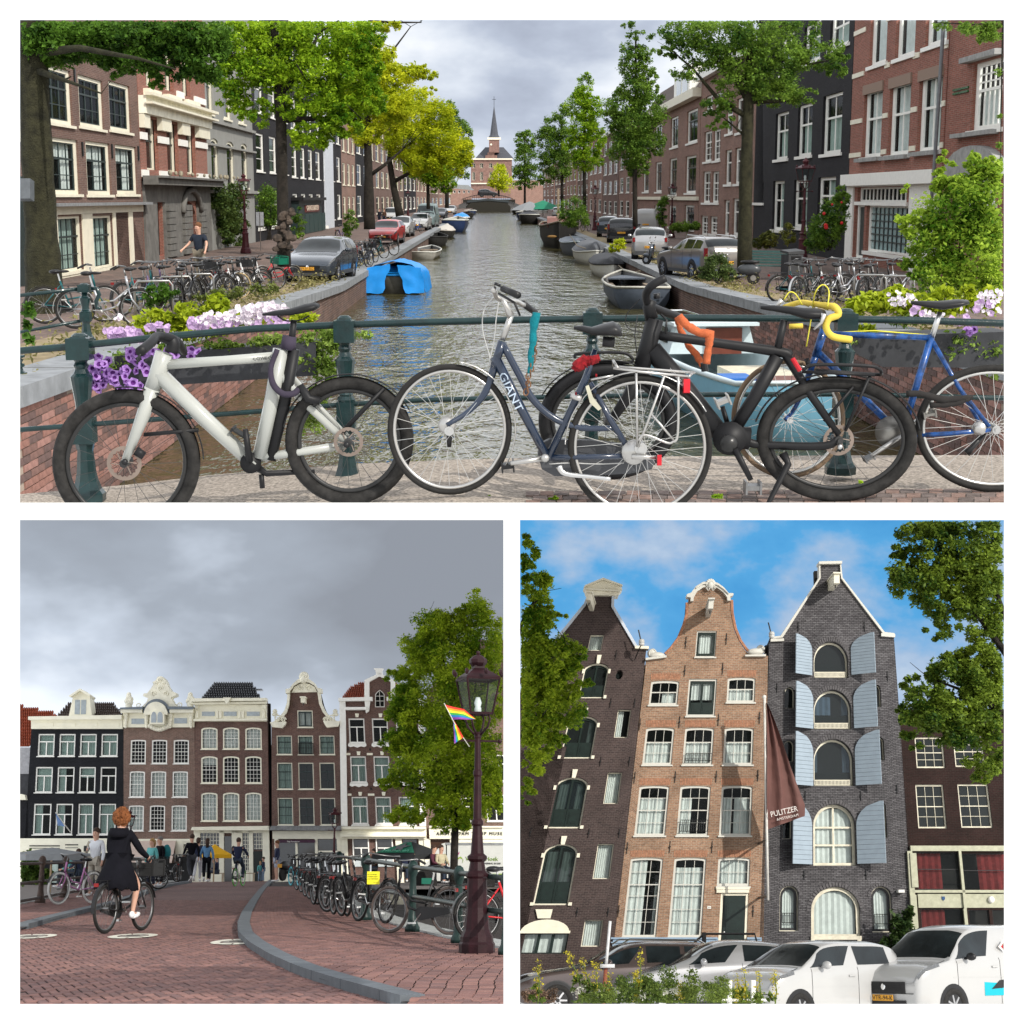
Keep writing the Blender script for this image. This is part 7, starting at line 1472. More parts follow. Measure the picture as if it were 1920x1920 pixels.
h.slab('white_band',[rect(FL.U(a),FL.U(b),B(a,y),B(a,y)+.32)for a,b,y in((267,278,247),(300,318,255),(338,353,261),(370,390,265),(267,278,318),(300,318,320),(370,390,325),(370,390,180),(338,350,170))],white,0,.1);h.slab('capital',[rect(FL.U(a),FL.U(b),B(a,y),B(a,y)+.6)for a,b,y in((300,318,220),(338,353,229),(370,390,236),(267,278,213))],cream,0,.25)
h.slab('carved_panel',[rect(FL.U(a),FL.U(b),B(a,y),B(a,y)+.8)for a,b,y in((277,300,165),(314,338,176),(350,372,186))],cream,0,.3)
mb=MB();
for k in range(14):mb.ball(FL(FL.U(285)+k*.33*2,B(285,324),.8+random.uniform(-.1,.1)),random.uniform(.05,.13),6,(1,1,1.3))
obj('ledge_ornaments',mb,M('weathered_ornament',(.25,.22,.16),.8,var=.5),h.t,smooth=True,kind='stuff')
h=hs1('canal_house','smooth grey plaster house with arched windows and climbing plants',FL,391,477,gpl,13)
for x0,x1,a,b in((399,412,258,350),(428,441,264,350),(455,466,268,352),(394,405,130,212),(425,438,150,222),(452,464,165,230)):w1(h,x0,x1,a,b,cols=1,rows=(),mids=(.35,),bars=dsash,fw=.14,ar=.2)
for x0,x1,a,b in((410,426,392,478),(446,458,388,470)):w1(h,x0,x1,a,b,cols=1,rows=(),mids=(.3,),bars=dsash,fw=.12)
fin(h);u0,u1=h.u;h.slab('string_course',[rect(u0,u1,B(392,356),B(392,362)),rect(u0,u1,B(392,268),B(392,272)),rect(u0,u1,B(392,222),B(392,228))],gpl,0,.25)
foliage('climbing_rose',[(FL(FL.U(400+k*9),B(400+k*9,372+(k%3)*22),.4),(.6,1.6,.9))for k in range(4)]+[(FL(FL.U(405),B(405,440),.4),(.4,.8,1.2)),(FL(FL.U(437),B(437,430),.4),(.4,.8,1.2)),(FL(FL.U(495),B(495,385),.4),(.6,2,1.2))],9000,.22,Mleaf('creeper_leaf',(.02,.05,.01),(.12,.17,.04),.3),h.t,kind='stuff')
def auto(name,lb,F,x0,x1,mat,top,cols,floors,fr=None,bars=None,shop=None,style=1,gl=None,vt=.7,cat='house'):
 h=hs1(name,lb,F,x0,x1,mat,top);u0,u1=h.u;W_=(u1-u0)/cols
 fh=(h.bot-.2-h.top-vt)/floors
 for r in range(floors):
  for c in range(cols):
   if shop and r==floors-1 and c==0:continue
   a,b=u0+W_*(c+.22),u0+W_*(c+.78);v0=h.top+vt+fh*r+fh*.18;v1=v0+fh*.66
   far_=a*SD>150
   h.window(rect(a,b,v0,v1),fw=min(.13,(b-a)*.16),cols=1 if far_ else style,rows=()if far_ else(.68,),mids=(.36,),frame=fr or white,bars=bars or fr or white,bw=.035,cur=cloth if(r+c)%3==0 else None,rec=.12,gl=gl or glass_d,sill=.06)
 fin(h);h.slab('cornice',[rect(u0-.1,u1+.1,h.top-.1,h.top+.35)],fr or white,0,.5);return h
L_row=[(477,545,b1d,13.5,3,'black brick house with white windows left of the tree with decorated trunk',None),(545,590,b1d,13,3,'black brick house above the dark green garage',None),(590,641,b1d,13,4,'black brick house with white painted centre bay',None),(641,667,b1b,12,3,'narrow brown brick house with white shop bay',None),(667,692,b1d,12.5,2,'narrow black house behind the second trunk',None),(692,731,b1a,12,4,'red brown house with pale ground floor',None),(731,757,b1a,11.5,3,'brown house behind the forked yellow tree',None),(757,780,b1d,12,3,'dark house behind the parked grey van',None),(780,800,b1b,12,3,'pink brick house in the far left row',None),(800,822,b1a,11,3,'brown house in the far left row',None),(822,846,b1b,11,3,'last visible brick house of the left row',None)]
for x0,x1,m_,top,cols,lb,_ in L_row:auto('canal_house',lb,FL,x0,x1,m_,top,cols,4,fr=white if m_ is b1d else cream)
mb=MB();u0,u1=FL.U(546),FL.U(590);bar(mb,FL,u0,u1,FL.B(546,376),2.95,0,.6);t_=tag(obj('garage',mb,dsash),'dark green timber garage with sign board in the left row','garage')
mb=MB();bar(mb,FL,u0-.1,u1+.2,FL.B(546,370),FL.B(546,376),0,1.0);obj('garage_cornice',mb,black,t_);mb=MB();bar(mb,FL,FL.U(557),FL.U(584),FL.B(557,385),FL.B(557,398),.6,.68);s_=obj('sign_board',mb,M('sign_maroon',(.12,.03,.025),.5),t_)
text('lettering','GARAGE BAKKER',.62,FL(FL.U(558),FL.B(558,395),.72),Rcols(S1.loc(AX,1,0),S1.u),M('letter_cream',(.6,.5,.4),.5),s_,ex=.01,sx=1.9)
mb=MB();
for k in range(5):bar(mb,FL,FL.U(557)+k*1.35,FL.U(557)+k*1.35+1.2,FL.B(557,402),2.9,.6,.64)
obj('garage_door_panel',mb,M('garage_green',(.02,.045,.042),.5),t_)
u0=FL.U(608);mb=MB();bar(mb,FL,u0,FL.U(624),-12.9,2.95,0,.12);obj('white_bay',mb,M('pale_blue_white',(.5,.53,.57),.6),tag(obj('white_bay_pier',MB().box(FL(u0,2.8,.2),(.3,.3,.3)),white),'white painted bay strip on the black house','pilaster'))
h=hs1('canal_house','red brick house with white cornice band and white shop front',FR,1590,1764,b1c,16);B=FR.B
def wr(x0,x1,a,b,**k):
 F=h.F;u0,u1=F.U(x1),F.U(x0);poly=rect(u0,u1,F.B(x0,a),F.B(x0,b));k.setdefault('fw',.15);k.setdefault('frame',white);return h.window(poly,bw=.05,rec=k.pop('rec',.2),sill=.12,**k)
for x0,x1 in((1613,1647),(1660,1699),(1714,1757)):
 i=(1613,1660,1714).index(x0);wr(x0,x1,(172,160,145)[i],(296,292,285)[i],cols=2,mids=(.42,),rows=(),cur=cloth,curpart=(.4,1,0,1),gl=glass)
 wr(x0+6,x1+3,(5,-5,-20)[i],(126,112,90)[i],cols=1,mids=(.25,),rows=(),cur=cloth,curpart=(.3,1,.2,1),gl=glass)
wr(1604,1622,384,482,cols=1,rows=(),gl=dsash,fw=.1,name='door');wr(1626,1705,384,470,cols=9,rows=(.16,.32,.48,.64,.8),gl=M('pale_leaded_glass',(.25,.36,.36),.2,var=.3),bars=dsash,fw=.1);wr(1608,1700,352,378,cols=12,rows=(),fw=.08)
fin(h);u0,u1=h.u
h.slab('shop_fascia',[rect(u0,u1,B(1590,328),B(1590,349))],white,0,.4);h.slab('shop_pier',[rect(FR.U(1602),u1,B(1590,349),2.9),rect(u0,FR.U(1708),B(1590,349),2.9),rect(FR.U(1708),FR.U(1602),B(1590,349),B(1604,351))],white,0,.08)
[h.slab('stone_band',[rect(FR.U(b_),FR.U(a_),B(1590,y),B(1590,y)+.2)],cream,0,.04)for y in(226,288,60,140)for a_,b_ in((1590.2,1611),(1649,1658),(1701,1712),(1758,1763.8))];h.slab('sill_stone',[rect(FR.U(x1),FR.U(x0),B(x0,y),B(x0,y)+.16)for x0,x1,y in((1608,1650,298),(1655,1702,294),(1710,1760,286))],stone,0,.25);h.slab('brick_lintel',[rect(FR.U(x1),FR.U(x0),B(x0,y),B(x0,y)+.42)for x0,x1,y in((1612,1648,161),(1659,1700,148),(1713,1758,133))],b1c,0,.07)
mb=MB().tube([FR(FR.U(1776),-16,.3),FR(FR.U(1764),-1,.3),FR(FR.U(1759),1.5,.3)],.07,8);tag(obj('drain_pipe',mb,M('zinc_pipe',(.16,.17,.18),.5),smooth=True),'grey drain pipe between the two red brick houses','pipe')
FR2=mkF(FR_);h=hs1('canal_house','orange red brick house with small paned sash window at the right edge',FR,1766,1960,b1c,16)
wr(1812,1868,120,246,cols=5,rows=(.13,.26),mids=(.40,),cur=cloth,curpart=(.3,1,.4,1),gl=glass);wr(1828,1866,330,380,cols=2,gl=glass_d);fin(h)
h.slab('stone_lintel',[rect(FR.U(1866),FR.U(1800),B(1800,110),B(1800,120))],stone,0,.3);h.slab('sill_stone',[rect(FR.U(1866),FR.U(1790),B(1790,252),B(1790,260))],stone,0,.3);h.slab('door_arch',[[(FR.U(1830)+1.4*math.cos(math.pi*i/10),B(1800,330)-1.0*math.sin(math.pi*i/10))for i in range(11)]],stone,0,.3);h.slab('glazed_band',[rect(FR.U(1806),FR.U(1778),B(1778,y),B(1778,y)+.07)for y in(168,175)],M('green_glazed_brick',(.02,.09,.03),.2),0,.05)
h=hs1('canal_house','black painted brick house with white arched windows behind the right lamp',FR,1414,1589,b1d,17)
for x0,x1,a,b in((1450,1474,214,300),(1491,1518,199,294),(1537,1573,181,290),(1456,1480,70,140),(1498,1528,50,122),(1545,1580,30,95),(1449,1470,340,430),(1488,1514,338,425),(1533,1566,333,420)):wr(x0,x1,a,b,cols=2,mids=(.38,),rows=(),cur=curt_g,curpart=(0,1,.35,1)if b<320 else(.2,.8,0,1),gl=glass)
wr(1413,1431,342,380,cols=3,rows=(.5,),gl=glass_d);fin(h)
h=hs1('canal_house','pink brick house with pairs of narrow white windows',FR,1311,1413,b1b,9.6)
for x0,x1,a,b in((1318,1332,248,304),(1335,1348,244,302),(1317,1331,322,380),(1334,1347,322,380),(1319,1332,182,210),(1336,1350,176,208),(1358,1370,282,346),(1376,1389,278,345),(1358,1370,196,252),(1377,1390,186,250),(1358,1368,375,440),(1374,1386,372,440),(1332,1346,405,438),(1315,1328,404,440)):wr(x0,x1,a,b,cols=2 if x0<1352 else 1,mids=(.35,),rows=(.55,.8)if x0<1352 else(),gl=glass_d,fw=.16)
fin(h);h.slab('cornice',[rect(h.u[0],h.u[1],-9.7,-9.0)],white,0,.5)
h=hs1('canal_house','wide brown brick house with white dormer and slate roof',FR,1196,1310,b1b,8.3);F=FR
for x0,x1,a,b in((1255,1269,222,278),(1285,1305,210,270),(1254,1268,298,365),(1284,1304,294,362),(1228,1240,305,360),(1205,1216,308,360),(1227,1240,385,420),(1254,1268,385,425),(1284,1302,384,428),(1226,1239,236,285),(1204,1215,245,290)):wr(x0,x1,a,b,cols=2,mids=(.3,),rows=(),bars=dsash,gl=glass_d,fw=.18)
fin(h);u0,u1=h.u;h.slab('cornice',[rect(u0-.1,u1+.1,-8.6,-7.9)],cream,0,.7);h.slab('string_course',[rect(u0,u1,B(1196,369),B(1196,374))],cream,0,.2)
mb=MB();mb.hexa([F(u0,-8.5,0),F(u1,-8.5,0),F(u1,-8.5,-4),F(u0,-8.5,-4),F(u0,-11.5,-2.2),F(u1-1,-11.5,-2.2),F(u1-1,-11.5,-3.5),F(u0,-11.5,-3.5)]);obj('roof',mb,M('brown_roof_tile',(.075,.052,.042),.8,var=.4),h.t)
h.slab('dormer',[rect(F.U(1291),F.U(1262),-10.9,-8.6)],white,-1.2,.1);h.slab('dormer_window',[rect(F.U(1287),F.U(1278),-10.6,-8.8),rect(F.U(1275),F.U(1267),-10.6,-8.8)],M('dormer_glass',(.32,.37,.40),.08),.1,.13)
for x0,x1,m_,top,cols,lb in((1160,1195,b1b,9.5,3,'brick house with stepped white gable behind the tall narrow tree'),(1130,1159,b1a,9,3,'brown house in the right row behind the narrow trees'),(1104,1129,b1b,10,3,'pale brick house in the right row behind the second narrow tree'),(1082,1103,b1a,9,3,'far brown house of the right row'),(1062,1081,b1b,9.5,3,'far pink house of the right row'),(1040,1061,b1a,9,3,'farthest brown house of the right row'),(1018,1039,b1b,9,3,'farthest pink house of the right row')):auto('canal_house',lb,FR,x0,x1,m_,top,cols,4)
# far end: church, bridge
chm=Mbrick('church_brick',(.22,.125,.10),(.18,.10,.085),(.22,.18,.15),bw=.6,bh=.2);DC=900.0;FC=fac_flat(S1,DC,920,-90000,365,S1.ppm(DC))
h=House('church','red brick church with slate spire closing the canal',FC,S1.at(925,372,DC),chm,cat='church',rec=.6,thick=14)
for x in(888,903,920,937,950):h.window(arch(x-2.8,x+2.8,322,338,2.8,6),fw=.7,frame=cream,rec=.6,cols=2,bw=.5)
for x in(888,903,920):h.window(rect(x-3,x+3,306,315),fw=.6,frame=cream,rec=.6,cols=2,bw=.5)
h.wall([(883,372),(960,372),(960,298),(932,298),(932,291),(927,291),(927,286),(914,286),(914,291),(910,291),(910,298),(883,298)]);h.slab('cornice',[rect(883,961,297,299.5),rect(883,961,343,345)],cream,0,1)
def pyr(pts,apex,D0,D1,m_,nm,par):
 mb=MB();P=[S1.at(x,y,D0)for x,y in pts]+[S1.at(x,y,D1)for x,y in pts];A_=[S1.at(x,y,(D0+D1)/2)for x,y in apex];mb.add(P+A_,[]);n=len(P);a=n;b=n+len(A_)-1
 mb.f=[(0,1,b,a),(1,3,b),(3,2,a,b),(2,0,a)]if len(A_)>1 else[(0,1,a),(1,3,a),(3,2,a),(2,0,a)];return obj(nm,mb,m_,par)
slt=M('church_slate',(.055,.058,.07),.6,var=.2,scale=1);pyr([(890,298),(964,298)],[(910,276),(944,276)],DC,DC+20,slt,'roof',h.t)
h.slab('tower',[rect(917,936,262,286)],chm,-6,1.2,uv=True);h.slab('tower_cornice',[rect(914,939,258,262)],cream,-6.5,1.8);h.slab('tower_clock',[[(921+2*math.cos(i),271+2*math.sin(i))for i in range(6)]],cream,1.2,1.4)
A_=Matrix.Translation(S1.at(926.5,258,DC+4))@S1.M;mb=MB().lathe([(3.4,0),(2.4,1.5),(.15,16.5),(.1,17.5)],8,A_);obj('spire',mb,slt,h.t);mb=MB().tube([A_@Vector((0,0,17)),A_@Vector((0,0,22))],.12,5);mb.tube([A_@Vector((-1,0,20.4)),A_@Vector((1,0,20.4))],.12,5);obj('weather_cross',mb,black,h.t)
DBr=440.0;t=thing('canal_bridge','far arched canal bridge with iron railing and dark car on top','bridge',S1.at(915,395,DBr));FB=fac_flat(S1,DBr,915,-90000,390,S1.ppm(DBr))
mb=MB();slab(mb,FB,[(860,384),(878,376),(915,372),(952,376),(975,384),(975,400),(957,400),(957,387),(950,381),(915,378),(880,381),(874,387),(874,400),(860,400)],-8,0);obj('arch',mb,M('bridge_stone_dark',(.10,.10,.10),.8,var=.2),t);mb=MB();slab(mb,FB,[(876,380),(915,376),(954,380),(954,376),(915,372.5),(876,376)],0,.4);obj('deck_beam',mb,M('bridge_beam',(.045,.055,.06),.6),t)
mb=MB()
obj('arch_shade_block',MB().hexa([S1.at(x,y,d)for x,y,d in((868,402,455),(966,402,455),(966,402,470),(868,402,470),(868,374,455),(966,374,455),(966,374,470),(868,374,470))]),M('arch_shade_dark',(.03,.028,.022),.9),t)  # dark block added behind the arch, coloured as the shade under the bridge
for i in range(30):x=866+i*3.4;y=372+(x-915)**2*.004;mb.tube([FB(x,y,.3),FB(x,y-8,.3)],.07,4)
mb.tube([FB(x,364+(x-915)**2*.004,.3)for x in range(866,968,8)],.09,5);obj('railing',mb,black,t,kind='stuff')
car('parked_car','dark hatchback standing on the far canal bridge','hatch',S1.mat(FB(933,369,-2),math.pi,1.35),M('black_car_paint',(.015,.016,.02),.25,coat=.7),det=0)
mb=MB();mb.hexa([S1.at(x,y,d)for x,y,d in((848,353,420),(890,357,420),(890,357,430),(848,353,430),(848,346,420),(878,347,420),(878,347,430),(848,346,430))]);t_=tag(obj('kiosk',mb,M('kiosk_roof',(.30,.32,.33),.6)),'pale roofed kiosk at the far left end of the canal','kiosk')
for x0,x1,y0,lb,m_ in((846,884,352,'low red brick house left of the church',b1b),(957,1020,338,'brick houses right of the church',b1b)):
 h=House('far_house',lb,fac_flat(S1,860,920,-90000,365,S1.ppm(860)),S1.at((x0+x1)/2,375,860),m_,thick=8);F=h.F
 for k in range(int((x1-x0)/9)):h.window(rect(x0+4+k*9,x0+8+k*9,y0+5,y0+10),fw=.6,frame=white,rec=.4)
 h.wall(rect(x0,x1,y0,400))
 # trees of the canal
lA=Mleaf('shade_leaf',(.015,.055,.008),(.13,.26,.03),.45);lB=Mleaf('fresh_green_leaf',(.06,.17,.008),(.42,.60,.03),.45);lC=Mleaf('lime_yellow_leaf',(.22,.31,.01),(.80,.82,.04),.5);lD=Mleaf('deep_green_leaf',(.03,.09,.014),(.24,.38,.05),.4)
tree('big_elm','huge dark trunk at the left edge with leaves hanging over the top left',S1,35,[(55,20,24),(62,130,26),(70,300,28),(78,450,31),(84,560,36),(80,612,44)],[[(60,100,10,0),(150,90,6,-1),(260,110,3,-2),(330,130,1.5,-2)],[(62,130,8,0),(120,150,4,-1),(190,175,1.5,-2)]],[(60,60,60,40),(140,60,70,38),(230,60,70,40),(310,60,60,45),(380,65,50,40),(80,100,40,22),(180,95,50,18),(260,112,44,24),(330,115,46,32),(385,110,40,40),(215,130,26,12),(290,150,20,14),(100,85,70,30),(50,150,10,20)],46000,9.2,lA,bark_m,clump=.3,nclump=640,dz=None)
tree('canal_tree','bright green tree with decorated trunk beside the dark estate car',S1,50,[(512,30,6),(520,120,8),(527,230,10),(530,380,11),(533,500,13)],[[(524,180,7),(570,120,5),(600,60,3)],[(526,225,6),(600,222,4),(680,225,2)],[(525,160,6),(470,130,4),(420,110,2)],[(520,120,6),(580,160,4),(640,155,2)]],[(440,70,50,40),(520,60,60,40),(600,70,60,45),(670,75,50,45),(440,140,45,45),(510,130,60,45),(590,140,60,50),(660,140,50,40),(440,190,30,20),(480,210,35,25),(560,205,50,25),(630,200,50,30),(690,190,36,30),(580,255,46,22),(640,235,40,20),(690,110,30,40)],50000,7.6,lB,clump=.26,nclump=900,shell=.35)
tree('canal_tree','lime green tree standing behind the red estate car',S1,80,[(690,60,4),(688,200,6),(691,330,8),(693,430,11)],[[(692,330,4),(720,310,3),(755,280,1.5)],[(690,180,4),(740,90,2),(770,50,1)],[(690,40,3),(740,42,2),(790,42,1)]],[(690,140,40,40),(735,150,34,30),(720,110,28,26),(770,140,24,16),(800,135,18,14),(670,190,36,26),(730,200,50,28),(690,250,34,24),(650,180,20,20),(720,45,30,10),(680,80,30,30),(810,165,10,20)],30000,6.0,lC,clump=.3,nclump=520)
tree('canal_tree','yellow leaning tree with forked trunk above the parked vans',S1,98,[(735,260,4),(730,300,5),(738,350,6),(750,405,8)],[[(735,290,4),(740,240,2.5),(745,200,1)],[(740,340,4),(775,320,2.5),(820,305,1)],[(732,295,3),(770,270,2),(810,240,1)]],[(770,215,50,36),(820,220,34,30),(765,265,46,34),(825,265,44,36),(865,285,24,26),(790,300,44,26),(840,310,36,24),(740,240,30,26),(780,180,30,16),(880,300,8,14)],36000,5.0,lC,clump=.3,nclump=620,flat=.8)
tree('canal_tree','dark green tree behind the yellow tree on the left bank',S1,190,[(838,280,3),(838,390,4)],[],[(838,225,20,32),(862,255,22,32),(850,290,30,36),(822,320,22,24),(868,310,12,26),(845,205,14,14)],14000,4.0,lD,clump=.35)
tree('canal_tree','green tree low over the far left bank',S1,150,[(802,300,2.5),(803,392,3.5)],[],[(800,315,34,24),(825,330,26,22),(840,345,14,16),(775,300,24,20),(812,350,8,14)],14000,4.2,lB,clump=.35)
tree('small_tree','small yellow tree in front of the church',S1,600,[(935,340,1.5),(935,368,2)],[],[(935,330,15,22),(948,345,14,16),(926,347,10,14),(940,318,8,10)],5000,3.2,lC,clump=.4)
tree('canal_tree','spreading dark green tree with mossy trunk beside the green bench',S1,57,[(1408,40,4),(1405,130,7),(1403,200,10),(1398,350,12),(1396,505,14)],[[(1404,190,7),(1370,130,4),(1330,90,2)],[(1404,220,6),(1350,190,4),(1300,130,2),(1255,90,1)],[(1405,150,6),(1450,110,4),(1520,120,2),(1570,110,1)],[(1405,120,6),(1430,60,3),(1480,45,1.5)],[(1403,190,5),(1460,190,3),(1510,185,1)],[(1402,260,3),(1380,240,2),(1350,215,1)]],[(1290,60,55,26),(1350,60,60,40),(1420,60,60,40),(1490,55,45,30),(1260,90,26,16),(1320,105,50,26),(1400,115,60,34),(1470,110,50,30),(1540,105,50,22),(1570,120,26,24),(1290,135,34,14),(1380,160,50,22),(1450,175,50,22),(1345,200,32,14),(1500,180,36,14),(1345,235,22,10),(1440,140,50,40),(1355,218,26,18)],34000,6.2,lD,bark_m,clump=.26,nclump=760)
tree('columnar_tree','tall narrow green tree behind the silver hatchback',S1,92,[(1192,60,1.5),(1192,200,3),(1190,320,4),(1191,425,5)],[],[(1180,70,16,36),(1212,85,16,30),(1190,120,28,34),(1215,150,18,24),(1190,170,34,26),(1170,200,34,30),(1215,205,34,36),(1190,240,46,36),(1180,280,40,34),(1215,270,34,30),(1195,315,26,18),(1150,220,18,26),(1238,170,8,16)],34000,4.6,lD,bark,clump=.28,nclump=560)
tree('columnar_tree','light green narrow tree second from the tall one',S1,150,[(1095,200,2),(1096,400,3.5)],[],[(1096,165,14,30),(1085,200,24,26),(1112,205,20,26),(1094,240,30,26),(1115,260,22,30),(1080,275,22,22),(1100,300,28,24)],17000,4.2,lB,clump=.3)
tree('columnar_tree','green narrow tree behind the barge',S1,210,[(1053,220,2),(1054,400,3)],[],[(1050,205,14,26),(1040,240,22,26),(1058,270,24,36),(1025,270,20,36),(1045,310,26,30),(1020,325,16,24)],15000,3.8,lD,clump=.3)
tree('columnar_tree','dark green narrow tree farthest along the right bank',S1,320,[(984,260,1.5),(984,388,2.4)],[],[(978,268,12,24),(992,265,10,22),(984,300,20,32),(976,330,14,24),(994,330,14,26)],9000,3.6,lD,clump=.35)
def bush(name,lb,D,blobs,n,lf,m_,cat='bush',dz=None,stem=None,**k):
 P=S1.at(blobs[0][0],max(b[1]+b[3]for b in blobs),D);t=thing(name,lb,cat,P);foliage('leaves',pxblobs(S1,D,blobs,dz),n,lf*D/FPX,m_,t,clump=.35,**k)
 mb=MB();b=blobs[0];x,y=b[0],max(q[1]+q[3]for q in blobs)
 for i in range(5):pxtube(mb,S1,D,[(x+random.uniform(-.3,.3)*b[2],y,1.2),(x+random.uniform(-.8,.8)*b[2],b[1],.6)],5)
 obj('stem',mb,bark,t);return t
lSh=Mleaf('shrub_leaf',(.06,.16,.01),(.48,.64,.07),.45)
t=bush('garden_shrub','big light green shrub in front of the right edge houses',27,[(1790,400,70,60),(1850,380,50,80),(1740,440,44,50),(1820,470,80,70),(1760,520,60,46),(1860,500,40,70),(1715,430,26,22),(1850,330,30,30),(1790,350,30,20),(1720,500,30,30)]+[(random.uniform(1690,1880),random.uniform(300,540),random.uniform(8,22),random.uniform(8,26))for _ in range(34)]+[(1830+random.uniform(-60,50),random.uniform(285,330),7,14)for _ in range(8)],24000,10,lSh,nclump=420)
t=bush('rose_bush','rose bush with red blooms climbing beside the right lamp',66,[(1550,430,32,34),(1565,400,24,30),(1535,450,26,20),(1580,370,14,24)],8000,5,lD);mb=MB()
for i in range(6):mb.ball(S1.at(random.uniform(1545,1582),random.uniform(375,430),65.3),.05+.02*(i%3),6)
obj('rose',mb,M('rose_red',(.5,.02,.02),.6),t,kind='stuff')
bush('quay_shrub','dark shrub behind the moored barge',120,[(1072,395,24,26),(1085,410,18,16),(1062,412,16,14)],5000,3.6,lD);bush('potted_shrub','shrub spilling out of a pot in front of the grey estate car',52,[(1345,500,26,22),(1325,512,16,14),(1365,515,14,12)],5000,4.6,Mleaf('pale_shrub',(.04,.07,.02),(.17,.24,.07),.3))
bush('weed_patch','green weeds at the foot of the left bicycle rack, by the verge',34,[(420,552,30,10),(460,545,30,8),(380,566,30,10),(500,540,26,8),(350,585,24,10)],2600,6,Mleaf('verge_weed',(.05,.08,.015),(.24,.28,.07),.3));bush('weed_clump','leafy weeds in front of the left bicycle rack',22,[(300,550,26,16),(285,562,20,12),(318,545,18,10)],1600,7,lA);bush('quay_weeds','yellow green weeds left of the silver hatchback',74,[(1160,458,12,12),(1152,466,10,7)],1500,4,lC);bush('climber','climbing plants on the front of the dark house behind the left lamp',95,[(505,390,20,40),(560,420,10,30),(655,420,14,24)],4500,4.5,lD);bush('front_garden','ivy and shrubs at the foot of the brown house with dormer',118,[(1243,395,9,28),(1278,425,20,8),(1300,424,14,7)],4000,4,lD);bush('garden_plants','mixed plants before the black house behind the bench',75,[(1440,450,16,16),(1478,440,12,20),(1420,456,10,10)],4500,4,Mleaf('mixed_garden',(.04,.06,.02),(.28,.28,.05),.3))
grs=foliage('quay_grass',[(S1.loc(XL-.9+AX*d+random.uniform(-.5,.5),d,HS(d)+.05),(.4,1.2,.08))for d in np.linspace(18,70,60)]+[(S1.loc(XR+.8+AX*d,d,HS(d)+.05),(.4,1.2,.08))for d in np.linspace(20,80,50)],9000,.10,Mleaf('dry_grass',(.10,.10,.03),(.34,.30,.12),.3),kind='stuff',clump=.8)
t=thing('overhanging_branch','leafy twigs hanging into the top right corner before the brick house','tree',S1.at(1875,40,30));foliage('leaves',pxblobs(S1,30,[(1770,42,30,8),(1830,50,40,12),(1868,70,16,24),(1876,120,10,30),(1874,200,8,30),(1878,290,8,30),(1850,62,20,14)]),1500,.085,lD,t,clump=.5,shell=.2);mb=MB();pxtube(mb,S1,30,[(1880,38,2),(1830,46,1.5),(1750,42,.7)],5);pxtube(mb,S1,30,[(1881,38,2),(1878,150,1.5),(1876,300,.7)],5);obj('twig',mb,bark,t)
# cars
navy_c=M('blue_grey_car_paint',(.045,.055,.07),.25,.4,var=.05,coat=.8);red_c=M('red_car_paint',(.36,.02,.02),.3,coat=.6,var=.04);wh_c=M('white_car_paint',(.44,.44,.435));sil_c=M('silver_car_paint',(.33,.33,.335));gr_c=M('grey_brown_car_paint',(.16,.15,.14),.28,.4,var=.04,coat=.7);dk_c=M('black_car_paint',(.015,.016,.02),.25,coat=.7)
def c1(kind,px,py,rz,paint,lb,rear=False,**k):
 P,D=og(px,py);L_=CARS[kind]['L']
 if rear:P=P+S1.M.to_3x3()@(Matrix.Rotation(rz,3,'Z')@Vector((-L_,0,0)))
 return car(k.pop('name','parked_car'),lb,kind,S1.mat(P,rz,k.pop('s',1.0)),paint,group='cars parked along the canal',**k)
c1('wagon',577,529,1.47,navy_c,'dark blue grey estate car facing the bridge beside the decorated tree',plate='59-JV-BG');c1('wagon',716,458,1.5,red_c,'red estate car parked behind the left bicycles',det=0);c1('hatch',745,444,1.5,wh_c,'white hatchback right behind the red estate car',det=0)
c1('van',731,419,1.5,wh_c,'white van in the left row behind the forked yellow tree',cat='van',name='parked_van',det=0);c1('bigvan',795,427,1.5,M('green_grey_van',(.12,.16,.16),.3),'large grey green van in the left row',cat='van',name='parked_van',det=0);c1('hatch',783,432,1.5,wh_c,'white car squeezed beside the large grey green van',det=0);c1('hatch',822,412,1.5,dk_c,'dark car behind the large grey green van',det=0);c1('hatch',843,402,1.5,wh_c,'small white car near the far left end',det=0)
c1('hatch',1218,488,-1.66,sil_c,'silver hatchback with its rear to the bridge',rear=True,plate='84-TKR-3');c1('wagon',1362,525,-1.27,gr_c,'grey brown estate car with tall red tail lamps beside the scooter',rear=True,rails=True);c1('wagon',1165,455,-1.66,dk_c,'black estate car left of the green tree trunk',rear=True,s=1.05);c1('hatch',1140,444,-1.66,navy_c,'dark hatchback in front of the black estate car',rear=True,det=0);c1('van',1212,436,-1.8,wh_c,'white delivery van with open rear doors behind the silver hatchback',rear=True,det=0,cat='van',name='parked_van',s=1.1);c1('hatch',1046,408,-1.6,wh_c,'white car far along the right bank',rear=True,det=0)
# lamps of the canal
for px,py,H,lb in((461,475,4.1,'crown street lamp in front of the grey plaster house'),(1504,500,4.5,'crown street lamp in front of the black house'),(1259,446,3.9,'crown street lamp between the silver hatchback and the estate car'),(1115,432,4.0,'crown street lamp by the quay behind the black estate car'),(765,412,3.8,'dark street lamp among the left parked cars')):P,D=og(px,py);street_lamp('street_lamp',lb,S1.mat(P,.3),H=H,det=1 if D<90 else 0,group='crown street lamps along the canal')
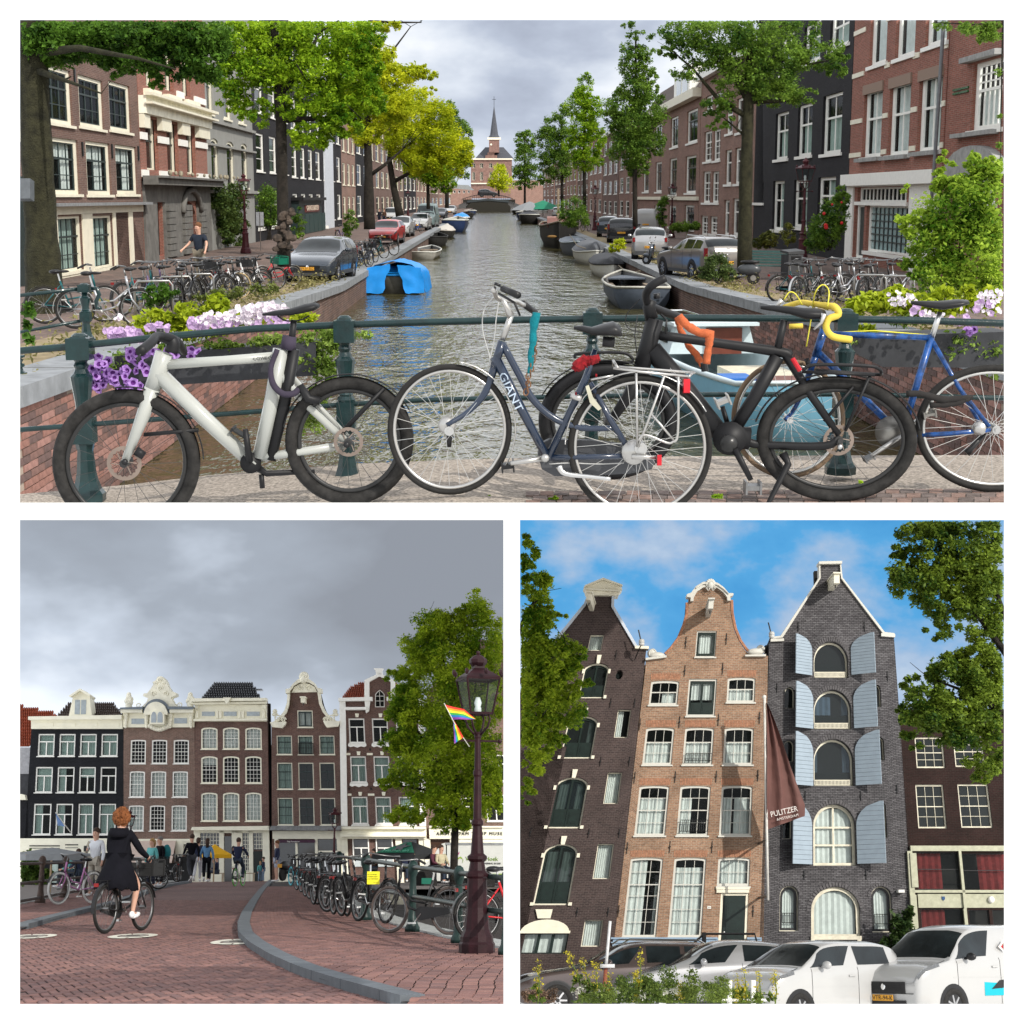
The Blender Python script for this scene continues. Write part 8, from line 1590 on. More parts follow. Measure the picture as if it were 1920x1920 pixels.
# person
P,D=og(377,560);P=S1.at(377,497,50);person('person','bearded man in a dark t-shirt holding a bicycle before the stone portal',S1.mat(S1.at(376,535,47),math.pi-.4),M('dark_navy_tshirt',(.012,.018,.03),.9),M('khaki_shorts',(.14,.12,.09),.9),M('ginger_hair',(.12,.05,.02),.8),sleeves=False,sc_=1.0,arms={1:[(.30,.05,1.2),(.38,.25,1.05)],-1:[(-.30,.05,1.2),(-.36,.22,1.02)]})
for px,py,c_,lb in((712,415,(.01,.01,.012),'person in black standing by the white van'),(721,416,(.05,.03,.02),'person in brown standing by the white van')):P,D=og(px,py+8);person('person',lb,S1.mat(P,2.5),M('dark_top' if c_[0]<.02 else 'brown_top',c_,.9),M('dark_jeans',(.02,.032,.06)),brn_h if 'brn_h' in globals()else black,det=0)
# parked bicycles
bb=M('black_frame_paint',(.014,.014,.015),.3,var=.3);bw_=M('white_frame_paint',(.38,.38,.38),.3);bt=M('teal_frame_paint',(.01,.085,.095),.35);steelh=M('worn_steel_hoop',(.28,.28,.27),.4,.8,var=.25);br=M('red_frame_paint',(.45,.015,.02),.3);bs=M('silver_frame_paint',(.35,.36,.38),.3,.5);bp=M('purple_frame_paint',(.10,.07,.16),.35);wt=M('white_tyre',(.62,.62,.60));tan=M('tan_tyre',(.32,.24,.13),.8)
pb=[(200,616,.15,bs,{},'silver bicycle with long rack nearest the left railing'),(140,606,.35,bt,dict(rack=False),'teal bicycle beside the huge trunk'),(262,590,1.1,bt,{},'teal bicycle in the left rack'),(290,582,1.3,bp,{},'purple bicycle in the left rack'),(318,577,1.2,bb,{},'black bicycle with white handlebar in the left rack'),(338,572,1.9,bs,{},'silver bicycle in the left rack before the doors'),(362,566,1.0,bb,dict(basket=black),'black crate bicycle in the left rack'),(390,572,.9,bb,dict(lady=False),'black sports bicycle in the left rack'),(415,562,.7,bb,dict(tyre=tan),'black bicycle with tan tyres in the left rack'),(440,556,1.1,bw_,dict(basket=black),'white bicycle with black crate in the left rack'),(468,550,.9,bw_,{},'white bicycle at the right of the left rack'),(492,545,.8,bb,dict(basket=M('green_crate',(.0,.10,.06),.5)),'bicycle with dark green crate'),(520,538,.6,br,dict(rack=False),'red bicycle leaning at the decorated tree'),(350,590,1.4,bb,{},'black bicycle in front of the left rack'),(640,505,.9,bw_,{},'white bicycle behind the estate car'),(655,502,1.1,bb,{},'black bicycle behind the estate car'),(668,498,.9,bs,{},'silver bicycle in the middle left cluster'),(684,500,1.2,bb,dict(basket=black),'crate bicycle in the middle left cluster'),(704,486,.8,bt,{},'teal bicycle in the middle left cluster'),(722,480,.7,bb,{},'black bicycle by the red estate car'),(652,448,1.4,bb,{},'black bicycle parked by the far left houses'),(640,450,1.2,bp,{},'purple bicycle parked by the far left houses'),(782,436,1.0,M('blue_frame_paint',(.02,.08,.3),.3),{},'blue bicycle by the water on the left bank'),(1492,566,.35,bt,{},'teal bicycle first in the right rack beside the bin'),(1520,572,.8,bb,{},'black bicycle second in the right rack'),(1548,568,.5,bw_,{},'white bicycle in the right rack'),(1580,572,.7,bs,{},'silver bicycle in the right rack'),(1612,566,.5,bb,dict(lady=False),'black sports bicycle in the right rack'),(1648,570,.7,bb,{},'black city bicycle in the right rack'),(1682,566,.6,bs,{},'silver bicycle last in the right rack'),(1098,434,1.0,bb,{},'black bicycle on the right quay behind the barge'),(1085,435,.8,bb,dict(tyre=tan),'bicycle with pale wheels on the right quay')]
pb+=[(276,584,1.5,bb,{},'black bicycle between the teal and purple ones in the left rack'),(328,580,.8,bb,{},'black bicycle low in the middle of the left rack'),(376,560,1.3,bb,{},'black bicycle behind the man in the dark t-shirt'),(402,556,1.5,bb,dict(lady=False),'black bicycle leaning right in the left rack'),(428,566,1.3,bb,{},'black bicycle beside the tan tyred one'),(453,560,.6,bb,{},'black bicycle below the white crate bicycle'),(1506,566,1.0,bb,{},'black bicycle between the teal and the second bicycle of the right rack'),(1565,564,1.1,bb,{},'black bicycle behind the white one in the right rack'),(1597,562,.9,bb,{},'black bicycle behind the silver one in the right rack'),(1630,574,1.0,bb,{},'black bicycle low in the right rack'),(676,503,1.0,bb,{},'black bicycle in the middle left cluster'),(694,494,1.2,bs,{},'silver bicycle beside the teal one in the middle left cluster')]
for i,(px,py,rz,m_,kw,lb)in enumerate(pb):
 P,D=og(px,py);bicycle('bicycle',lb,S1.mat(P,rz if i%2 else rz+math.pi*(.0 if i<2 else .0),1.0),m_,lean=random.uniform(-.08,.08),det=1 if D<40 else 0,chaincase=(i%3!=0),guard=True if i%4 else steel,**{**{'group':'bicycles parked on the quays'},**kw})
for i,(px,py,lb)in enumerate(((255,604,'steel bicycle hoop nearest the left railing'),(300,586,'steel bicycle hoop in the middle of the left rack'),(345,576,'steel bicycle hoop at the right of the left rack'),(1600,578,'steel bicycle hoop at the left of the right rack'),(1650,582,'steel bicycle hoop in the middle of the right rack'),(1705,590,'steel bicycle hoop at the right of the right rack'))):
 P,D=og(px,py);A_=S1.mat(P,.3 if px<900 else-.2);mb=MB().tube([A_@Vector(v)for v in((0,0,0),(0,0,.68),(.06,0,.76),(.64,0,.76),(.7,0,.68),(.7,0,0))],.024,8);tag(obj('bicycle_hoop',mb,steelh,smooth=True),lb,'bike rack','steel bicycle hoops')
P,D=og(1392,520);A_=S1.mat(P,-.5);t=thing('park_bench','green slatted park bench beside the mossy tree','bench',A_);gbm=M('bench_green',(.06,.13,.12),.5,var=.15)
for k in range(5):mb=MB().box((.95,-.2+k*.1,.45),(1.9,.075,.04));obj('seat_slat',mb,gbm,t,local=True)
for k in range(5):mb=MB().box((.95,.28+k*.03,.55+k*.1),(1.9,.03,.075));obj('back_slat',mb,gbm,t,local=True)
for x in(.2,1.7):mb=MB().tube([(x,-.2,0),(x,-.15,.43),(x,.22,.43),(x,.42,1.0)],.025,6);mb.tube([(x,.3,0),(x,.22,.43)],.025,6);obj('leg',mb,black,t,local=True)
P,D=og(1484,524);t=thing('litter_bin','dark grey litter bin between the bench and the lamp','bin',S1.mat(P,.4));obj('bin_body',MB().box((0,0,.45),(.62,.5,.9)),dgrey,t,local=True);mb=MB();mb.prism([Vector(v)for v in((-.34,-.27,.92),(.34,-.27,.92),(.34,-.27,1.04),(-.34,-.27,1.0))],Vector((0,.55,.06)));obj('bin_hood',mb,dgrey,t,local=True);obj('bin_opening',MB().box((0,-.255,.78),(.4,.02,.12)),black,t,local=True)
def scooter(lb,px,py,rz,m_):
 P,D=og(px,py);t=thing('scooter',lb,'scooter',S1.mat(P,rz),'motor scooters on the right quay')
 for x in(-.55,.62):A=Matrix.Translation((x,0,.22))@Matrix.Rotation(math.pi/2,4,'X');w=obj('wheel',MB().lathe([(.12,-.06),(.2,-.06),(.22,0),(.2,.06),(.12,.06)],16,A),rubber,t,local=True);obj('hub',MB().lathe([(.10,-.065),(.10,.065)],10,A),steel,w,local=True)
 mb=MB();mb.ball((-.4,0,.5),.28,12,(1.5,.6,.75));mb.hexa([(-.3,-.15,.25),(.4,-.15,.22),(.4,.15,.22),(-.3,.15,.25),(-.3,-.15,.33),(.4,-.15,.3),(.4,.15,.3),(-.3,.15,.33)]);mb.hexa([(.38,-.18,.25),(.46,-.14,.25),(.46,.14,.25),(.38,.18,.25),(.30,-.16,.9),(.40,-.12,.92),(.40,.12,.92),(.30,.16,.9)]);mb.ball((.62,0,.42),.16,10,(1.2,.5,.6));obj('body',mb,m_,t,smooth=True,local=True)
 obj('seat',MB().ball((-.42,0,.76),.2,10,(1.7,.7,.35)),black,t,smooth=True,local=True);mb=MB();mb.tube([(.62,.0,.25),(.40,0,.95)],.03,6);mb.tube([(.32,.3,1.02),(.4,.1,.98),(.4,-.1,.98),(.32,-.3,1.02)],.02,6);obj('handlebar',mb,steel,t,local=True);mb=MB();mb.ball((.46,0,.92),.08,8)
 for s in(1,-1):mb.tube([(.36,s*.22,1.0),(.34,s*.26,1.18)],.008,4);mb.ball((.34,s*.27,1.2),.06,8,(.3,1,.8))
 obj('headlamp',mb,chrome,t,smooth=True,local=True)
scooter('dark blue scooter between the silver hatchback and the grey brown estate',1236,497,2.6,navy_c);scooter('dark scooter half hidden by the potted shrub',1382,533,2.9,M('dark_scooter',(.05,.055,.06),.3))
P,D=og(489,470);t=thing('street_sign','back of a grey street sign beside the left lamp','sign',S1.mat(P));obj('pole',MB().tube([(0,0,0),(0,0,2.1)],.03,6),steel,t,local=True);obj('panel',MB().box((0,0,1.75),(.42,.03,.75)),M('sign_back_grey',(.25,.26,.28),.5),t,local=True)
mb=MB().box(S1.at(47,356,34.2),(.30,.3,.42));tag(obj('nest_box',mb,M('slate_box',(.09,.10,.11),.7)),'dark box fixed to the huge left trunk','box')
mb=MB()
for i in range(26):mb.ball(S1.at(533+random.uniform(-16,16),random.uniform(395,470),49.6),random.uniform(.05,.12),6,(random.uniform(.6,1.6),.6,random.uniform(.6,1.6)))
tag(obj('trunk_decorations',mb,M('old_trinkets',(.05,.037,.028),.8,var=.9,scale=6)),'cluster of old shoes and trinkets tied around the decorated trunk','decoration')
# boats
def boat(name,lb,px,py,L_,B_,H_,hull,inside,rz=0,cover=None,trim=None,bow='far',seats=True,sheer=.25,cat='boat',group='boats moored in the canal'):
 """px,py: middle of the near end at the waterline"""
 P,D=ow(px,py);t=thing(name,lb,cat,S1.mat(P,rz),group);n=12
 def sec(i):
  u=i/n;v=u if bow=='far' else 1-u;w=B_/2*(1-max(0,(v-.45)/.55)**2.2)*(.86+.14*min(1,v/.25));z=H_*(1+sheer*(2*v-1)**2*(1 if v>.5 else .3));return L_*u,max(w,.02),z
 mb=MB();S_=[sec(i)for i in range(n+1)]
 for y,w,z in S_:mb.v+=[Vector((x,y,zz))for x,zz in((-w,z),(-w*.96,z*.45),(-w*.72,-.1),(w*.72,-.1),(w*.96,z*.45),(w,z))]
 for i in range(n):
  for j in range(5):a=i*6+j;mb.f.append((a,a+1,a+7,a+6))
 mb.f+=[tuple(range(5,-1,-1)),tuple(n*6+j for j in range(6))];obj('hull',mb,hull,t,smooth=True,local=True)
 tr=trim or white;mb=MB();mb.tube([(-w,y,z)for y,w,z in S_]+[(w,y,z)for y,w,z in reversed(S_)],.05 if B_<2.6 else .08,6,closed=True);obj('gunwale',mb,tr,t,smooth=True,local=True)
 if cover:
  mb=MB();m_=8
  for i,(y,w,z)in enumerate(S_):
   for j in range(m_+1):q=-1+2*j/m_;mb.v.append(Vector((q*w*1.03,y,z+.02+(.28 if 0<i<n else .02)*(1-q*q)**.7*cover[1]+random.uniform(0,.05))))
  mb.f=[(i*(m_+1)+j,i*(m_+1)+j+1,(i+1)*(m_+1)+j+1,(i+1)*(m_+1)+j)for i in range(n)for j in range(m_)];obj('cover',mb,cover[0],t,smooth=True,local=True)
 else:
  mb=MB();
  for y,w,z in S_:mb.v+=[Vector((-w*.92,y,z)),Vector((-w*.8,y,z*.35)),Vector((w*.8,y,z*.35)),Vector((w*.92,y,z))]
  mb.f=[(i*4+j,i*4+j+1,i*4+j+5,i*4+j+4)for i in range(n)for j in range(3)];obj('inner_hull',mb,inside,t,local=True)
  if seats:
   for u in(.2,.5,.75):y,w,z=sec(u*n);obj('thwart',MB().box((0,y,z*.72),(w*1.7,L_*.07,.05)),wood,t,local=True)
 return t
gh=M('grey_hull_paint',(.07,.085,.11),.5,var=.15);whl=M('white_hull',(.5,.5,.46),.5,var=.1);dkh=M('black_hull_tar',(.02,.019,.018),.6,var=.4);blh=M('navy_hull',(.02,.035,.09),.4);bge=M('beige_cover',(.45,.42,.38),.8,var=.1);bkc=M('black_cover',(.03,.032,.038),.7,var=.2);tarp=M('blue_tarpaulin',(.01,.22,.62),.45,var=.12,scale=2,bmp=.3);ins=M('grey_boat_inside',(.13,.13,.13),.7,var=.2)
t=boat('boat','small boat wrapped in a bright blue tarpaulin at the left quay',740,551,7,2.0,.7,M('grey_stern',(.10,.10,.09),.6),ins,cover=(tarp,1.2),trim=tarp)
mb=MB()
def crease(p):return p+Vector((noise.noise(p*2.3)*.10,noise.noise(p*2.9+Vector((5,0,0)))*.08,noise.noise(p*3.1)*.07))
for sg in(1,-1):
 pr=[(0,1.36),(.4,1.27),(.75,1.18),(.98,1.02),(1.12,.86),(1.18,.55),(1.22,.3),(1.26,.04)];nI=22;o=len(mb.v)
 for i in range(nI):y=-.3+i*.27;mb.v+=[crease(Vector((sg*x,y,z-.02*i*.3)))for x,z in pr]
 mb.f+=[(o+i*8+j,o+i*8+j+1,o+i*8+j+9,o+i*8+j+8)for i in range(nI-1)for j in range(7)]
 o=len(mb.v);n_=7
 for i in range(n_+1):
  v=i/n_
  for j in range(6):u=j/5;x0_=.12+.36*v;x1_=1.08+.18*v;mb.v.append(crease(Vector((sg*(x0_+(x1_-x0_)*u),-.34-.12*v,1.22-.12*u*(1-v)-1.15*v))))
 mb.f+=[(o+i*6+j,o+i*6+j+1,o+i*6+j+7,o+i*6+j+6)for i in range(n_)for j in range(5)]
obj('tarpaulin',mb,tarp,t,smooth=True,local=True)
boat('boat','open grey rowing boat behind the blue tarpaulin boat',792,487,12,1.9,.45,M('pale_grey_hull',(.30,.29,.26),.6),ins,trim=whl);boat('boat','dark open sloop at the left quay',812,463,10,2.0,.75,dkh,dkh,trim=dkh);boat('boat','boat under a beige cover beside the navy launch',832,447,10,1.9,.7,dkh,ins,cover=(bge,1.5),trim=bge);boat('boat','navy blue launch with white rail at the left quay',850,436,16,3.0,1.3,blh,whl,trim=whl,seats=False);boat('boat','small boat with blue cover beyond the navy launch',863,418,12,2.6,.8,dkh,ins,cover=(tarp,2));boat('boat','dark boat near the far bridge on the left',872,410,14,3.0,.9,dkh,dkh,trim=dkh);boat('boat','blue boat near the far bridge on the left',880,403,14,3.0,.9,blh,ins,trim=whl)
t=boat('barge','old dark sailing barge with rounded bow at the right quay',1048,467,22,3.1,1.6,dkh,M('rust_deck',(.14,.06,.05),.7,var=.3),rz=-.02,bow='near',trim=M('barge_rail',(.16,.13,.10),.7),seats=False,sheer=.3,cat='barge');obj('deck_cabin',MB().box((0,11,1.9),(1.8,8,.8)),M('pink_tarp',(.30,.16,.14),.7),t,local=True);obj('hatch',MB().box((-.2,5,1.75),(1.4,3,.35)),M('rust_deck',(.14,.06,.05)),t,local=True);mb=MB();mb.ball((-.55,-.06,.95),.22,8,(1.8,.3,.5));obj('name_carving',mb,M('old_gold',(.20,.11,.03),.6),t,smooth=True,local=True);obj('mast',MB().tube([(0,8,1.5),(0,9,4.6)],.1,6),wood,t,local=True)
boat('boat','pale blue grey sloop just behind the covered boats',1083,481,12,1.9,.8,gh,gh,bow='near',cover=(gh,.8),trim=M('pale_blue_rim',(.30,.36,.40),.5));boat('boat','boat with crumpled grey cover over a white hull',1118,499,10,2.2,.7,whl,ins,bow='near',cover=(M('slate_cover',(.09,.095,.105),.7),1.8),trim=whl);boat('boat','boat with smooth black cover in front of the crumpled one',1150,524,9,1.7,.6,whl,ins,bow='near',cover=(bkc,1.2),trim=bkc)
t=boat('boat','open blue grey sloop with wooden floor beside the black e-bike handlebar',1205,580,11,2.25,.72,gh,ins,trim=M('cream_rim',(.42,.41,.36),.6),seats=False);obj('foredeck',MB().box((0,9.3,.68),(1.6,2.4,.06)),gh,t,local=True);obj('wooden_floor',MB().box((0,4.5,.3),(1.5,7,.05)),wood,t,local=True);obj('side_bench',MB().box((-.78,4.5,.5),(.35,6.5,.05)),wood,t,local=True);obj('side_bench',MB().box((.78,4.5,.5),(.35,6.5,.05)),wood,t,local=True);obj('engine_box',MB().box((.2,3.2,.45),(.9,1.2,.35)),M('brown_box',(.10,.06,.045),.7),t,local=True)
lb_=M('light_blue_hull',(.16,.36,.48),.4,var=.05);lw_=M('pale_blue_white_cabin',(.50,.58,.60),.4,var=.04)
t=boat('cabin_cruiser','light blue cabin cruiser under the railing with mahogany panel',1480,838,11,2.1,.95,lb_,lw_,rz=.10,trim=lw_,seats=False)
mb=MB();mb.hexa([(-.85,5.6,.95),(.85,5.6,.95),(.72,8.4,1.0),(-.72,8.4,1.0),(-.7,5.6,1.5),(.7,5.6,1.5),(.55,7.4,1.5),(-.55,7.4,1.5)]);obj('cabin',mb,lw_,t,local=True);obj('cabin_roof',MB().box((0,6.4,1.53),(1.65,2.2,.06)),lw_,t,local=True);obj('mahogany_panel',MB().box((.2,5.55,1.2),(.7,.04,.5)),M('mahogany',(.14,.04,.025),.4),t,local=True);obj('cabin_window',MB().box((-.80,6.6,1.27),(.03,1.0,.3)),glass_d,t,local=True);obj('foredeck',MB().box((0,8.6,.98),(1.0,3.2,.05)),lw_,t,local=True)
obj('bow_rail',MB().tube([(-.75,7.5,1.0),(-.8,8,1.35),(-.4,10.4,1.45),(.4,10.4,1.45),(.8,8,1.35),(.75,7.5,1.0)],.02,6),chrome,t,local=True);obj('cockpit_seat',MB().box((.3,3.2,.75),(1.1,1.8,.25)),M('cream_vinyl',(.55,.5,.38),.5),t,local=True);obj('crate',MB().box((-.35,2.2,.7),(.5,.8,.4)),M('blue_crate',(.02,.12,.4),.5),t,local=True);obj('motor_cover',MB().box((.1,.9,.75),(.7,.7,.5)),M('mahogany',(.14,.04,.025)),t,local=True)
for px,py,m_,lb in((972,402,dkh,'dark boat far along the right bank'),(985,413,blh,'navy boat at the far right bank'),(993,420,dkh,'black boat with windscreen near the barge'),(1012,409,whl,'white boat beside the parasol boat')):boat('boat',lb,px,py,14,3.2,1.3,m_,ins,trim=whl,cover=(bkc,1.5)if m_ is dkh else None)
for a_,b_,D0,D1,lb in(((1262,548),(1292,560),62,57,'orange mooring rope of the open blue grey sloop'),((1068,440),(1098,466),95,88,'dark mooring rope of the barge'),((1160,498),(1200,508),72,66,'pale mooring rope of the covered boats')):P,Q=S1.at(*a_,D0),S1.at(*b_,D1);tag(obj('mooring_rope',MB().tube([P,P.lerp(Q,.5)-S1.u*.25,Q],.025,5),M('orange_rope',(.45,.15,.04),.8)if 'orange' in lb else M('old_rope',(.2,.17,.12),.9),smooth=True),lb,'rope')
for px,py,c_,lb in((993,400,'grey_canvas','grey parasol over a moored boat'),(1018,398,'green_canvas','green parasol beside the grey one over a moored boat')):mb=MB().lathe([(3.2,0),(1.8,.7),(.1,1.3)],8,S1.mat(S1.at(px,py-6,250)));t_=tag(obj('parasol',mb,M(c_,(.20,.21,.22)if c_=='grey_canvas' else(.012,.16,.09),.85)),lb,'parasol');obj('pole',MB().tube([S1.at(px,py-6,250),S1.at(px,py+8,250)],.06,5),wood,t_)
# bridge: deck, railing, planters
dk_m=M('granite_deck',(.30,.26,.22),.95,var=.65,scale=55,bmp=.6);hx=lambda px,py,D:S1.at(px,py,D).dot(S1.u)
bx=[(20,928,hx(100,1006,7.7)),(237,909,hx(237,1003,7.7)),(400,890,hx(450,974,7.7)),(655,870,hx(655,947,7.7)),(850,862,hx(843,928,7.55)-.01),(1000,858,hx(1000,948,7.55)),(1200,856,hx(1200,974,7.55)),(1569,854,hx(1569,942,7.95)),(1900,853,hx(1862,923,8.07))]
def hdk(px):
 for(a,_,ha),(b,_,hb)in zip(bx,bx[1:]):
  if px<=b:return ha+(hb-ha)*(px-a)/(b-a)
 return bx[-1][2]
mb=MB()
for x,yb,hh in bx:P=S1.gnd(x,yb,hh);mb.v+=[P-S1.u*.4,P,S1.gnd(x,940,hh),S1.gnd(x,1060,hh)]
mb.f=[(i*4+j,i*4+j+1,i*4+j+5,i*4+j+4)for i in range(len(bx)-1)for j in range(3)];brd=struct('bridge_deck',mb,dk_m)
gmm=M('joint_grass',(.08,.12,.02),.9)
k=0
for r in range(3):
 x=985+(r%2)*14
 while x<1890:
  y0=921+r*8.2+((1450-x)*.006);wpx=27+r;mb=MB();P=[S1.gnd(q,w,hdk(x))for q,w in((x+1,y0+7.4),(x+wpx-1,y0+7.4),(x+wpx-1,y0),(x+1,y0))];mb.hexa([p-S1.u*.03 for p in P]+[p+S1.u*.008 for p in P]);obj('brick',mb,[M('grey_clinker',(.17,.13,.115),.9,var=.4,scale=20),M('brown_clinker',(.20,.13,.105),.9,var=.4,scale=20),M('dark_clinker',(.12,.095,.085),.9,var=.4,scale=20)][(k*7+r*2)%3],brd);k+=1;x+=wpx
foliage('joint_weeds',pxblobs(S1,7.7,[(1036,934,14,3),(910,932,12,2),(1350,931,14,2),(700,925,10,2),(1620,905,10,2)]),500,.02,Mleaf('fresh_green_leaf',(0,0,0),(0,0,0)),brd,kind='stuff')
gr=M('bridge_green_gloss',(.005,.021,.022),.25,var=.3,scale=14,bmp=.15,coat=.25);Dr=8.6
t=thing('bridge_railing','glossy dark green bridge railing with turned cast iron posts','railing',S1.at(960,860,Dr))
def rpost(x,yt,yb,k=1.0,D=Dr,par=None):
 A=S1.mat(S1.at(x,yb,D));c=D/FPX;H_=(yb-yt)*c;mb=MB()
 def z(f):return(1-f)*H_
 mb.lathe([(r*c*k,z(f))for r,f in((30,1),(30,.955),(24,.93),(19,.88),(16,.83),(13,.70),(16,.655))],8,A)
 mb.lathe([(r*c*k,z(f))for r,f in((17,.5),(18,.485),(13,.465),(14,.455),(12,.44),(13,.40),(18,.28),(19,.255),(13,.235),(10,.21),(13,.19),(10,.17),(14,.15))],14,A)
 o=mb.v;R_=(A.to_3x3());
 mb.box(A@Vector((0,0,z(.575))),(34*c*k,34*c*k,.155*H_),R_);mb.box(A@Vector((0,0,z(.09))),(38*c*k,38*c*k,.125*H_),R_);mb.box(A@Vector((0,0,z(.025))),(30*c*k,30*c*k,.012*H_),R_,.8);mb.lathe([(14*c*k,z(.03)),(13*c*k,z(.012)),(8*c*k,z(0))],12,A)
 return obj('post',mb,gr,par,smooth=False)
for x,a,b,k in((165,620,938,1.15),(652,588,912,1),(1108,574,895,.95),(1575,576,888,1)):rpost(x,a,b,k,par=t)
def pxline(pts,r,D,nm,m_,par,n=10):mb=MB();pxtube(mb,S1,D,[(x,y,r)for x,y in pts],n);return obj(nm,mb,m_,par,smooth=True)
pxline([(20,659),(130,650),(300,632),(480,616),(640,609),(800,604),(960,600),(1108,598),(1300,596),(1575,598),(1730,601),(1900,607)],7,Dr,'top_rail',gr,t);pxline([(20,807),(165,796),(400,778),(652,758),(800,750),(960,746),(1108,743),(1300,740),(1575,739),(1900,747)],5,Dr,'lower_rail',gr,t)
t2=thing('bridge_railing','second green railing section turning away at the left edge','railing',S1.at(120,640,14));rpost(134*0+163,532,640,.55,14,t2);pxline([(20,556),(160,540)],3.6,14,'top_rail',gr,t2);pxline([(20,626),(160,600)],3,14,'lower_rail',gr,t2);pxline([(172,541),(182,541),(186,552),(180,565),(182,578),(190,577)],4,14,'scroll_bracket',gr,t2);rpost(36,665,700,.5,12,t2)
lime=Mleaf('lime_leaf',(.20,.28,.01),(.55,.62,.04),.4);ivy_=Mleaf('variegated_ivy',(.07,.15,.01),(.34,.46,.10),.35);pet=Mleaf('petunia_petal',(.26,.12,.42),(.50,.30,.66),.25);petl=Mleaf('pale_petunia_petal',(.42,.26,.50),(.66,.50,.70),.25);wfl1=Mleaf('white_verbena',(.60,.52,.60),(.85,.80,.84),.25);eye=M('petunia_throat',(.08,.01,.14),.7)
def petunia_me(m_):
 mb=MB();n=10;mb.v=[Vector((0,0,-.35))];
 for i in range(n):a=2*math.pi*i/n;r=1 if i%2==0 else .86;mb.v.append(Vector((.45*math.cos(a),.45*math.sin(a),0)))
 for i in range(n):a=2*math.pi*i/n;r=1 if i%2==0 else .84;mb.v.append(Vector((r*math.cos(a),r*math.sin(a),.12+(.1 if i%2 else 0))))
 mb.f=[(0,1+i,1+(i+1)%n)for i in range(n)]+[(1+i,11+i,11+(i+1)%n,1+(i+1)%n)for i in range(n)];me=bpy.data.meshes.new('petunia');me.from_pydata([tuple(p)for p in mb.v],[],mb.f);me.materials.append(m_);me.materials.append(eye)
 for i in range(n):me.polygons[i].material_index=1 if m_ is pet else 0
 return me
pm_={0:petunia_me(pet),1:petunia_me(petl),2:petunia_me(wfl1)}
def flowerbox(lb,boxpts,Db,leaves,flowers,par_d=Dr+.1):
 t=thing('flower_box',lb,'flower box',S1.at(boxpts[0][0],boxpts[0][1],Db));mb=MB();P=[S1.at(x,y,Db)for x,y in boxpts];mb.prism(P,S1.f*.28);obj('planter',mb,M('dark_planter',(.030,.032,.036),.6,var=.3,scale=8),t)
 for m_,blobs,n,lf in leaves:foliage('foliage',pxblobs(S1,Db+.05,blobs,22),n,lf*Db/FPX,m_,t,clump=.45,nclump=n//14,shell=.2,kind='stuff',flat=.2)
 inv=WM[t.name].inverted()
 for kind,r,blobs in flowers:
  for(x,y,rx,ry,n)in blobs:
   for _ in range(n):
    a=random.uniform(0,6.28);q=math.sqrt(random.random());P=S1.at(x+rx*q*math.cos(a),y+ry*q*math.sin(a),Db-.12-random.random()*.1);s=r*Db/FPX*random.uniform(.8,1.15)
    dirv=(-S1.f+Vector((random.gauss(0,.5),0,random.gauss(.15,.5)))).normalized();Mx=Matrix.Translation(P)@dirv.to_track_quat('Z','Y').to_matrix().to_4x4()@Matrix.Rotation(random.random()*3,4,'Z')@Matrix.Scale(s,4)
    o=bpy.data.objects.new('flower',pm_[kind]);COL.objects.link(o);o.parent=t;o.matrix_basis=inv@Mx;WM[o.name]=Mx;reg(o)
 return t
flowerbox('left railing flower box with purple petunias and white verbena',[(215,668),(592,642),(592,704),(327,722),(215,735)],8.85,[(lime,[(290,600,40,16),(345,590,36,22),(400,585,30,20),(360,625,60,14),(270,620,24,14),(300,585,20,12),(410,565,20,14),(560,600,30,14),(470,600,40,14)],2400,15),(ivy_,[(240,680,50,22),(200,700,30,18),(330,655,60,12),(420,650,60,10),(590,640,36,30),(610,690,26,34),(580,670,26,30),(630,640,22,30),(600,740,20,30),(585,790,26,24),(680,628,16,6),(500,640,40,14)],5200,10)],[(0,9.5,[(180,706,22,28,26),(215,700,26,20,14),(240,722,30,10,9),(248,665,10,14,7),(190,675,14,12,8),(275,660,22,10,8),(330,660,50,12,10),(262,690,16,14,5)]),(1,8,[(240,628,30,12,22),(210,622,14,8,8),(300,618,30,10,12),(385,605,34,10,16),(510,605,40,12,16),(440,612,40,8,10)]),(2,5.5,[(400,600,34,14,60),(460,590,40,16,80),(500,580,40,12,60),(300,640,60,8,14),(230,595,14,6,4)])])
flowerbox('right railing flower box with lime leaves, pale flowers and ivy',[(1582,632),(1890,622),(1890,690),(1655,688),(1582,650)],8.85,[(lime,[(1640,570,44,20),(1700,575,60,22),(1770,570,50,22),(1840,565,50,22),(1600,580,20,16),(1680,545,20,12),(1790,545,30,10),(1620,620,26,10)],2800,15),(ivy_,[(1800,640,40,22),(1850,650,40,30),(1780,660,26,18),(1870,690,20,20),(1700,600,50,8),(1600,640,16,10)],2400,11)],[(0,9.5,[(1810,622,10,8,2),(1825,618,12,10,2)]),(1,7.5,[(1730,580,30,10,6),(1850,575,30,14,9),(1800,600,40,8,5)]),(2,4.5,[(1690,560,30,14,30),(1860,555,26,12,34),(1740,590,30,8,16),(1840,580,40,10,16)])])
foliage('hanging_leaves',pxblobs(S1,13,[(45,585,20,16),(50,608,16,10),(48,635,10,10)]),160,.10,lA,kind='stuff')
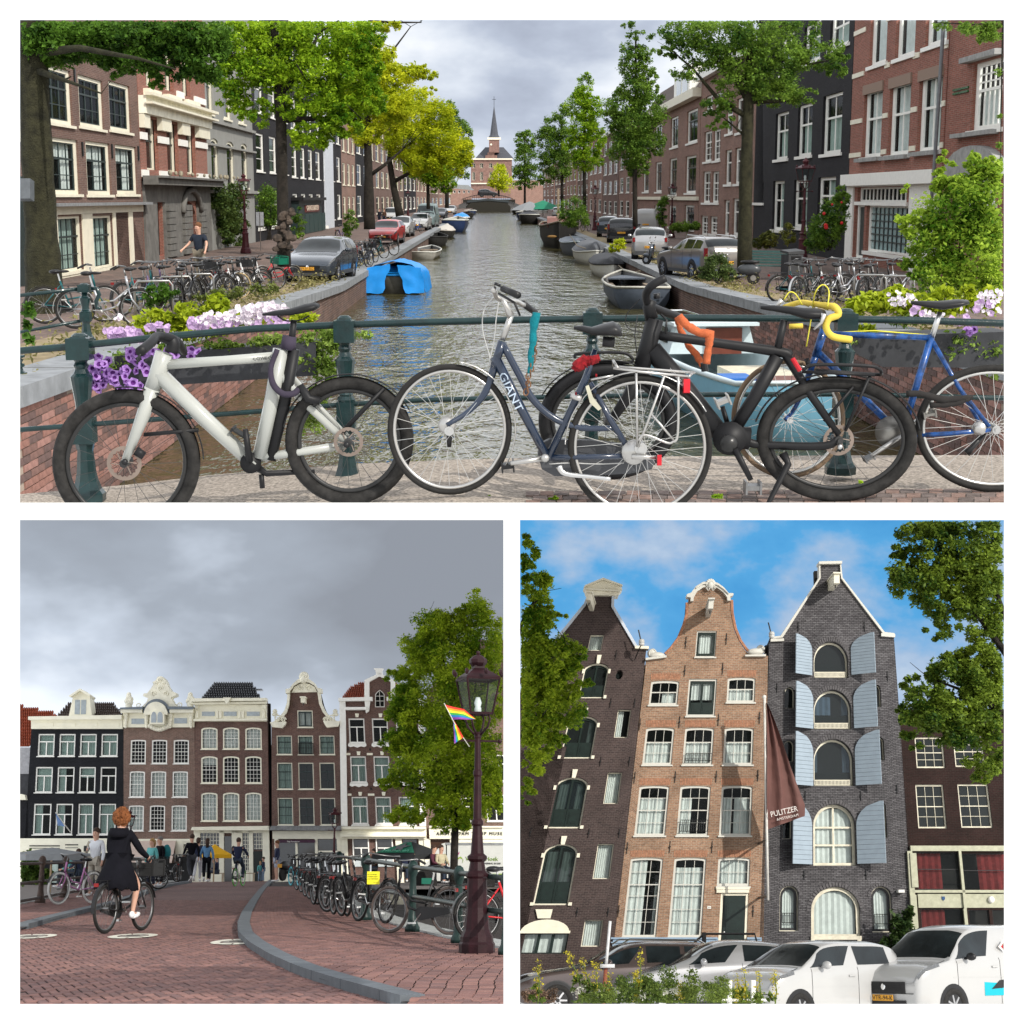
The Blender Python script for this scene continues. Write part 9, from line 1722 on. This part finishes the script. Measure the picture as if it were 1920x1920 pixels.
# the four bicycles at the railing
def bikeset(lb,x,D,name='bicycle'):
 t=thing(name,lb,'bicycle',S1.at(x,940,D));
 def T(nm,pts,m_,n=10,par=None,dd=0,sm=True):
  mb=MB();P=[];R=[];pts=[tuple(p)+(0,)*(4-len(p))for p in pts]
  if len(pts)>3:
   X_=list(range(len(pts)));C_=[[q[j]for q in pts]for j in range(4)];pts=[tuple(cr(X_,C_[j],i/4)for j in range(4))for i in range(4*(len(X_)-1)+1)]
  for p in pts:P.append(S1.at(p[0],p[1],D-dd-p[3]));R.append(max(p[2],.5)*D/FPX)
  mb.tube(P,R,n);return obj(nm,mb,m_,par or t,smooth=sm)
 def WH(cx,cy,rx,ry,tw,tm,rm,spm,nsp=28,hub=7,rimw=None,dd=0,disc=None):
  k=D/FPX
  def el(fx,n=72):return[S1.at(cx+(rx-fx)*math.cos(2*math.pi*i/n),cy-(ry-fx)*math.sin(2*math.pi*i/n),D-dd)for i in range(n)]
  w=obj('wheel',MB().tube(el(tw),tw*k,10,closed=True),tm,t,smooth=True);rw=rimw or tw*.4
  obj('rim',MB().tube(el(tw*2+rw*.6),rw*k,8,closed=True),rm,w,smooth=True)
  mb=MB()
  for i in range(nsp):
   a=2*math.pi*i/nsp;b=a+(.9 if i%2 else-.9);off=.03 if i%4<2 else-.03;q=S1.at(cx+hub*math.cos(b),cy-hub*math.sin(b),D-dd-off);mb.tube([q,S1.at(cx+(rx-tw*2-rw)*math.cos(a),cy-(ry-tw*2-rw)*math.sin(a),D-dd)],.55*k,4,cap=False)
  obj('spokes',mb,spm,w);c=S1.at(cx,cy,D-dd);mb=MB();mb.tube([c-S1.f*.06,c+S1.f*.06],[hub*k,hub*k],14);mb.tube([c-S1.f*.075,c+S1.f*.075],[hub*k*.5]*2,10);obj('hub',mb,spm,w,smooth=False)
  if disc:
   mb=MB();n=36;r0,r1=disc[0]*k,disc[0]*.72*k;o=[];ux,uz=S1.r,S1.u
   for i in range(n):a=2*math.pi*i/n;d_=ux*math.cos(a)+uz*math.sin(a);o+=[c+d_*r0-S1.f*.045,c+d_*(r1 if i%2 else r1*1.12)-S1.f*.045]
   mb.add(o,[(2*i,2*((i+1)%n),2*((i+1)%n)+1,2*i+1)for i in range(n)])
   for i in range(6):a=i*math.pi/3;d_=ux*math.cos(a)+uz*math.sin(a);e_=ux*math.cos(a+.5)+uz*math.sin(a+.5);mb.tube([c+e_*hub*k*.8-S1.f*.045,c+d_*r1-S1.f*.045],1.3*k,4)
   obj('brake_disc',mb,M('bronze_disc',(.24,.19,.16),.4,.6),w)
  return w
 def FEN(cx,cy,rx,ry,a0,a1,m_,wd=.03,dd=0,th=2.2):
  k=D/FPX;mb=MB();n=26;rows=[]
  for i in range(n+1):
   a=math.radians(a0+(a1-a0)*i/n);
   for off,e in((wd,-th*.5),(wd*.6,th*.4),(-wd*.6,th*.4),(-wd,-th*.5),(-wd*.6,-th*.8),(wd*.6,-th*.8)):rows.append(S1.at(cx+(rx+e)*math.cos(a),cy-(ry+e)*math.sin(a),D-dd-off))
  mb.add(rows,[(i*6+j,i*6+(j+1)%6,(i+1)*6+(j+1)%6,(i+1)*6+j)for i in range(n)for j in range(6)]+[tuple(range(6)),tuple(n*6+j for j in range(5,-1,-1))]);return obj('mudguard',mb,m_,t,smooth=True)
 def SAD(pts,m_,wd=.07,dd=0):
  """pts: (x, ytop, half thickness px, half width m)"""
  mb=MB();n=10;rows=[]
  for x,y,h_,w_ in pts:
   for j in range(n):a=2*math.pi*j/n;rows.append(S1.at(x,y-h_*math.sin(a)*(1 if math.sin(a)>0 else .7),D-dd)+S1.f*(w_*math.cos(a)))
  mb.add(rows,[(i*n+j,i*n+(j+1)%n,(i+1)*n+(j+1)%n,(i+1)*n+j)for i in range(len(pts)-1)for j in range(n)]+[tuple(range(n-1,-1,-1)),tuple((len(pts)-1)*n+j for j in range(n))]);return obj('saddle',mb,m_,t,smooth=True)
 def PED(x,y,w_,h_,ang,m_=black):A=S1.mat(S1.at(x,y,D))@Matrix.Rotation(-ang,4,'Y');k=D/FPX;mb=MB();R_=A.to_3x3();q=A.translation;mb.box(q,(w_*k,.09,h_*k*.35),R_);mb.box(q+R_@Vector((-w_*k*.45,0,0)),(w_*k*.12,.1,h_*k),R_);mb.box(q+R_@Vector((w_*k*.45,0,0)),(w_*k*.12,.1,h_*k),R_);return obj('pedal',mb,m_,t)
 return t,T,WH,FEN,SAD,PED
mblk=M('matt_black',(.009,.009,.010),.5,var=.15,scale=10,spec=.25);rimb=M('black_rim',(.02,.02,.02),.4);spd=M('dark_spoke',(.06,.06,.06),.4,.6);pearl=M('pearl_grey_paint',(.34,.35,.325),.28,var=.03,coat=.6);dtyre=M('dusty_tyre',(.020,.019,.018),.8,var=.6,scale=18,bmp=.2,spec=.2)
t,T,WH,FEN,SAD,PED=bikeset('pearl white e-bike with fat black tyres at the left of the railing',440,7.7)
WH(237,866,139,137,12.5,dtyre,rimb,spd,24,8,disc=(33,));WH(655,826,121,121,12,dtyre,rimb,spd,24,8,disc=(28,));FEN(237,866,145,141,100,2,mblk);FEN(655,826,127,125,168,25,mblk)
T('frame',[(308,662,17),(296,700,16),(286,728,15)],pearl);T('top_tube',[(302,684,10),(420,676,9),(530,668,10)],pearl);T('down_tube',[(296,700,16),(385,786,15),(478,872,14)],pearl);T('seat_tube',[(527,655,15),(508,760,14),(487,858,14)],pearl);T('battery',[(552,655,11),(535,750,11),(508,862,10)],mblk);T('chain_stay',[(480,859,9),(560,848,8),(648,834,8)],pearl);T('seat_stay',[(524,700,8),(570,755,7),(652,830,7,.03)],pearl);T('seat_stay',[(550,710,6,-.05),(605,770,5,-.05),(655,822,5,-.05)],pearl)
T('fork',[(286,728,15),(268,780,13),(234,866,7,.06)],pearl);T('axle_nut',[(234,866,6,.06),(234,866,6,.09)],black);T('axle_nut',[(650,834,6,.04),(650,834,6,.09)],black)
T('stem',[(322,660,14),(324,640,12),(300,632,9),(290,640,9)],mblk);T('handlebar',[(345,660,7,-.15),(330,638,8,-.02),(296,630,8,.08),(284,642,9,.2),(262,660,9,.32)],mblk);T('phone_mount',[(300,616,7),(300,628,7)],black);T('brake_lever',[(268,652,3,.3),(256,682,2,.33)],black);T('seat_post',[(545,655,7),(551,600,6)],mblk);T('seat_collar',[(540,655,15),(543,630,13)],M('purple_chain_sleeve',(.035,.028,.045),.9,var=.3));SAD([(493,590,3,.02),(515,588,6,.03),(545,586,8,.05),(570,580,10,.07),(590,576,9,.075),(598,574,4,.05)],mblk);T('saddle_rail',[(520,592,1.5),(535,601,1.5),(560,601,1.5),(580,592,1.5)],black)
T('crank',[(468,866,7,.05),(460,805,5,.06)],mblk);PED(450,812,34,8,-.6);T('belt_guard',[(470,868,20,.02),(470,868,20,.035)],mblk,20);T('crank',[(482,876,8),(500,888,6),(590,884,4)],mblk);T('kickstand',[(490,890,5),(492,915,5)],mblk);T('mudguard_stay',[(270,815,4,.02),(372,806,4,.02)],mblk);T('mudguard_stay',[(640,812,5,.03),(720,728,4,.03)],mblk);T('brake_caliper',[(255,845,9,.05),(270,855,8,.05)],mblk)
sl=M('purple_chain_sleeve',(.035,.028,.045));ck=T('chain_lock',[(520,655,5,.05),(508,690,5,.06),(512,720,6,.06),(530,738,6,.06),(550,738,6,.06),(562,728,6,.05)],sl);T('frame_lock',[(562,722,7,.05),(578,748,9,.05),(600,752,8,.05)],mblk)
text('lettering','COWBOY.',9*7.7/FPX,S1.at(476,675,7.7)-S1.f*.03,Rcols(Vector((1,0,.06)),S1.u),black,t,ex=.0005)
navyp=M('navy_frame_paint',(.012,.022,.045),.22,var=.1,coat=.7);alu=M('polished_alu',(.46,.45,.43),.3,.85,var=.08)
t,T,WH,FEN,SAD,PED=bikeset('navy blue city bicycle with silver rack and red cloth in the middle',1020,7.55)
WH(843,805,117,123,5.5,rubber,alu,steel,32,9,rimw=3.6);WH(1200,838,136,136,6,rubber,alu,steel,32,12,rimw=3.6);FEN(843,805,124,128,82,-38,alu);FEN(1200,838,141,141,178,28,alu)
T('frame',[(942,640,9),(926,690,8)],navyp);T('down_tube',[(928,668,10),(975,762,9),(1026,858,8)],navyp);T('step_through_tube',[(944,648,7),(975,706,7),(1000,750,7),(1040,785,6.5),(1090,802,6),(1155,803,5)],navyp);T('seat_tube',[(1116,655,5),(1098,710,7),(1027,860,7.5)],navyp);T('seat_stay',[(1106,718,6),(1145,788,6),(1184,850,6,.03)],navyp);T('chain_stay',[(1030,858,6),(1100,857,5.5),(1180,855,5.5,.03)],navyp);T('fork',[(926,690,8),(910,735,7),(880,770,5.5),(838,797,4.5,.05)],navyp)
T('stem',[(942,638,6),(958,592,5.5)],alu);T('stem_extension',[(958,592,8),(948,572,5),(940,558,5)],alu);T('handlebar',[(925,541,5.5,.1),(935,560,5),(965,565,5,-.05),(982,572,4.5,-.15)],alu);T('grip',[(943,541,6.5,.12),(972,554,6.5,.22)],black);T('grip',[(980,569,6.5,-.18),(1003,585,6.5,-.28)],black);T('bell',[(932,536,7,.1),(934,531,6,.1)],black);T('brake_lever',[(935,550,2.5,.12),(965,568,2.5,.2),(975,592,2,.2)],black)
for pts in([(930,552,1.1),(908,580,1.1),(905,620,1.1),(918,668,1.1),(920,690,1.1)],[(936,560,1.1),(930,600,1.1),(926,640,1.1),(915,690,1.1)],[(1030,870,1.2),(1070,868,1.2),(1120,870,1.2),(1170,868,1.2)]):T('cable',pts,M('white_cable',(.4,.4,.39),.4),5)
SAD([(1076,615,4,.02),(1092,617,7,.03),(1110,622,9,.05),(1130,620,13,.09),(1150,618,16,.11),(1163,622,12,.09),(1165,626,5,.05)],black);T('saddle_spring',[(1130,640,10),(1152,642,10)],black)
T('crank',[(1022,859,6,.05),(957,869,4.5,.07)],alu);PED(952,873,24,22,.1);T('crank_bolt',[(1022,859,8,.06),(1022,859,8,.09)],alu)
mb=MB();D_=7.62;P=[S1.at(x,y,D_)for x,y in((1008,850),(1014,832),(1030,824),(1110,826),(1180,836),(1215,850),(1228,866),(1222,880),(1180,888),(1090,893),(1040,893),(1016,880))];mb.prism(P,S1.f*.05);obj('chain_case',mb,M('grey_chain_case',(.06,.063,.07),.4),t)
for pts in([(1150,690,2.6,.07),(1200,697,2.6,.07),(1292,706,2.6,.07)],[(1150,686,2.6,-.07),(1150,676,2.6),(1158,690,2.6,.07)],[(1292,706,2.6,.07),(1297,700,2.6),(1290,698,2.6,-.07),(1160,688,2.6,-.07)],[(1193,700,2.4,.08),(1195,838,2.4,.08)],[(1246,704,2.4,.08),(1215,790,2.4,.08),(1196,838,2.4,.08)],[(1272,706,2.4,.08),(1271,812,2.4,.08),(1262,828,2.4,.08),(1250,830,2.4,.08),(1220,818,2.4,.08),(1205,816,2.4,.08),(1197,826,2.4,.08)],[(1221,776,2.2,.08),(1264,826,2.2,.08)],[(1108,712,2,.05),(1150,704,2,.06)]):T('rack_tube',pts,alu,8)
obj('rear_light',MB().box(S1.at(1287,724,7.5),(.03,.05,.065)),M('red_reflector',(.45,.01,.02),.2),t);obj('reflector',MB().box(S1.at(1236,863,7.45),(.02,.04,.05)),M('red_reflector',(.45,.01,.02)),t);T('hub_brake',[(838,797,17,.02),(838,797,17,.04)],alu,20);T('hub_gear',[(1188,848,24,.03),(1188,848,22,.05)],alu,24);T('torque_arm',[(1184,856,5,.08),(1230,858,4,.08)],alu);T('kickstand',[(1048,874,7,.05),(1060,888,5,.06),(1110,894,4,.07),(1145,898,4,.08)],steel);T('wheel_lock',[(1070,742,6,.04),(1090,748,6,.05)],alu);T('hub_dynamo',[(842,808,8),(842,838,4)],black);mb=MB();mb.prism([S1.at(x,y,7.5)for x,y in((1098,725),(1104,722),(1112,745),(1128,766),(1122,770),(1106,755))],S1.f*.02);obj('skirt_guard',mb,M('cream_guard',(.45,.44,.34),.5),t)
text('lettering','GIANT',21*7.55/FPX,S1.at(934,700,7.55)-S1.f*.035,Rcols(Vector((.44,0,-.9)),Vector((.9,0,.44))),M('letter_pale_blue',(.35,.42,.5),.4),t,ex=.0005,sx=1.25)
def soft(nm,lb,pts,D,m_,cat,jig=0):
 mb=MB();P=[];R=[]
 L_=[]
 for a,b in zip(pts,pts[1:]):
  for k in range(5):u=k/5;L_.append(tuple(a[i]+(b[i]-a[i])*u for i in range(3)))
 L_.append(pts[-1])
 for p in L_:P.append(S1.at(p[0]+random.uniform(-jig,jig),p[1],D));R.append(p[2]*D/FPX*random.uniform(.85,1.15))
 mb.tube(P,R,10);return tag(obj(nm,mb,m_,smooth=True),lb,cat)
tl=soft('chain_lock','teal cloth covered chain hanging from the navy bicycle grip',[(1005,586,9),(1001,620,7),(997,660,6),(993,700,4)],7.35,M('teal_sleeve',(.0,.14,.17),.85,var=.3,scale=30,bmp=.6),'lock',1.2)
mb=MB();
for i in range(13):
 x,y=1003-i*1.4+random.uniform(-2,2),645+i*7.5;k=7.35/FPX;A=S1.mat(S1.at(x,y,7.35))@Matrix.Rotation(i*1.57,4,'Z')@Matrix.Rotation(.2,4,'Y');mb.tube([A@Vector((4.5*k*math.cos(a),0,7*k*math.sin(a)))for a in[q*math.pi/4 for q in range(8)]],1.5*k,5,closed=True)
obj('rusty_links',mb,M('rusty_chain',(.16,.08,.04),.7,.3,var=.5,scale=60),tl)
rc=M('red_printed_cloth',(.40,.012,.02),.8,var=.6,scale=50,bmp=1,dist=.03)
o=soft('red_cloth','crumpled red printed cloth tied under the black saddle',[(1075,694,5),(1083,688,11),(1096,677,12),(1110,676,9),(1124,670,6)],7.42,rc,'cloth',2.5)
for pts in([(1098,685,10),(1112,697,9),(1118,704,3)],[(1090,690,8),(1096,712,7),(1088,728,9),(1080,738,3)]):
 mb=MB();L_=[(pts[int(k/3)][i]+(pts[min(int(k/3)+1,len(pts)-1)][i]-pts[int(k/3)][i])*(k%3)/3 for i in range(3))for k in range(3*len(pts)-2)];L_=[tuple(q)for q in L_];mb.tube([S1.at(x+random.uniform(-2,2),y,7.4)for x,y,r in L_],[r*7.4/FPX*random.uniform(.7,1.2)for x,y,r in L_],9);obj('cloth_end',mb,rc,o,smooth=True)
t,T,WH,FEN,SAD,PED=bikeset('matt black e-bike with rear rack behind the navy bicycle',1380,7.95)
WH(1140,790,131,110,12,mblk,rimb,spd,24,8);WH(1569,823,151,118,11.5,dtyre,rimb,spd,24,8,disc=(29,));FEN(1569,823,158,124,165,8,mblk,th=3);FEN(1140,790,137,115,155,60,mblk)
T('frame',[(1228,598,17),(1215,650,17),(1203,690,16)],mblk);T('fork',[(1203,690,14),(1180,740,12),(1145,790,8,.05)],mblk);T('top_tube',[(1232,628,9),(1350,644,9),(1462,660,10),(1482,668,9)],mblk);T('down_tube',[(1222,655,19),(1290,735,18),(1352,815,17)],mblk);T('seat_tube',[(1458,668,14),(1415,745,13),(1372,812,13)],mblk);T('seat_stay',[(1474,666,9),(1520,740,8),(1572,815,7,.04)],mblk);T('chain_stay',[(1400,828,9),(1430,834,8),(1545,836,8,.04),(1575,818,7,.04)],mblk);T('motor',[(1368,822,32,-.06),(1368,822,32,.06)],mblk,18);T('motor_cover',[(1366,832,17,.06),(1366,832,16,.075)],M('satin_black',(.02,.02,.02),.3),20);T('motor_housing',[(1345,815,20),(1405,822,22)],mblk);T('axle',[(1575,838,5,.05),(1575,838,5,.09)],steel)
T('stem',[(1222,598,13),(1216,575,12),(1222,562,11)],mblk);T('handlebar',[(1248,521,7.5,.1),(1224,534,8,.1),(1212,550,8,.06),(1216,570,8),(1240,583,8,-.1),(1275,595,8,-.25)],mblk);T('display',[(1231,550,7),(1232,560,6)],black);T('saddle_post',[(1456,665,8),(1470,600,7)],mblk);SAD([(1426,577,4,.02),(1450,579,7,.03),(1480,583,9,.05),(1510,590,13,.08),(1535,590,12,.09),(1545,586,5,.06)],mblk)
T('crank',[(1378,842,7,.07),(1408,900,5,.09)],mblk);PED(1411,913,30,24,0,steel_d);T('crank',[(1366,800,5,-.07),(1354,762,5,-.09)],mblk);PED(1355,752,26,20,.4,M('steel_pedal',(.35,.34,.32),.4,.8));T('kickstand',[(1468,850,9,.04),(1478,870,7,.06),(1440,945,4.5,.12)],mblk)
for pts in([(1504,695,3.2,.06),(1528,684,3.2,.06),(1625,686,3.2,.06),(1648,692,3.2,.04),(1652,699,3.2),(1640,702,3.2,-.06),(1530,694,3,-.06)],[(1504,697,3,.06),(1640,703,3,.06)],[(1632,702,3.2,.05),(1585,808,3,.06)],[(1600,725,3,.03),(1545,790,3,.03)]):T('rack_tube',pts,mblk,8)
T('front_rack',[(1078,672,3),(1085,663,3),(1160,661,3),(1182,668,3),(1178,680,3),(1090,676,3)],mblk,8);obj('rear_light',MB().tube([S1.at(1486,672,7.85),S1.at(1500,695,7.85)],.012,8),M('red_reflector',(.45,.01,.02)),t)
for pts in([(1200,560,1),(1175,590,1),(1178,615,1),(1215,626,1)],[(1195,592,1),(1190,630,1),(1196,680,1)],[(1240,590,2,.05),(1250,600,2,.1),(1248,626,2,.1)]):T('cable',pts,black,5)
text('lettering','VELORETTI',6.5*7.95/FPX,S1.at(1252,690,7.95)-S1.f*.06,Rcols(Vector((.64,0,-.77)),Vector((.77,0,.64))),M('letter_grey',(.45,.45,.45)),t,ex=.0005)
soft('chain_lock','orange fabric lock looped over the black e-bike top tube',[(1272,592,7),(1290,612,8),(1312,624,8),(1332,626,8),(1329,650,7),(1324,682,7)],7.7,M('orange_sleeve',(.42,.10,.035),.85,var=.2,scale=30,bmp=.5),'lock',.8);o=soft('chain_lock','lower strand of the orange fabric lock behind the top tube',[(1270,595,6),(1276,618,6),(1290,648,6),(1306,665,7),(1317,685,7)],8.02,MATS['orange_sleeve'],'lock',.8);obj('lock_end',MB().tube([S1.at(1320,680,7.8),S1.at(1322,696,7.8)],.018,8),black,o)
bl=M('bright_blue_paint',(.006,.045,.17),.35,var=.9,scale=22,coat=.3);yl=M('yellow_bar_tape',(.58,.44,.06),.7,var=.08);blw=M('pale_rim',(.5,.5,.48),.3,.7)
t,T,WH,FEN,SAD,PED=bikeset('blue racing bicycle with yellow drop handlebar behind the black e-bike',1700,8.07)
WH(1478,785,107,112,4.5,M('tan_sidewall',(.16,.11,.07),.8),blw,steel,30,6,rimw=3);WH(1862,803,146,120,6.5,rubber,blw,steel,32,8,rimw=3.2)
T('frame',[(1545,618,8),(1529,668,8)],bl);T('top_tube',[(1543,626,6),(1745,633,6)],bl);T('down_tube',[(1533,660,7),(1690,816,7)],bl);T('seat_tube',[(1746,632,7),(1690,816,7)],bl);T('fork',[(1529,668,7),(1510,720,6),(1490,765,4.5),(1473,787,4,.05)],bl);T('seat_stay',[(1748,640,5),(1800,730,4.5),(1855,800,4,.05)],bl);T('seat_stay',[(1748,640,4,-.05),(1835,790,4,-.05)],bl);T('chain_stay',[(1690,818,5),(1780,813,4.5),(1858,806,4,.05)],bl);T('seat_post',[(1747,632,5.5),(1763,585,5)],steel);SAD([(1709,568,4,.02),(1735,571,7,.03),(1765,574,10,.06),(1795,570,9,.08),(1812,567,5,.06)],black)
T('handlebar',[(1470,576,5,-.2),(1500,567,5,-.1),(1520,569,5),(1548,573,6,.1),(1566,576,6.5,.17),(1572,590,6.5,.18),(1554,598,6.5,.18),(1549,615,6.5,.18),(1562,631,6.5,.17),(1596,637,6.5,.15)],yl);T('bar_end',[(1480,612,5,-.2),(1505,611,5,-.2)],yl);T('stem',[(1545,618,5),(1540,590,5),(1520,572,5)],steel);T('brake_hood',[(1545,588,6,.2),(1540,605,3,.2),(1526,618,2,.2)],alu);T('brake_hood',[(1466,562,5,-.2),(1455,576,3,-.2)],alu)
for pts in([(1552,575,1.3,.15),(1554,545,1.3,.1),(1542,534,1.3,.1),(1528,550,1.3,.1),(1522,590,1.3),(1512,650,1.3)],[(1470,562,1.3),(1480,548,1.3),(1492,552,1.3),(1504,572,1.3)],[(1545,624,1.2),(1640,620,1.2),(1740,628,1.2)]):T('cable',pts,M('yellow_cable',(.6,.55,.05),.5),5)
T('chainring',[(1671,810,30,.03),(1671,810,30,.04)],M('worn_steel',(.25,.24,.22),.4,.8),28);T('crank',[(1690,817,5,.06),(1634,855,4,.07)],alu);PED(1628,858,18,12,.5,steel_d);T('crank',[(1690,815,5,-.06),(1730,778,4,-.07)],alu);PED(1740,776,24,14,.2,M('worn_steel',(.25,.24,.22)));T('derailleur',[(1845,812,6),(1822,840,5),(1812,850,8)],black);T('cassette',[(1836,803,14,.03),(1836,803,12,.05)],alu,16);T('caliper',[(1512,672,5,.04),(1518,690,4,.05)],black)
soft('strap_lock','black fabric lock strapped round the blue bicycle seat tube',[(1700,738,6),(1725,738,6),(1770,750,7),(1822,745,5),(1790,757,6),(1745,760,6)],7.95,M('black_sleeve',(.02,.018,.017),.9,var=.3),'lock',1)
clip_all()
